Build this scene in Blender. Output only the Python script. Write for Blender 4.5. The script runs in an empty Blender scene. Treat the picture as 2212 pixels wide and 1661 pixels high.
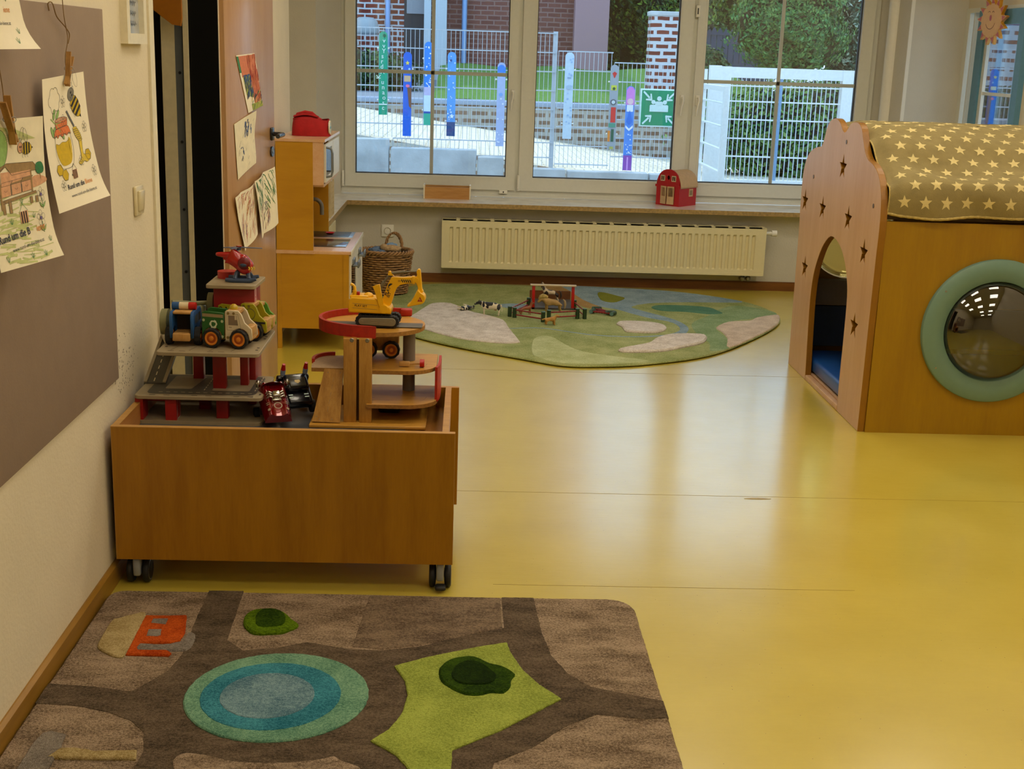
import bpy, bmesh, math, random
from mathutils import Vector, Matrix, Euler, noise as mnoise
from mathutils.geometry import tessellate_polygon
S = bpy.context.scene
COL = S.collection
PI = math.pi
random.seed(7)
R_ = math.radians

# ---------------------------------------------------------------- camera
cam_d = bpy.data.cameras.new('camera')
cam = bpy.data.objects.new('camera', cam_d)
COL.objects.link(cam)
S.camera = cam
cam_d.sensor_width = 36.0
cam_d.lens = 36.0 * 2786.3 / 2212.0
cam_d.clip_start = 0.05
cam_d.clip_end = 400
YAW, PITCH, ROLL = 0.038051, 0.251563, 0.0327345
_f = Vector((math.sin(YAW) * math.cos(PITCH), math.cos(YAW) * math.cos(PITCH), -math.sin(PITCH)))
_r = Vector((math.cos(YAW), -math.sin(YAW), 0))
_u = _r.cross(_f)
_r2 = _r * math.cos(ROLL) + _u * math.sin(ROLL)
_u2 = -_r * math.sin(ROLL) + _u * math.cos(ROLL)
cam.matrix_world = Matrix(((_r2.x, _u2.x, -_f.x, 0), (_r2.y, _u2.y, -_f.y, 0), (_r2.z, _u2.z, -_f.z, 1.55), (0, 0, 0, 1)))

# ---------------------------------------------------------------- sky, sun, exposure
wld = bpy.data.worlds.new('sky')
S.world = wld
wld.use_nodes = True
_bg = wld.node_tree.nodes['Background']
_bg.inputs[0].default_value = (0.53, 0.76, 1.0, 1)
_bg.inputs[1].default_value = 2.6
_sd = bpy.data.lights.new('sun', 'SUN')
_sd.energy = 1.9
_sd.angle = R_(0.6)
_sd.color = (1.0, 0.86, 0.66)
sun = bpy.data.objects.new('sun', _sd)
COL.objects.link(sun)
sun.location = (-4, 30, 30)
_dir = Vector((0.10, -1.0, -2.2))          # high sun beyond the yard, shining towards the house
sun.rotation_euler = _dir.to_track_quat('-Z', 'Y').to_euler()
S.view_settings.view_transform = 'Standard'
S.view_settings.look = 'None'
S.view_settings.exposure = 0.0
S.view_settings.gamma = 1.0
S.view_settings.use_curve_mapping = False
S.cycles.max_bounces = 8
S.cycles.diffuse_bounces = 4
S.cycles.glossy_bounces = 4
S.cycles.transparent_max_bounces = 12
S.cycles.sample_clamp_indirect = 4.0
S.cycles.caustics_reflective = False
S.cycles.caustics_refractive = False
S.cycles.use_denoising = True

# ---------------------------------------------------------------- colour + materials
def hx(h):
    h = h.lstrip('#')
    def l(c):
        c = int(c, 16) / 255.0
        return c / 12.92 if c <= 0.04045 else ((c + 0.055) / 1.055) ** 2.4
    return (l(h[0:2]), l(h[2:4]), l(h[4:6]), 1.0)

MATS = {}
def pbsdf(name):
    m = bpy.data.materials.new(name)
    m.use_nodes = True
    return m, m.node_tree, m.node_tree.nodes['Principled BSDF']

def N(nt, t, **kw):
    n = nt.nodes.new(t)
    for k, v in kw.items():
        setattr(n, k, v)
    return n

def coords(nt, scale=(1, 1, 1), rot=(0, 0, 0), kind='Object'):
    tc = N(nt, 'ShaderNodeTexCoord')
    mp = N(nt, 'ShaderNodeMapping')
    mp.inputs['Scale'].default_value = scale
    mp.inputs['Rotation'].default_value = rot
    nt.links.new(tc.outputs[kind], mp.inputs[0])
    return mp.outputs[0]

def noise(nt, vec, scale, detail=4, rough=.55):
    n = N(nt, 'ShaderNodeTexNoise')
    n.inputs['Scale'].default_value = scale
    n.inputs['Detail'].default_value = detail
    n.inputs['Roughness'].default_value = rough
    nt.links.new(vec, n.inputs['Vector'])
    return n.outputs[0]

def ramp(nt, fac, stops):
    r = N(nt, 'ShaderNodeValToRGB')
    el = r.color_ramp.elements
    while len(el) < len(stops):
        el.new(0.5)
    for e, (p, c) in zip(el, stops):
        e.position = p
        e.color = c
    nt.links.new(fac, r.inputs[0])
    return r.outputs[0]

def bump(nt, b, h, strength=.3, dist=.01):
    n = N(nt, 'ShaderNodeBump')
    n.inputs['Strength'].default_value = strength
    n.inputs['Distance'].default_value = dist
    nt.links.new(h, n.inputs['Height'])
    nt.links.new(n.outputs[0], b.inputs['Normal'])

def mul(c, k):
    return (c[0] * k, c[1] * k, c[2] * k, 1)

def plain(name, col, rough=.5, metal=0.0, vary=.06, nscale=40, bmp=0.0, bscale=300, bdist=.002, coat=0, spec=.5):
    """paint, plastic, metal, cloth: one colour with a faint procedural unevenness"""
    if name in MATS:
        return MATS[name]
    m, nt, b = pbsdf(name)
    c = hx(col) if isinstance(col, str) else col
    v = coords(nt)
    f = noise(nt, v, nscale)
    o = ramp(nt, f, [(.3, mul(c, 1 - vary)), (.7, mul(c, 1 + vary))])
    nt.links.new(o, b.inputs['Base Color'])
    b.inputs['Roughness'].default_value = rough
    b.inputs['Metallic'].default_value = metal
    b.inputs['Specular IOR Level'].default_value = spec
    if coat:
        b.inputs['Coat Weight'].default_value = coat
        b.inputs['Coat Roughness'].default_value = .1
    if bmp:
        bump(nt, b, noise(nt, v, bscale, 3), bmp, bdist)
    MATS[name] = m
    return m

def wood(name, c1, c2, axis='z', scale=1.0, rough=.4, stretch=14, coat=0, spec=.5, fine=.35):
    if name in MATS:
        return MATS[name]
    m, nt, b = pbsdf(name)
    sc = [stretch * scale] * 3
    sc['xyz'.index(axis)] = 1.0 * scale
    v = coords(nt, tuple(sc))
    f = noise(nt, v, 1.6, 6, .6)
    v2 = coords(nt, tuple(s * 5 for s in sc))
    f2 = noise(nt, v2, 3.0, 3, .6)
    mx = N(nt, 'ShaderNodeMath', operation='MULTIPLY_ADD')
    nt.links.new(f2, mx.inputs[0])
    mx.inputs[1].default_value = fine
    nt.links.new(f, mx.inputs[2])
    a, c = hx(c1), hx(c2)
    o = ramp(nt, mx.outputs[0], [(.45, a), (.85, c)])
    nt.links.new(o, b.inputs['Base Color'])
    b.inputs['Roughness'].default_value = rough
    b.inputs['Specular IOR Level'].default_value = spec
    if coat:
        b.inputs['Coat Weight'].default_value = coat
        b.inputs['Coat Roughness'].default_value = .15
    MATS[name] = m
    return m

def pile(name, c1, c2, big=7.0, streak=False):
    """cut-pile rug yarn"""
    if name in MATS:
        return MATS[name]
    m, nt, b = pbsdf(name)
    a, c = hx(c1), hx(c2)
    v = coords(nt, (1, 2.2, 1) if streak else (1, 1, 1))
    f = noise(nt, v, big, 6, .65)
    v2 = coords(nt)
    g = noise(nt, v2, 420, 2, .7)
    g2 = noise(nt, v2, 150, 2, .6)
    ad = N(nt, 'ShaderNodeMath', operation='ADD')
    nt.links.new(g, ad.inputs[0]); nt.links.new(g2, ad.inputs[1])
    mx = N(nt, 'ShaderNodeMath', operation='MULTIPLY_ADD')
    nt.links.new(ad.outputs[0], mx.inputs[0])
    mx.inputs[1].default_value = .8
    ms = N(nt, 'ShaderNodeMath', operation='MULTIPLY_ADD')
    nt.links.new(f, ms.inputs[0]); ms.inputs[1].default_value = 1.0; ms.inputs[2].default_value = -.8
    nt.links.new(ms.outputs[0], mx.inputs[2])
    o = ramp(nt, mx.outputs[0], [(.28, a), (.72, c)])
    nt.links.new(o, b.inputs['Base Color'])
    b.inputs['Roughness'].default_value = .95
    b.inputs['Specular IOR Level'].default_value = .1
    b.inputs['Sheen Weight'].default_value = .0
    bump(nt, b, ad.outputs[0], .9, .006)
    MATS[name] = m
    return m

def glass(name, tint=(1, 1, 1, 1), refl=.06, rough=0.0):
    if name in MATS:
        return MATS[name]
    m = bpy.data.materials.new(name)
    m.use_nodes = True
    nt = m.node_tree
    nt.nodes.remove(nt.nodes['Principled BSDF'])
    out = nt.nodes['Material Output']
    t = N(nt, 'ShaderNodeBsdfTransparent'); t.inputs[0].default_value = tint
    g = N(nt, 'ShaderNodeBsdfGlossy'); g.inputs['Roughness'].default_value = rough
    fr = N(nt, 'ShaderNodeLayerWeight'); fr.inputs[0].default_value = .22
    mp = N(nt, 'ShaderNodeMapRange')
    mp.inputs['To Min'].default_value = refl; mp.inputs['To Max'].default_value = .8
    mix = N(nt, 'ShaderNodeMixShader')
    nt.links.new(fr.outputs['Fresnel'], mp.inputs[0])
    nt.links.new(mp.outputs[0], mix.inputs[0])
    nt.links.new(t.outputs[0], mix.inputs[1]); nt.links.new(g.outputs[0], mix.inputs[2])
    nt.links.new(mix.outputs[0], out.inputs[0])
    MATS[name] = m
    return m

def emis(name, col, s):
    if name in MATS:
        return MATS[name]
    m, nt, b = pbsdf(name)
    b.inputs['Base Color'].default_value = (.8, .8, .8, 1)
    b.inputs['Emission Color'].default_value = col
    b.inputs['Emission Strength'].default_value = s
    MATS[name] = m
    return m

def brick(name, c1, c2, mortar, sx=1.0, msize=.02, w=.25, h=.08, rot=True, rough=.9):
    if name in MATS:
        return MATS[name]
    m, nt, b = pbsdf(name)
    tc = N(nt, 'ShaderNodeTexCoord')
    sep = N(nt, 'ShaderNodeSeparateXYZ'); nt.links.new(tc.outputs['Object'], sep.inputs[0])
    ad = N(nt, 'ShaderNodeMath', operation='ADD')
    nt.links.new(sep.outputs[0], ad.inputs[0]); nt.links.new(sep.outputs[1], ad.inputs[1])
    cmb = N(nt, 'ShaderNodeCombineXYZ')
    nt.links.new(ad.outputs[0], cmb.inputs[0])
    nt.links.new(sep.outputs[2] if rot else sep.outputs[1], cmb.inputs[1])
    vec = cmb.outputs[0]
    if not rot:
        vec = tc.outputs['Object']
    wob = noise(nt, tc.outputs['Object'], 6, 2)
    mxv = N(nt, 'ShaderNodeVectorMath', operation='MULTIPLY_ADD')
    nt.links.new(wob, mxv.inputs[0]); mxv.inputs[1].default_value = (.02, .02, .02)
    nt.links.new(vec, mxv.inputs[2])
    br = N(nt, 'ShaderNodeTexBrick')
    nt.links.new(mxv.outputs[0], br.inputs['Vector'])
    br.inputs['Color1'].default_value = hx(c1)
    br.inputs['Color2'].default_value = hx(c2)
    br.inputs['Mortar'].default_value = hx(mortar)
    br.inputs['Scale'].default_value = sx
    br.inputs['Mortar Size'].default_value = msize
    br.inputs['Brick Width'].default_value = w
    br.inputs['Row Height'].default_value = h
    nt.links.new(br.outputs['Color'], b.inputs['Base Color'])
    b.inputs['Roughness'].default_value = rough
    b.inputs['Specular IOR Level'].default_value = .2
    MATS[name] = m
    return m

# ---------------------------------------------------------------- mesh building
class MB:
    """collects shapes into one mesh; m = index of the material slot"""
    def __init__(s):
        s.v = []; s.f = []; s.m = []; s.sm = []
    def add(s, vs, fs, m=0, smooth=False, M=None):
        b = len(s.v)
        for p in vs:
            s.v.append(tuple(M @ Vector(p)) if M is not None else tuple(p))
        for q in fs:
            s.f.append([b + i for i in q]); s.m.append(m); s.sm.append(smooth)
        return s
    def box(s, lo, hi, m=0, M=None, bev=0.0):
        if bev > 0:
            return s.rbox(lo, hi, bev, m, M)
        x0, y0, z0 = lo; x1, y1, z1 = hi
        vs = [(x0, y0, z0), (x1, y0, z0), (x1, y1, z0), (x0, y1, z0), (x0, y0, z1), (x1, y0, z1), (x1, y1, z1), (x0, y1, z1)]
        fs = [(0, 3, 2, 1), (4, 5, 6, 7), (0, 1, 5, 4), (1, 2, 6, 5), (2, 3, 7, 6), (3, 0, 4, 7)]
        return s.add(vs, fs, m, False, M)
    def rbox(s, lo, hi, r, m=0, M=None, seg=2):
        bm = bmesh.new()
        bmesh.ops.create_cube(bm, size=1)
        for v in bm.verts:
            v.co = Vector([(lo[i] + hi[i]) / 2 + v.co[i] * (hi[i] - lo[i]) for i in range(3)])
        r = min(r, min(abs(hi[i] - lo[i]) for i in range(3)) * .49)
        bmesh.ops.bevel(bm, geom=bm.edges[:], offset=r, segments=seg, profile=.5, affect='EDGES')
        s.bm(bm, m, True, M)
        return s
    def bm(s, bm, m=0, smooth=False, M=None):
        bm.verts.ensure_lookup_table()
        for i, v in enumerate(bm.verts):
            v.index = i
        s.add([v.co[:] for v in bm.verts], [[v.index for v in f.verts] for f in bm.faces], m, smooth, M)
        bm.free()
    def cyl(s, p0, p1, r0, r1=None, n=20, m=0, M=None, cap=True, smooth=True):
        r1 = r0 if r1 is None else r1
        a = Vector(p0); b = Vector(p1)
        d = (b - a).normalized()
        t = Vector((0, 0, 1)) if abs(d.z) < .9 else Vector((1, 0, 0))
        u = d.cross(t).normalized(); w = d.cross(u)
        vs = []
        for c, r in ((a, r0), (b, r1)):
            for i in range(n):
                q = 2 * PI * i / n
                vs.append(c + (u * math.cos(q) + w * math.sin(q)) * r)
        s.add(vs, [(i, (i + 1) % n, n + (i + 1) % n, n + i) for i in range(n)], m, smooth, M)
        if cap:
            s.add(vs[:n], [list(range(n))[::-1]], m, False, M)
            s.add(vs[n:], [list(range(n))], m, False, M)
        return s
    def tube(s, path, r, n=8, m=0, M=None, closed=False, cap=True):
        P = [Vector(p) for p in path]
        L = len(P)
        rs = r if isinstance(r, (list, tuple)) else [r] * L
        prev = None; rings = []
        for i in range(L):
            if closed:
                d = P[(i + 1) % L] - P[i - 1]
            else:
                d = P[min(i + 1, L - 1)] - P[max(i - 1, 0)]
            if d.length < 1e-9:
                d = Vector((0, 0, 1))
            d.normalize()
            if prev is None:
                t = Vector((0, 0, 1)) if abs(d.z) < .9 else Vector((1, 0, 0))
                u = d.cross(t).normalized()
            else:
                u = (prev - d * prev.dot(d)).normalized()
            prev = u
            w = d.cross(u)
            rings.append([P[i] + (u * math.cos(2 * PI * k / n) + w * math.sin(2 * PI * k / n)) * rs[i] for k in range(n)])
        vs = [p for g in rings for p in g]
        fs = []
        for i in range(L if closed else L - 1):
            j = (i + 1) % L
            for k in range(n):
                fs.append((i * n + k, i * n + (k + 1) % n, j * n + (k + 1) % n, j * n + k))
        s.add(vs, fs, m, True, M)
        if cap and not closed:
            s.add(rings[0], [list(range(n))[::-1]], m, True, M)
            s.add(rings[-1], [list(range(n))], m, True, M)
        return s
    def sph(s, c, r, m=0, nu=20, nv=12, M=None, fn=None):
        r = (r, r, r) if not isinstance(r, (tuple, list)) else r
        vs = []; fs = []
        for j in range(nv + 1):
            a = PI * j / nv
            for i in range(nu):
                b = 2 * PI * i / nu
                d = Vector((math.sin(a) * math.cos(b), math.sin(a) * math.sin(b), math.cos(a)))
                k = fn(d) if fn else 1.0
                vs.append((c[0] + d.x * r[0] * k, c[1] + d.y * r[1] * k, c[2] + d.z * r[2] * k))
        for j in range(nv):
            for i in range(nu):
                fs.append((j * nu + i, (j + 1) * nu + i, (j + 1) * nu + (i + 1) % nu, j * nu + (i + 1) % nu))
        return s.add(vs, fs, m, True, M)
    def lathe(s, prof, c=(0, 0, 0), n=32, m=0, M=None, smooth=True, sx=1.0, sy=1.0):
        """prof: (radius, height) pairs turned round z"""
        vs = []; fs = []
        for (r, h) in prof:
            for i in range(n):
                a = 2 * PI * i / n
                vs.append((c[0] + r * math.cos(a) * sx, c[1] + r * math.sin(a) * sy, c[2] + h))
        for j in range(len(prof) - 1):
            for i in range(n):
                fs.append((j * n + i, j * n + (i + 1) % n, (j + 1) * n + (i + 1) % n, (j + 1) * n + i))
        return s.add(vs, fs, m, smooth, M)
    def prism(s, pts, h0, h1, m=0, M=None, ax='z', bev=0.0, mside=None):
        """2-D outline extruded along an axis: x -> (y,z) outline, y -> (x,z), z -> (x,y)"""
        n = len(pts)
        area = sum(pts[i][0] * pts[(i + 1) % n][1] - pts[(i + 1) % n][0] * pts[i][1] for i in range(n))
        if area < 0:
            pts = pts[::-1]
        def P(p, h):
            return {'z': (p[0], p[1], h), 'y': (p[0], h, p[1]), 'x': (h, p[0], p[1])}[ax]
        if ax == 'y':
            h0, h1 = h1, h0
        mside = m if mside is None else mside
        tris = tessellate_polygon([[Vector((p[0], p[1], 0)) for p in pts]])
        tris = [t if (Vector((*pts[t[1]], 0)) - Vector((*pts[t[0]], 0))).cross(Vector((*pts[t[2]], 0)) - Vector((*pts[t[0]], 0))).z > 0 else t[::-1] for t in tris]
        if bev > 0:
            inn = inset(pts, bev)
            lo = [P(p, h0) for p in inn]; l1 = [P(p, h0 + bev * (1 if h1 > h0 else -1)) for p in pts]
            t1 = [P(p, h1 - bev * (1 if h1 > h0 else -1)) for p in pts]; hi = [P(p, h1) for p in inn]
            s.add(hi, tris, m, False, M); s.add(lo, [t[::-1] for t in tris], m, False, M)
            for A, B in ((lo, l1), (l1, t1), (t1, hi)):
                s.add(A + B, [(i, (i + 1) % n, n + (i + 1) % n, n + i) for i in range(n)], mside, True, M)
            return s
        lo = [P(p, h0) for p in pts]; hi = [P(p, h1) for p in pts]
        s.add(hi, tris, m, False, M); s.add(lo, [t[::-1] for t in tris], m, False, M)
        s.add(lo + hi, [(i, (i + 1) % n, n + (i + 1) % n, n + i) for i in range(n)], mside, False, M)
        return s
    def grid(s, fn, nu, nv, m=0, M=None, smooth=True, closed_u=False):
        vs = [fn(i / nu, j / nv) for j in range(nv + 1) for i in range(nu + (0 if closed_u else 1))]
        w = nu if closed_u else nu + 1
        fs = [(j * w + i, j * w + (i + 1) % w, (j + 1) * w + (i + 1) % w, (j + 1) * w + i) for j in range(nv) for i in range(nu)]
        return s.add(vs, fs, m, smooth, M)
    def sheet(s, fn, nu, nv, t, m=0, M=None, axis=(0, 0, 1)):
        """a surface with real thickness t along axis"""
        a = Vector(axis) * t
        s.grid(fn, nu, nv, m, M)
        s.grid(lambda u, v: tuple(Vector(fn(1 - u, v)) - a), nu, nv, m, M)
        for (f, k) in ((lambda q: (q, 0), nu), (lambda q: (q, 1), nu), (lambda q: (0, q), nv), (lambda q: (1, q), nv)):
            s.grid(lambda u, v: tuple(Vector(fn(*f(u))) - a * v), k, 1, m, M)
        return s
    def build(s, name, mats, parent=None, loc=None, rot=None, origin=None):
        me = bpy.data.meshes.new(name)
        vs = s.v
        if origin is not None:
            vs = [(p[0] - origin[0], p[1] - origin[1], p[2] - origin[2]) for p in vs]
        me.from_pydata(vs, [], s.f)
        mats = mats if isinstance(mats, (list, tuple)) else [mats]
        for q in mats:
            me.materials.append(q)
        me.polygons.foreach_set('material_index', s.m)
        me.polygons.foreach_set('use_smooth', s.sm)
        me.update()
        o = bpy.data.objects.new(name, me)
        COL.objects.link(o)
        if parent is not None:
            o.parent = parent
        if loc is not None:
            o.location = loc
        elif origin is not None and parent is None:
            o.location = origin
        if rot is not None:
            o.rotation_euler = rot
        return o

def inset(pts, d):
    n = len(pts); out = []
    for i in range(n):
        a = Vector(pts[i - 1]); b = Vector(pts[i]); c = Vector(pts[(i + 1) % n])
        e1 = (b - a).normalized() if (b - a).length > 1e-9 else Vector((1, 0)); e2 = (c - b).normalized() if (c - b).length > 1e-9 else e1
        n1 = Vector((-e1.y, e1.x)); n2 = Vector((-e2.y, e2.x))
        nn = (n1 + n2)
        nn = nn.normalized() if nn.length > 1e-6 else n1
        k = 1 / max(.5, nn.dot(n1))
        out.append((b.x + nn.x * d * k, b.y + nn.y * d * k))
    return out

def smooth2d(pts, n=6, closed=True):
    out = []; L = len(pts)
    rng = range(L) if closed else range(L - 1)
    for i in rng:
        g = (lambda k: Vector(pts[k % L])) if closed else (lambda k: Vector(pts[max(0, min(L - 1, k))]))
        p0, p1, p2, p3 = g(i - 1), g(i), g(i + 1), g(i + 2)
        for k in range(n):
            t = k / n
            q = .5 * ((2 * p1) + (p2 - p0) * t + (2 * p0 - 5 * p1 + 4 * p2 - p3) * t * t + (3 * p1 - p0 - 3 * p2 + p3) * t ** 3)
            out.append(tuple(q))
    if not closed:
        out.append(tuple(pts[-1]))
    return out

def ccw(pts):
    n = len(pts)
    a = sum(pts[i][0] * pts[(i + 1) % n][1] - pts[(i + 1) % n][0] * pts[i][1] for i in range(n))
    return pts if a > 0 else pts[::-1]

def circ(cx, cy, r, n=24, a0=0, a1=2 * PI, ry=None):
    ry = r if ry is None else ry
    full = abs(a1 - a0 - 2 * PI) < 1e-6
    k = n if full else n + 1
    return [(cx + r * math.cos(a0 + (a1 - a0) * i / n), cy + ry * math.sin(a0 + (a1 - a0) * i / n)) for i in range(k)]

def rrect(x0, y0, x1, y1, r, n=4):
    return (circ(x1 - r, y1 - r, r, n, 0, PI / 2) + circ(x0 + r, y1 - r, r, n, PI / 2, PI) +
            circ(x0 + r, y0 + r, r, n, PI, 1.5 * PI) + circ(x1 - r, y0 + r, r, n, 1.5 * PI, 2 * PI))

def star(cx, cy, r, k=.42, a0=PI / 2, n=5, sx=1.0):
    return [(cx + sx * (r if i % 2 == 0 else r * k) * math.cos(a0 + PI * i / n), cy + (r if i % 2 == 0 else r * k) * math.sin(a0 + PI * i / n)) for i in range(2 * n)]

def empty(name, loc=(0, 0, 0), rz=0.0):
    o = bpy.data.objects.new(name, None)
    COL.objects.link(o)
    o.empty_display_size = .05
    o.location = loc
    o.rotation_euler = (0, 0, rz)
    return o

def tag(o, label=None, cat=None, group=None, kind=None):
    if label: o['label'] = label
    if cat: o['category'] = cat
    if group: o['group'] = group
    if kind: o['kind'] = kind
    return o

def thing(name, label, cat, loc=(0, 0, 0), rz=0.0, group=None):
    return tag(empty(name, loc, rz), label, cat, group)

def kids(o):
    return [c for c in bpy.data.objects if c.parent is o]

def copy_tree(o, parent=None):
    c = o.copy()
    COL.objects.link(c)
    if parent is not None:
        c.parent = parent
    for ch in kids(o):
        if ch is not c:
            copy_tree(ch, c)
    return c

_dg = None
def eval_mesh(o):
    bpy.context.view_layer.update()
    dg = bpy.context.evaluated_depsgraph_get()
    e = o.evaluated_get(dg)
    return bpy.data.meshes.new_from_object(e)

def panel(loops, thick, bev=0.0, res=2):
    """2-D outline with holes -> (verts, faces) of a board centred on z=0"""
    cu = bpy.data.curves.new('tmp', 'CURVE')
    cu.dimensions = '2D'; cu.fill_mode = 'BOTH'
    cu.extrude = thick / 2 - bev; cu.bevel_depth = bev; cu.bevel_resolution = res
    cu.offset = -bev
    for L in loops:
        sp = cu.splines.new('POLY'); sp.points.add(len(L) - 1)
        for p, q in zip(sp.points, L):
            p.co = (q[0], q[1], 0, 1)
        sp.use_cyclic_u = True
    o = bpy.data.objects.new('tmp', cu); COL.objects.link(o)
    me = eval_mesh(o)
    vs = [v.co[:] for v in me.vertices]; fs = [list(p.vertices) for p in me.polygons]
    bpy.data.objects.remove(o); bpy.data.curves.remove(cu); bpy.data.meshes.remove(me)
    return vs, fs

_tc = {}
def text2d(s, size=1.0, bold=0.0):
    """built-in font as flat triangles, origin at the left of the baseline -> verts, faces, width"""
    if (s, bold) not in _tc:
        cu = bpy.data.curves.new('tmp', 'FONT'); cu.body = s; cu.size = 1; cu.offset = bold; cu.resolution_u = 3
        o = bpy.data.objects.new('tmp', cu); COL.objects.link(o)
        me = eval_mesh(o)
        vs = [(v.co.x, v.co.y) for v in me.vertices]; fs = [list(p.vertices) for p in me.polygons]
        bpy.data.objects.remove(o); bpy.data.curves.remove(cu); bpy.data.meshes.remove(me)
        _tc[(s, bold)] = (vs, fs)
    vs, fs = _tc[(s, bold)]
    w = max([v[0] for v in vs] or [0]) * size
    return [(x * size, y * size) for x, y in vs], fs, w

class Draw:
    """ink, paint and print laid on a surface: fn(u, v, h) gives the point at height h above it"""
    def __init__(s, fn, step=.000005, h=.0004):
        s.fn = fn; s.mb = MB(); s.h = h; s.step = step; s.mats = []; s.k = 0
    def mi(s, mat):
        if mat not in s.mats:
            s.mats.append(mat)
        return s.mats.index(mat)
    def fill(s, pts, mat, dh=0):
        s.k += 1; dh += s.k * s.step
        tris = tessellate_polygon([[Vector((p[0], p[1], 0)) for p in pts]])
        s.mb.add([s.fn(p[0], p[1], s.h + dh) for p in pts], [list(t) for t in tris], s.mi(mat))
        return s
    def line(s, pts, w, mat, closed=False, dh=.0003):
        s.k += 1; dh += s.k * s.step
        P = [Vector(p) for p in pts]
        if closed:
            P = P + [P[0]]
        for a, b in zip(P[:-1], P[1:]):
            d = b - a
            if d.length < 1e-7: continue
            d.normalize(); n = Vector((-d.y, d.x)) * w / 2; e = d * w * .3
            q = [a - n - e, b - n + e, b + n + e, a + n - e]
            s.mb.add([s.fn(p.x, p.y, s.h + dh) for p in q], [(0, 1, 2, 3)], s.mi(mat))
        return s
    def out(s, pts, w, fillm, linem):
        if fillm: s.fill(pts, fillm)
        s.line(pts, w, linem, True)
        return s
    def text(s, x, y, txt, size, mat, ang=0, bold=0.0, sx=1.0, dh=.0003):
        s.k += 1; dh += s.k * s.step
        vs, fs, w = text2d(txt, size, bold)
        c, q = math.cos(ang), math.sin(ang)
        s.mb.add([s.fn(x + vx * sx * c - vy * q, y + vx * sx * q + vy * c, s.h + dh) for vx, vy in vs], fs, s.mi(mat))
        return w * sx
    def build(s, name, parent=None, **kw):
        return s.mb.build(name, s.mats or [MATS['ink']], parent, **kw)

def skin(chains, sub=2):
    """chains: list of [(x,y,z,r), ...]; a chain may start with an int that names an earlier vertex"""
    me = bpy.data.meshes.new('tmp'); vs = []; es = []; rs = []
    for ch in chains:
        prev = None
        for p in ch:
            if isinstance(p, int):
                prev = p; continue
            vs.append(p[:3]); rs.append(p[3])
            if prev is not None:
                es.append((prev, len(vs) - 1))
            prev = len(vs) - 1
    me.from_pydata(vs, es, [])
    o = bpy.data.objects.new('tmp', me); COL.objects.link(o)
    md = o.modifiers.new('s', 'SKIN'); md.use_smooth_shade = True
    for i, d in enumerate(me.skin_vertices[0].data):
        r = rs[i]
        d.radius = r if isinstance(r, tuple) else (r, r)
        d.use_root = (i == 0)
    sb = o.modifiers.new('b', 'SUBSURF'); sb.levels = sub; sb.render_levels = sub
    m2 = eval_mesh(o)
    vv = [v.co[:] for v in m2.vertices]; ff = [list(p.vertices) for p in m2.polygons]
    bpy.data.objects.remove(o); bpy.data.meshes.remove(me); bpy.data.meshes.remove(m2)
    return vv, ff

def T(x=0, y=0, z=0): return Matrix.Translation((x, y, z))
def RZ(a): return Matrix.Rotation(a, 4, 'Z')
def RX(a): return Matrix.Rotation(a, 4, 'X')
def RY(a): return Matrix.Rotation(a, 4, 'Y')

# ---------------------------------------------------------------- shared materials
INK = plain('ink', '#1c1a20', .7); 
M_WALL = plain('wall_plaster', '#d8ccb2', .85, vary=.03, nscale=6, bmp=.35, bscale=90, bdist=.004)
M_WALLG = plain('wall_plaster_grey', '#a9a193', .85, vary=.03, nscale=6, bmp=.25, bscale=90, bdist=.003)
M_FRAME = plain('window_plastic', '#dcdbd0', .35, vary=.02)
M_WHITE = plain('white_plastic', '#ece8dc', .35, vary=.02)
M_BEECH = wood('beech_laminate', '#a97615', '#93620e', 'z', 1.2, .38, 9, spec=.4)
M_BEECHX = wood('beech_laminate_lengthwise', '#c98a4c', '#b5742f', 'x', 1.2, .4, 9)
M_EDGE = wood('beech_edge_band', '#c0904a', '#a87a36', 'x', 2, .4, 9)
M_BLACK = plain('black_rubber', '#0d0c0c', .6, vary=.1)
M_STEEL = plain('steel', '#9a9a98', .3, 1.0, vary=.04)
M_RED = plain('red_paint', '#b3120e', .35, vary=.06)
M_REDW = plain('worn_red_paint', '#a8200e', .5, vary=.18, nscale=60)
M_PLY = wood('plywood', '#c9953c', '#ad7a26', 'x', 3, .45, 10, coat=.05)
# ================================================================ the room
def struct(mb, name, mats, parent=None, **kw):
    o = mb.build(name, mats, parent, **kw)
    if parent is None:
        o['kind'] = 'structure'
    return o

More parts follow.
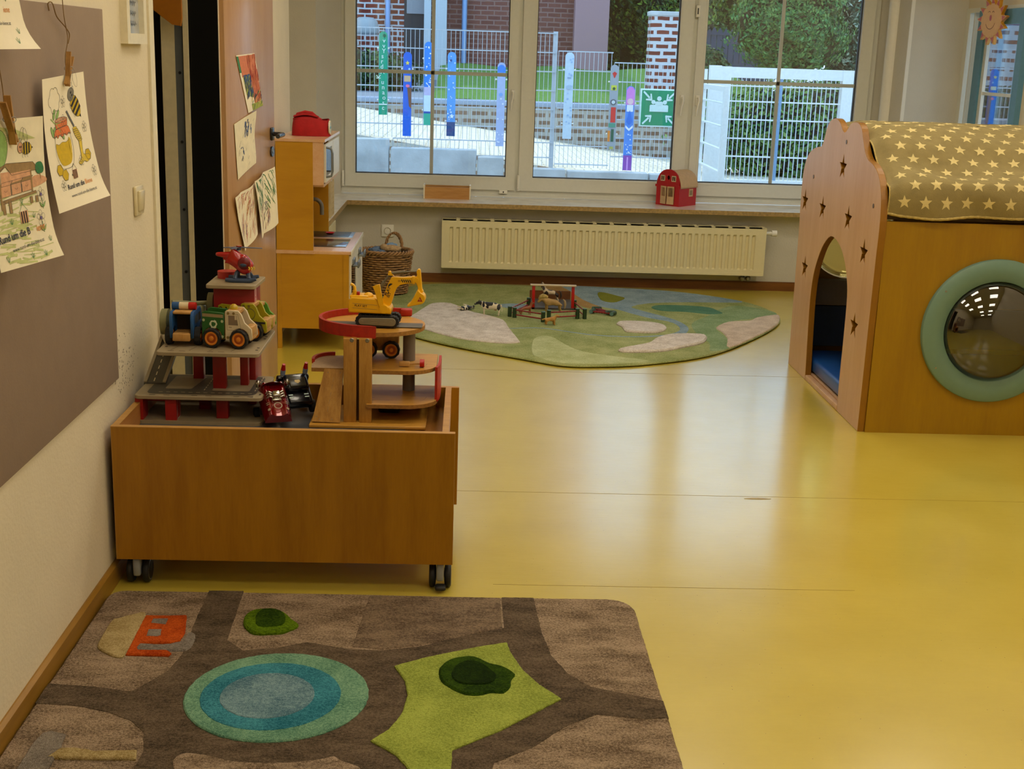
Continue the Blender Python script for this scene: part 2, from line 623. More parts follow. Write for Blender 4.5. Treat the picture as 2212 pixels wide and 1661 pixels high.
# floor: speckled yellow linoleum
def floor_mat():
    m, nt, b = pbsdf('yellow_linoleum')
    v = coords(nt)
    f = noise(nt, v, 3, 4)
    base = ramp(nt, f, [(.3, hx('#bfa93a')), (.7, hx('#cab548'))])
    vo = N(nt, 'ShaderNodeTexVoronoi'); vo.inputs['Scale'].default_value = 34
    nt.links.new(v, vo.inputs['Vector'])
    sp = ramp(nt, vo.outputs['Distance'], [(.035, (1, 1, 1, 1)), (.05, (0, 0, 0, 1))])
    vc = ramp(nt, vo.outputs['Color'], [(.35, (0, 0, 0, 1)), (.4, (1, 1, 1, 1))])
    mm = N(nt, 'ShaderNodeMath', operation='MULTIPLY')
    nt.links.new(sp, mm.inputs[0]); nt.links.new(vc, mm.inputs[1])
    mx = N(nt, 'ShaderNodeMix', data_type='RGBA')
    nt.links.new(mm.outputs[0], mx.inputs[0])
    nt.links.new(base, mx.inputs[6]); mx.inputs[7].default_value = hx('#6d5314')
    nt.links.new(mx.outputs[2], b.inputs['Base Color'])
    rg = N(nt, 'ShaderNodeMapRange')
    rg.inputs['To Min'].default_value = .26; rg.inputs['To Max'].default_value = .36
    nt.links.new(noise(nt, v, 9, 5), rg.inputs[0])
    nt.links.new(rg.outputs[0], b.inputs['Roughness'])
    b.inputs['Specular IOR Level'].default_value = .5
    b.inputs['Coat Weight'].default_value = .8
    b.inputs['Coat Roughness'].default_value = .17
    bump(nt, b, noise(nt, coords(nt, (1, 3, 1)), 14, 4), .12, .004)
    MATS['yellow_linoleum'] = m
    return m
M_LINO = floor_mat()
mb = MB().box((-1.27, -4.2, -.1), (3.6, 9.15, 0))
fl = struct(mb, 'floor', M_LINO)
M_SEAM = plain('floor_weld_seam', '#9c8534', .4)
mb = MB()
for (x0, x1, y) in ((-.02, 2.9, 4.455), (.1, 1.2, 3.607), (-.2, 3.2, 6.31)):
    mb.box((x0, y, 0), (x1, y + .0016, .0006))
mb.prism(smooth2d([(1.03, 4.43), (1.08, 4.424), (1.13, 4.432), (1.10, 4.441), (1.06, 4.441)], 4), 0, .0008)
struct(mb, 'seam', M_SEAM, fl)

struct(MB().box((-1.27, -4.2, 2.9), (3.6, 9.3, 3.1)), 'ceiling', plain('ceiling_paint', '#e6e0d2', .9))
# unseen overhang added above the windows to keep the sun out
struct(MB().box((-6, 9.45, 2.95), (8, 10.55, 3.1)).box((-6, 9.3, 2.9), (8, 9.46, 3.6)), 'sun_blocker', plain('sun_blocker_paint', '#d8d4ca', .8))

# left wall with the doorway (4.27..5.40) and the window recess past the play kitchen
mb = MB()
mb.box((-1.27, -4.2, 0), (-1.02, 4.27, 2.9))
mb.box((-1.27, 4.27, 2.12), (-1.02, 5.40, 2.9))
mb.box((-1.245, 5.40, 0), (-1.02, 7.47, 2.9))
mb.box((-1.27, 7.47, 0), (-1.02, 8.83, .53))
mb.box((-1.40, 7.47, .53), (-1.22, 8.83, 2.9))
wleft = struct(mb, 'wall_left', M_WALL)
rr = random.Random(12)
mb = MB()
for _ in range(110):       # scuffs where the trolley and toys rub the plaster
    y = 3.78 + rr.gauss(0, .07); z = .60 + rr.gauss(0, .045)
    mb.prism([(p[0], p[1]) for p in circ(y, z, rr.uniform(.0006, .0026), 6, ry=rr.uniform(.0006, .004))], -1.0199, -1.0194, ax='x')
mb.build('scuff_marks', plain('scuff_grey', '#8b8070', .8), wleft)['kind'] = 'stuff'
# back wall: under the windows, piers with splayed reveals, lintel
mb = MB()
mb.box((-1.40, 8.83, 0), (3.6, 9.3, .53))
mb.prism([(-1.40, 8.83), (-1.03, 8.83), (-.895, 9.12), (-.895, 9.3), (-1.40, 9.3)], .53, 2.9)
mb.prism([(2.905, 8.83), (3.30, 8.83), (3.30, 9.3), (2.80, 9.3), (2.80, 9.12)], .53, 2.9)
mb.box((-.95, 8.83, 2.30), (2.95, 9.3, 2.9))
struct(mb, 'wall_back', plain('wall_plaster_cool', '#cdc7b8', .85, vary=.03, nscale=6, bmp=.35, bscale=90, bdist=.004))
# right wall with its window (7.86..8.87)
mb = MB()
mb.box((3.29, -4.2, 0), (3.5, 7.86, 2.9))
mb.box((3.29, 7.86, 0), (3.5, 8.83, .55))
mb.box((3.29, 7.86, 1.93), (3.5, 8.83, 2.9))
struct(mb, 'wall_right', M_WALL)
struct(MB().box((-1.27, -4.4, 0), (3.6, -4.2, 2.9)), 'wall_near', M_WALL)

# skirting boards
M_SKIRT = wood('skirting_wood', '#9c7228', '#86601c', 'y', 2, .4, 9)
M_SKIRTX = wood('skirting_wood_back', '#85521f', '#6e4016', 'x', 2, .4, 9)
def skirt(name, x0, x1, y0, y1, mat, h=.065, t=.014):
    mb = MB()
    if abs(x1 - x0) < .001:
        mb.box((x0, y0, 0), (x0 + t, y1, h - .006)).prism([(x0, h - .006), (x0 + t, h - .006), (x0 + t * .3, h), (x0, h)], y0, y1, ax='y')
    else:
        mb.box((x0, y0 - t, 0), (x1, y0, h - .006)).box((x0, y0 - t * .6, h - .006), (x1, y0, h))
    return struct(mb, name, mat)
skirt('baseboard_left', -1.02, -1.02, -4.2, 4.25, M_SKIRT)
skirt('baseboard_back', -1.02, 3.29, 8.83, 8.83, M_SKIRTX, .062)

# stone window sill, an L along back and left walls
M_SILL = plain('sill_limestone', '#ebe7dd', .25, vary=.12, nscale=9, coat=.4)
M_SILLE = plain('sill_stone_edge', '#a88a54', .5, vary=.3, nscale=60)
mb = MB()
mb.box((-.84, 8.70, .532), (1.26, 9.15, .56)).box((-.93, 8.831, .531), (-.841, 9.15, .5595)).box((1.2605, 8.70, .532), (2.92, 9.15, .56))
mb.box((-1.22, 7.47, .532), (-.815, 8.70, .56)).box((-1.22, 8.70, .532), (-.8405, 8.83, .56))
mb.box((-.84, 8.697, .5315), (1.2595, 8.70, .5605), 1).box((1.261, 8.697, .5315), (2.92, 8.70, .5605), 1)
mb.box((-.815, 7.468, .5315), (-.812, 8.697, .5605), 1)
struct(mb, 'window_sill', [M_SILL, M_SILLE])

# ---------------------------------------------------------------- main window
M_GLASS = glass('window_glass', (.97, .99, 1, 1), .03)
M_GASK = plain('rubber_gasket', '#3a3836', .6)
w1 = empty('window_1', (0, 9.15, 0)); w1['kind'] = 'structure'
ZB, ZT = .562, 2.30
mb = MB()
mb.box((-.895, 0, ZB), (2.80, .09, .615)).box((-.895, 0, 2.24), (2.80, .09, ZT))
mb.box((-.895, 0, .615), (-.862, .09, 2.24)).box((2.755, 0, .615), (2.80, .09, 2.24))
mb.box((.312, 0, .615), (.352, .09, 2.24)).box((1.508, 0, .615), (1.548, .09, 2.24))
mb.box((-.895, -.012, ZB), (2.80, 0, .578))
mb.build('window_frame', M_FRAME, w1)
def sash(x0, x1, px0, px1, cross, mx=None):
    y0, y1 = -.022, .05
    z0, z1, pz0, pz1 = .612, 2.245, .703, 2.16
    mb = MB()
    mb.box((x0, y0, z0), (x1, y1, pz0)).box((x0, y0, pz1), (x1, y1, z1))
    mb.box((x0, y0, pz0), (px0, y1, pz1)).box((px1, y0, pz0), (x1, y1, pz1))
    for (a, b, c, e_) in ((px0 - .014, px1 + .014, pz0 - .014, pz0 - .010), (px0 - .014, px0 - .010, pz0, pz1), (px1 + .010, px1 + .014, pz0, pz1)):
        mb.box((a, y0 - .002, c), (b, y0 - .0001, e_))
    o = mb.build('sash', M_FRAME, w1)
    g = MB()   # glazing bead and gasket
    e = .006
    for (a, b, c, d) in ((px0, px1, pz0, pz0 + e), (px0, px1, pz1 - e, pz1), (px0, px0 + e, pz0, pz1), (px1 - e, px1, pz0, pz1)):
        g.box((a, y0 + .028, c), (b, y1 - .01, d))
    g.build('gasket', M_GASK, o)
    MB().box((px0, .012, pz0), (px1, .016, pz1)).box((px0, .028, pz0), (px1, .032, pz1)).build('pane', M_GLASS, o)
    if cross:
        m2 = MB()
        m2.box((mx - .012, .018, pz0), (mx + .012, .026, pz1)).box((px0, .018, 1.388), (px1, .026, 1.412))
        m2.build('glazing_bar', M_FRAME, o)
    return o
s1 = sash(-.868, .318, -.797, .254, True, -.268)
s2 = sash(.346, 1.512, .443, 1.421, False)
s3 = sash(1.542, 2.762, 1.607, 2.678, True, 2.135)
def win_handle(x, sgn, parent):
    mb = MB()
    mb.rbox((x - .013, -.032, 1.235), (x + .013, -.02, 1.305), .004)
    mb.cyl((x, -.03, 1.285), (x, -.062, 1.285), .008)
    mb.tube([(x, -.06, 1.292), (x + sgn * .004, -.062, 1.27), (x - sgn * .006, -.06, 1.22), (x - sgn * .010, -.056, 1.165)], [.009, .009, .0075, .006], 8)
    mb.build('window_handle', M_WHITE, parent)
win_handle(.287, 1, s1); win_handle(1.462, 1, s2); win_handle(1.572, 1, s3)
def hinge(x, parent, z=.675):
    MB().cyl((x, -.034, z - .05), (x, -.034, z + .045), .009, n=12).cyl((x, -.034, z - .062), (x, -.034, z - .052), .0095, n=12).build('hinge', M_WHITE, parent)
hinge(-.882, s1); hinge(.345, s2)
mb = MB().rbox((.212, -.030, .588), (.270, -.012, .612), .003).cyl((.242, -.031, .600), (.242, -.028, .600), .005, m=1)
mb.build('contact_sensor', [M_WHITE, M_GASK], w1)
mb = MB().rbox((1.522, -.036, 1.825), (1.552, -.012, 1.905), .004).box((1.530, -.0375, 1.845), (1.538, -.036, 1.885), 1)
mb.box((1.5365, -.03, 1.905), (1.5395, -.027, 2.24))
mb.build('contact_sensor', [M_WHITE, M_GASK], w1)

# corner bead, then a white column added as the reveal's daylit strip
MB().box((2.905, 8.822, .56), (2.928, 8.8298, 2.9)).build('trim_4', M_WHITE)['kind'] = 'structure'
mb = MB().cyl((2.855, 8.99, .56), (2.855, 8.99, 2.3), .046, n=24)
mb.build('daylit_strip', M_WHITE)['kind'] = 'structure'

# ---------------------------------------------------------------- window in the right wall and its blue casement
w2 = empty('window_2', (3.29, 8.35, 0)); w2['kind'] = 'structure'
def YB(mb, y0, y1, x0, x1, z0, z1, m=0, **k): return mb.box((x0, y0 - 8.35, z0), (x1, y1 - 8.35, z1), m, **k)
mb = MB()
YB(mb, 8.76, 8.829, -.01, .08, .60, 1.90); YB(mb, 7.861, 7.89, -.01, .08, .60, 1.90)
YB(mb, 7.861, 8.829, -.01, .08, .551, .60); YB(mb, 7.861, 8.829, -.01, .08, 1.90, 1.929)
YB(mb, 8.70, 8.715, .001, .07, .60, 1.90); YB(mb, 8.66, 8.68, .02, .08, .60, 1.90)
YB(mb, 8.50, 8.66, .035, .055, 1.385, 1.405)
mb.build('window_frame', M_FRAME, w2)
mb = MB(); YB(mb, 7.89, 8.76, .05, .054, .60, 1.90)
mb.build('pane', M_GLASS, w2)
M_BLUE = plain('blue_grey_paint', '#5b8aa2', .5, vary=.05)
mb = MB()
YB(mb, 8.43, 8.535, -.035, .0, .64, 1.815); YB(mb, 7.80, 7.885, -.035, .0, .64, 1.815)
YB(mb, 7.80, 8.535, -.035, .0, 1.815, 1.905); YB(mb, 7.80, 8.535, -.035, .0, .56, .64)
cas = mb.build('blue_casement', M_BLUE, w2)
mb = MB(); YB(mb, 8.385, 8.43, -.02, .0, .64, 1.815); YB(mb, 7.885, 8.385, -.015, .0, 1.383, 1.403)
mb.build('glazing_bar', M_FRAME, cas)

# ---------------------------------------------------------------- ceiling lamps
M_PANEL = emis('lamp_diffuser', (1.0, .90, .72, 1), 8.7)
M_PFR = plain('lamp_frame', '#e8e6e0', .4)
LAMPS = [(x, y) for y in (-2.2, -.2, 1.8, 3.6, 5.2, 6.6) for x in (-.1, 1.25, 2.6) if not (x < 0 and y < 0)]
proto = None
side = {-.1: 'left', 1.25: 'middle', 2.6: 'right'}
for (x, y) in LAMPS:
    if proto is None:
        t = thing('ceiling_lamp', 'square white ceiling light panel', 'lamp', (x, y, 2.9), 0, 'square ceiling light panels')
        MB().box((-.31, -.31, -.03), (.31, -.30, 0)).box((-.31, .30, -.03), (.31, .31, 0)).box((-.31, -.30, -.03), (-.30, .30, 0)).box((.30, -.30, -.03), (.31, .30, 0)).build('lamp_frame', M_PFR, t)
        MB().box((-.30, -.30, -.022), (.30, .30, -.012)).build('diffuser', M_PANEL, t)
        proto = t
    else:
        t = copy_tree(proto); t.location = (x, y, 2.9)
    t['label'] = 'square white ceiling light panel, %s column, %s row counted from the windows' % (side[x], {6.6: 'first', 5.2: 'second', 3.6: 'third', 1.8: 'fourth', -.2: 'fifth', -2.2: 'sixth'}[y])

# ---------------------------------------------------------------- doorway: linings and next room
M_TRIM = plain('door_lining_paint', '#cbbf9e', .5)
M_TRIMG = plain('door_seal_grey', '#54585c', .6)
M_BLK = plain('black_edge_paint', '#060605', .75, vary=.02, spec=.15)
t1 = empty('trim_1', (-1.02, 4.27, 0)); t1['kind'] = 'structure'
mb = MB().box((-.252, .0, 0), (.004, .018, 2.12)).box((.0, -.045, 0), (.008, .012, 2.12), 0)
mb.build('door_lining', plain('door_lining_cream', '#e0d6ba', .5), t1)
t2 = empty('trim_2', (-1.02, 5.40, 0)); t2['kind'] = 'structure'
MB().box((-.225, -.02, 0), (-.172, .0, 2.12)).box((-.136, -.028, 0), (-.116, .0, 2.12)).build('door_lining', M_TRIM, t2)
mb = MB().box((-.172, -.014, 0), (-.136, .0, 2.12))
q = mb.build('door_seal', M_TRIMG, t2)
mb = MB()
for z in (.12, .62, .88, 1.155, 1.43, 1.66, 1.9):
    mb.cyl((-.154, -.019, z), (-.154, -.013, z), .006, n=12)
mb.build('screw', plain('dark_screw', '#26262a', .4, .6), q)
MB().box((-.1155, -.016, 0), (.0, .0, 2.12)).build('black_jamb', M_BLK, t2)
# next room
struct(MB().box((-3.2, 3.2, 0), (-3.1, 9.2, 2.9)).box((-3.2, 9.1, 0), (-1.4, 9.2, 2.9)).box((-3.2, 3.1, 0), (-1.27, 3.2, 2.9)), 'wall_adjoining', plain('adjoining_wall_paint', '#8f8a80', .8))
struct(MB().box((-3.2, 3.1, -.1), (-1.27, 9.2, 0)), 'floor_adjoining', M_LINO)
struct(MB().box((-3.2, 3.1, 2.9), (-1.27, 9.2, 3.0)), 'ceiling_adjoining', MATS['ceiling_paint'])

# open wooden door: stands almost parallel to the left wall
M_DOOR = wood('door_beech_veneer', '#b8926a', '#a87c4c', 'z', .8, .33, 8, coat=.2)
hx0, hy0 = -1.0, 5.42; ex, ey = -.905, 6.10
L = math.hypot(ex - hx0, ey - hy0); ang = math.atan2(ey - hy0, ex - hx0)
d1 = empty('door_1', (hx0, hy0, 0), ang); d1['kind'] = 'structure'
MB().rbox((0, 0, .008), (L, .04, 2.08), .002).build('door_leaf', M_DOOR, d1)   # local -y faces the room
hd = MB()
hd.rbox((L - .075, -.012, 1.125), (L - .035, 0, 1.185), .006)
hd.tube([(L - .055, -.01, 1.155), (L - .055, -.055, 1.155), (L - .075, -.062, 1.155), (L - .16, -.062, 1.152)], .0105, 10)
hd.build('door_handle', plain('dark_blue_plastic', '#10141f', .25, coat=.5), d1)
ro = MB().cyl((L - .055, -.008, 1.075), (L - .055, 0, 1.075), .024).cyl((L - .055, -.0095, 1.075), (L - .055, -.008, 1.075), .010, m=1)
ro.build('keyhole_rosette', [MATS['dark_blue_plastic'], M_STEEL], d1)

# blue curtain, shelf with boxes glimpsed through the doorway
def curtain_fn(u, v):
    return (-1.92 + .02 * math.sin(u * 34) + .0 * v, 6.0 + .9 * u, 2.5 - 1.62 * v)
tag(MB().sheet(curtain_fn, 60, 6, .004, axis=(1, 0, 0)).build('curtain', plain('blue_curtain_cloth', '#4b6280', .9), origin=(-1.92, 6.4, .9)),
    'blue curtain hanging in the dim room beyond the doorway', 'curtain')
sh = thing('shelf', 'dark shelf unit standing in the room beyond the doorway', 'shelf', (-2.0, 6.6, 0))
MB().box((-.25, -.5, .66), (.25, .5, .68)).box((-.25, -.5, .3), (.25, .5, .32)).box((-.25, -.5, 0), (.25, .5, .02)).build('shelf_board', plain('shelf_board_paint', '#5a4a35', .6), sh)
MB().box((-.25, -.52, 0), (.25, -.5, .68)).box((-.25, .5, 0), (.25, .52, .68)).build('side_panel', MATS['shelf_board_paint'], sh)
tag(MB().rbox((-2.15, 6.3, .681), (-1.78, 6.9, .76), .01).build('storage_box', plain('yellow_green_plastic', '#a9a028', .5), origin=(-1.97, 6.6, .68)), 'yellow-green box on the dark shelf beyond the doorway', 'box')
tag(MB().rbox((-2.2, 6.15, .321), (-1.78, 6.5, .50), .01).build('storage_box', plain('cream_card', '#c8bfa5', .7), origin=(-1.97, 6.3, .32)), 'cream box lower down in the shelf beyond the doorway', 'box')
# ================================================================ the yard outside
def gz(x, y):
    z = .47 - .14 * x - .008 * (y - 14)
    return max(z, .02) if x > 0 else z
M_PAVE = brick('concrete_block_paving', '#ded6c4', '#cfc5b0', '#a8a08c', 1.0, .01, .24, .14, rot=False)
mb = MB()
mb.grid(lambda u, v: (-14 + 34 * u, 14.28 + 16 * v, gz(-14 + 34 * u, 14.28 + 16 * v)), 68, 16)
tag(mb.build('paving', M_PAVE), kind='structure')
tag(MB().box((-14, 9.3, -.5), (20, 14.3, -.4)).build('lower_ground', plain('gravel', '#8f8c82', .95, vary=.3, nscale=30)), kind='structure')
tag(MB().box((-30, 30, -1), (40, 60, -.3)).build('far_ground', plain('far_ground_earth', '#4e5a3a', .95)), kind='structure')

M_CONC = plain('weathered_concrete', '#b7bcc0', .85, vary=.2, nscale=3.5, bmp=.4, bscale=30, bdist=.01)
wl = thing('retaining_wall', 'stepped grey concrete retaining blocks below the mesh fence outside', 'wall', (0, 14.2, 0))
for (x0, x1, z) in ((-2.9, -1.86, .70), (-1.85, -.86, .612), (-.85, .13 - .05, .524), (.085, .38, .452), (.39, 1.05, .345), (1.06, 1.95, .33), (1.96, 2.45, .32)):
    MB().rbox((x0, -.12, -.5), (x1 - .012, .06, z), .012).build('concrete_block', M_CONC, wl)
# second block row has the same top as seen: one long element
# mesh fence
M_GALV = plain('galvanised_wire', '#c9d3df', .4, .3, vary=.05)
def fence(name, label, x0, x1, z0, z1, y, group=None, dx=.048, dz=.2, r=.004, cat='fence', posts=(), pz=None):
    t = thing(name, label, cat, (x0, y, z0), 0, group)
    w = x1 - x0; h = z1 - z0
    mb = MB()
    n = int(w / dx)
    for i in range(n + 1):
        mb.box((i * dx - r * .7, -r * .7, 0), (i * dx + r * .7, r * .7, h))
    mb.build('vertical_wires', M_GALV, t)['kind'] = 'stuff'
    k = int(h / dz)
    mb = MB()
    for i in range(k + 1):
        z = h - i * dz
        mb.box((0, -.012, z - .006), (w, -.004, z + .006)).box((0, .004, z - .006), (w, .012, z + .006))
    mb.build('horizontal_rails', M_GALV, t)
    for px in posts:
        MB().box((px - x0 - .024, .013, -.28), (px - x0 + .024, .053, h + .02)).build('fence_post', M_GALV, t)
    return t
fence('mesh_fence', 'tall galvanised mesh fence panel on the left, above the concrete blocks', -3.3, .90, .62, 1.765, 14.3, posts=(-1.7, .893))
fence('mesh_fence', 'galvanised mesh fence panel in the middle, one step lower than the left one', .93, 1.52, .35, 1.585, 14.3)
fence('mesh_fence', 'lowest galvanised mesh fence panel, behind the green assembly sign', 1.54, 2.42, .33, 1.482, 14.3, posts=(2.4,))
# lower strip of the left fence above stepped-down blocks
fence('mesh_fence', 'short strip of mesh under the left fence panel down to the blocks', -.84, .90, .36, .61, 14.302, dz=.16)

# painted slats tied to the fence
def slat(label, x, zt, zb, base, marks, w=.09, lean=0.0, y=14.262):
    t = thing('painted_slat', label, 'painted slat', (x, y, zb), 0, 'painted wooden slats along the fence')
    h = zt - zb
    pts = [(-w / 2, 0), (w / 2, 0), (w / 2, h - w / 2)] + circ(0, h - w / 2, w / 2, 10, 0, PI) + [(-w / 2, h - w / 2)]
    MB().prism([(p[0] + lean * p[1], p[1]) for p in pts], -.009, .009, ax='y').build('slat_board', plain('slat_' + base.lstrip('#'), base, .5), t)
    d = Draw(lambda u, v, hh: (u + lean * v, -.009 - hh * 3, v), step=.00012, h=.0006)
    for mk in marks:
        k = mk[0]
        if k == 'band':
            _, v0, v1, c = mk[:4]; a, b = (mk[4], mk[5]) if len(mk) > 4 else (-w / 2, w / 2)
            d.fill([(a, v0 * h), (b, v0 * h), (b, v1 * h), (a, v1 * h)], plain('slatpaint_' + c.lstrip('#'), c, .5))
        elif k == 'dot':
            _, uu, vv, r, c = mk; d.fill(circ(uu, vv * h, r, 12), plain('slatpaint_' + c.lstrip('#'), c, .5), .0006)
        elif k == 'star':
            _, uu, vv, r, c = mk; d.fill(star(uu, vv * h, r), plain('slatpaint_' + c.lstrip('#'), c, .5), .0006)
        elif k == 'poly':
            d.fill([(p[0], p[1] * h) for p in mk[1]], plain('slatpaint_' + mk[2].lstrip('#'), mk[2], .5), .0003)
        elif k == 'text':
            zz = .93
            for ch in mk[1]:
                zz -= .062
                d.text(-.018 + .012 * math.sin(zz * 9), zz * h, ch, .065, plain('slatpaint_' + mk[2].lstrip('#'), mk[2], .5), ang=R_(90) if ch in 'K' else 0, bold=.01)
        elif k == 'flecks':
            rr = random.Random(int(x * 100))
            for _i in range(mk[1]):
                a, b = rr.uniform(-w * .38, w * .38), rr.uniform(mk[3], mk[4]) * h
                d.fill(circ(a, b, rr.uniform(.004, .011), 7), plain('slatpaint_' + mk[2].lstrip('#'), mk[2], .5), .0006)
    if d.mb.v: d.build('painted_motif', t)
    bo = MB()
    for v in (.8, .18):
        for sx in (-1, 1):
            bo.sph((sx * (w / 2 + .012) + lean * v * h, 0, v * h), .010, nu=8, nv=6)
            bo.cyl((sx * (w / 2 + .012) + lean * v * h, 0, v * h), (sx * w * .4 + lean * v * h, 0, v * h), .004, n=6)
    bo.build('cable_tie', M_WHITE, t)
    return t
slat('green painted slat with white letters running down it, leftmost on the fence', -.948, 1.727, .858, '#0fa583', [('dot', .012, .95, .018, '#0a6a50'), ('text', 'vvYsrdXKunaosc', '#dff5ee'), ('band', .12, .135, '#dff5ee')], w=.088)
slat('royal blue slat with a yellow star, pink lips and brown coat', -.688, 1.524, .639, '#1668dd', [('star', .0, .87, .026, '#ffe35a'), ('dot', .02, .80, .012, '#a8d0ff'), ('band', .65, .72, '#d9b690', -.035, .035), ('dot', .0, .60, .016, '#ff7aa0'), ('dot', .012, .60, .014, '#ff7aa0'), ('poly', [(.0, .58), (.045, .58), (.045, .33), (.02, .36)], '#80563f')], w=.09)
slat('bright blue slat with white swirls and a green foot, partly behind the glazing bar', -.464, 1.636, .764, '#2f8df0', [('flecks', 26, '#eef6ff', .45, .95), ('band', .36, .46, '#c7c3ee'), ('band', .16, .36, '#d9eeff'), ('band', .0, .14, '#28b59a'), ('band', .14, .165, '#1c57b5')], w=.088)
slat('light blue slat with a dark blue foot and a white star low down', -.214, 1.539, .653, '#5ea8f2', [('flecks', 22, '#cfe6ff', .2, .95), ('band', .0, .17, '#2f4f86'), ('star', .01, .24, .03, '#eaf6ff'), ('dot', -.01, .90, .012, '#1d4f9c')], w=.092)
slat('pale lilac slat with a blue tip beside the window handle', .3205, 1.446, .56, '#b0c0ea', [('band', .88, .945, '#3c8cec'), ('dot', 0, .93, .038, '#3c8cec'), ('dot', 0, .62, .02, '#7fb2f0'), ('flecks', 12, '#e6ecff', .05, .6)], w=.088)
slat('whitish pale-blue slat with a faint face, right of the fence post', 1.05, 1.575, .661, '#c9def0', [('flecks', 20, '#9fc0e8', .05, .95), ('dot', 0, .6, .024, '#b3cbe2'), ('band', .70, .715, '#8aa6cc', -.02, .02)], w=.095)
slat('grey slat with a red heart, red patch and green and orange stripes', 1.54, 1.46, .566, '#a3abb5', [('poly', [(-.025, .9), (.0, .92), (.025, .9), (0, .84)], '#d83030'), ('band', .70, .76, '#d6d84a', -.03, .03), ('dot', 0, .72, .016, '#2c5a3a'), ('dot', 0, .56, .032, '#5b6670'), ('dot', 0, .56, .02, '#d3dbe2'), ('band', .32, .50, '#e03a34', -.022, .03), ('band', .26, .31, '#4f9a84', -.04, .035), ('band', .09, .22, '#e88a2f', -.045, -.02), ('band', .09, .24, '#23604a', -.01, .02), ('band', .0, .03, '#b8b45a', -.02, .02)], w=.088)
slat('slat with a pink tip, crowned face and long blue dress on a purple foot', 1.724, 1.242, .341, '#4f93ee', [('poly', [(-.045, .78), (.045, .78), (.045, .95), (.02, .99), (-.02, .99), (-.045, .95)], '#e08ae0'), ('band', .87, .895, '#f0dc50', -.02, .02), ('dot', 0, .82, .034, '#f3ccd6'), ('band', .70, .78, '#eef2ff', -.035, .035), ('poly', [(-.035, .58), (0, .72), (.035, .58), (0, .54)], '#2b78e0'), ('poly', [(-.04, .54), (0, .5), (.04, .54), (.04, .51), (0, .47), (-.04, .51)], '#f2f6ff'), ('flecks', 14, '#d9ecff', .2, .44), ('band', .0, .18, '#8a4ab8'), ('band', .0, .16, '#d79be6', -.008, .008)], w=.092)

# assembly point sign
M_SGN = plain('sign_green', '#00966a', .4)
t = thing('assembly_point_sign', 'green assembly point sign with white arrows round a group of figures', 'sign', (2.035, 14.24, 1.02))
MB().rbox((-.207, -.004, -.202), (.207, .004, .202), .002).build('sign_plate', plain('sign_white', '#d8f0ee', .4), t)
d = Draw(lambda u, v, h: (u, -.004 - h * 2, v), step=.0002, h=.0006)
d.fill([(-.19, -.186), (.19, -.186), (.19, .186), (-.19, .186)], M_SGN)
SW = MATS['sign_white']
for sx in (-1, 1):
    for sy in (-1, 1):
        P = lambda a, b: (sx * a, sy * b)
        d.fill([P(.165, .178), P(.178, .165), P(.112, .098), P(.098, .112)], SW, .001)
        d.fill([P(.075, .085), P(.085, .15), P(.10, .15), P(.095, .10), P(.145, .095), P(.145, .08), P(.08, .075)], SW, .0015)
for (x, y, r) in ((0, .10, .025), (-.062, .062, .023), (.062, .062, .023), (0, .045, .019)):
    d.fill(circ(x, y, r, 16), SW, .002)
    w = r * 1.7
    d.fill([(x - w, y - r * 4.4), (x + w, y - r * 4.4), (x + w, y - r * 1.6), (x + w * .7, y - r * 1.2), (x - w * .7, y - r * 1.2), (x - w, y - r * 1.6)], SW, .001)
d.build('sign_symbol', t)

# white gate at the right
M_GATE = plain('white_gate_paint', '#eef0f0', .35)
t = thing('white_gate', 'white framed metal gate with narrow vertical bars on the right', 'gate', (2.52, 14.0, .2))
MB().box((0, -.05, 0), (.12, .05, 1.29)).build('gate_post', M_GATE, t)
MB().box((1.42, -.05, .0), (1.56, .05, 1.28)).box((1.64, -.05, .0), (1.78, .05, 1.26)).build('gate_post', M_GATE, t)
mb = MB().box((.14, -.04, 1.17), (1.42, .04, 1.28)).box((.14, -.04, .02), (1.42, .04, .10)).box((.12, -.042, .015), (.23, .042, 1.283))
mb.box((1.78, -.04, 1.17), (2.6, .04, 1.26))
mb.build('gate_frame', M_GATE, t)
for z in (.34, .53, .73, .92, 1.08):
    MB().box((.23, -.012, z), (1.42, .012, z + .014)).build('gate_rail', M_GATE, t)
mb = MB()
for i in range(25):
    mb.box((.25 + i * .048, -.006, .1), (.258 + i * .048, .006, 1.17))
mb.build('gate_bar', M_GALV, t)
MB().box((.76, -.02, .1), (.79, .02, 1.17)).build('gate_stile', plain('galvanised_stile', '#7fa0c4', .4, .4), t)
MB().rbox((1.30, -.10, .66), (1.44, -.05, .74), .01).tube([(1.46, -.08, .70), (1.54, -.10, .68), (1.64, -.10, .64)], .012).build('gate_lock', plain('gate_lock_metal', '#36506e', .4, .5), t)
t = thing('open_gate_leaf', 'white perforated gate leaf seen edge-on beside the brick pillar', 'gate', (2.44, 13.9, .2))
mb = MB().box((0, -.02, 0), (.04, .02, 1.25))
mb.box((-.001, -1.202, 0), (.041, -1.15, 1.102)).box((.001, -1.2, 1.05), (.039, -.02, 1.1))
for i in range(5): mb.box((.002, -1.2, .05 + i * .22), (.038, -.02, .065 + i * .22))
mb.build('leaf_frame', M_GATE, t)

# brick pillar
t = thing('brick_pillar', 'whitewashed brick gate pillar behind the green sign', 'pillar', (3.02, 21.0, 0))
MB().box((-.24, -.2, .5), (.24, .2, 2.18)).build('pillar_shaft', brick('pillar_brick', '#6d3a30', '#80473a', '#c2c6cc', 1.0, .026, .24, .105), t)
MB().rbox((-.26, -.22, 2.18), (.26, .22, 2.25), .01).build('pillar_cap', M_CONC, t)

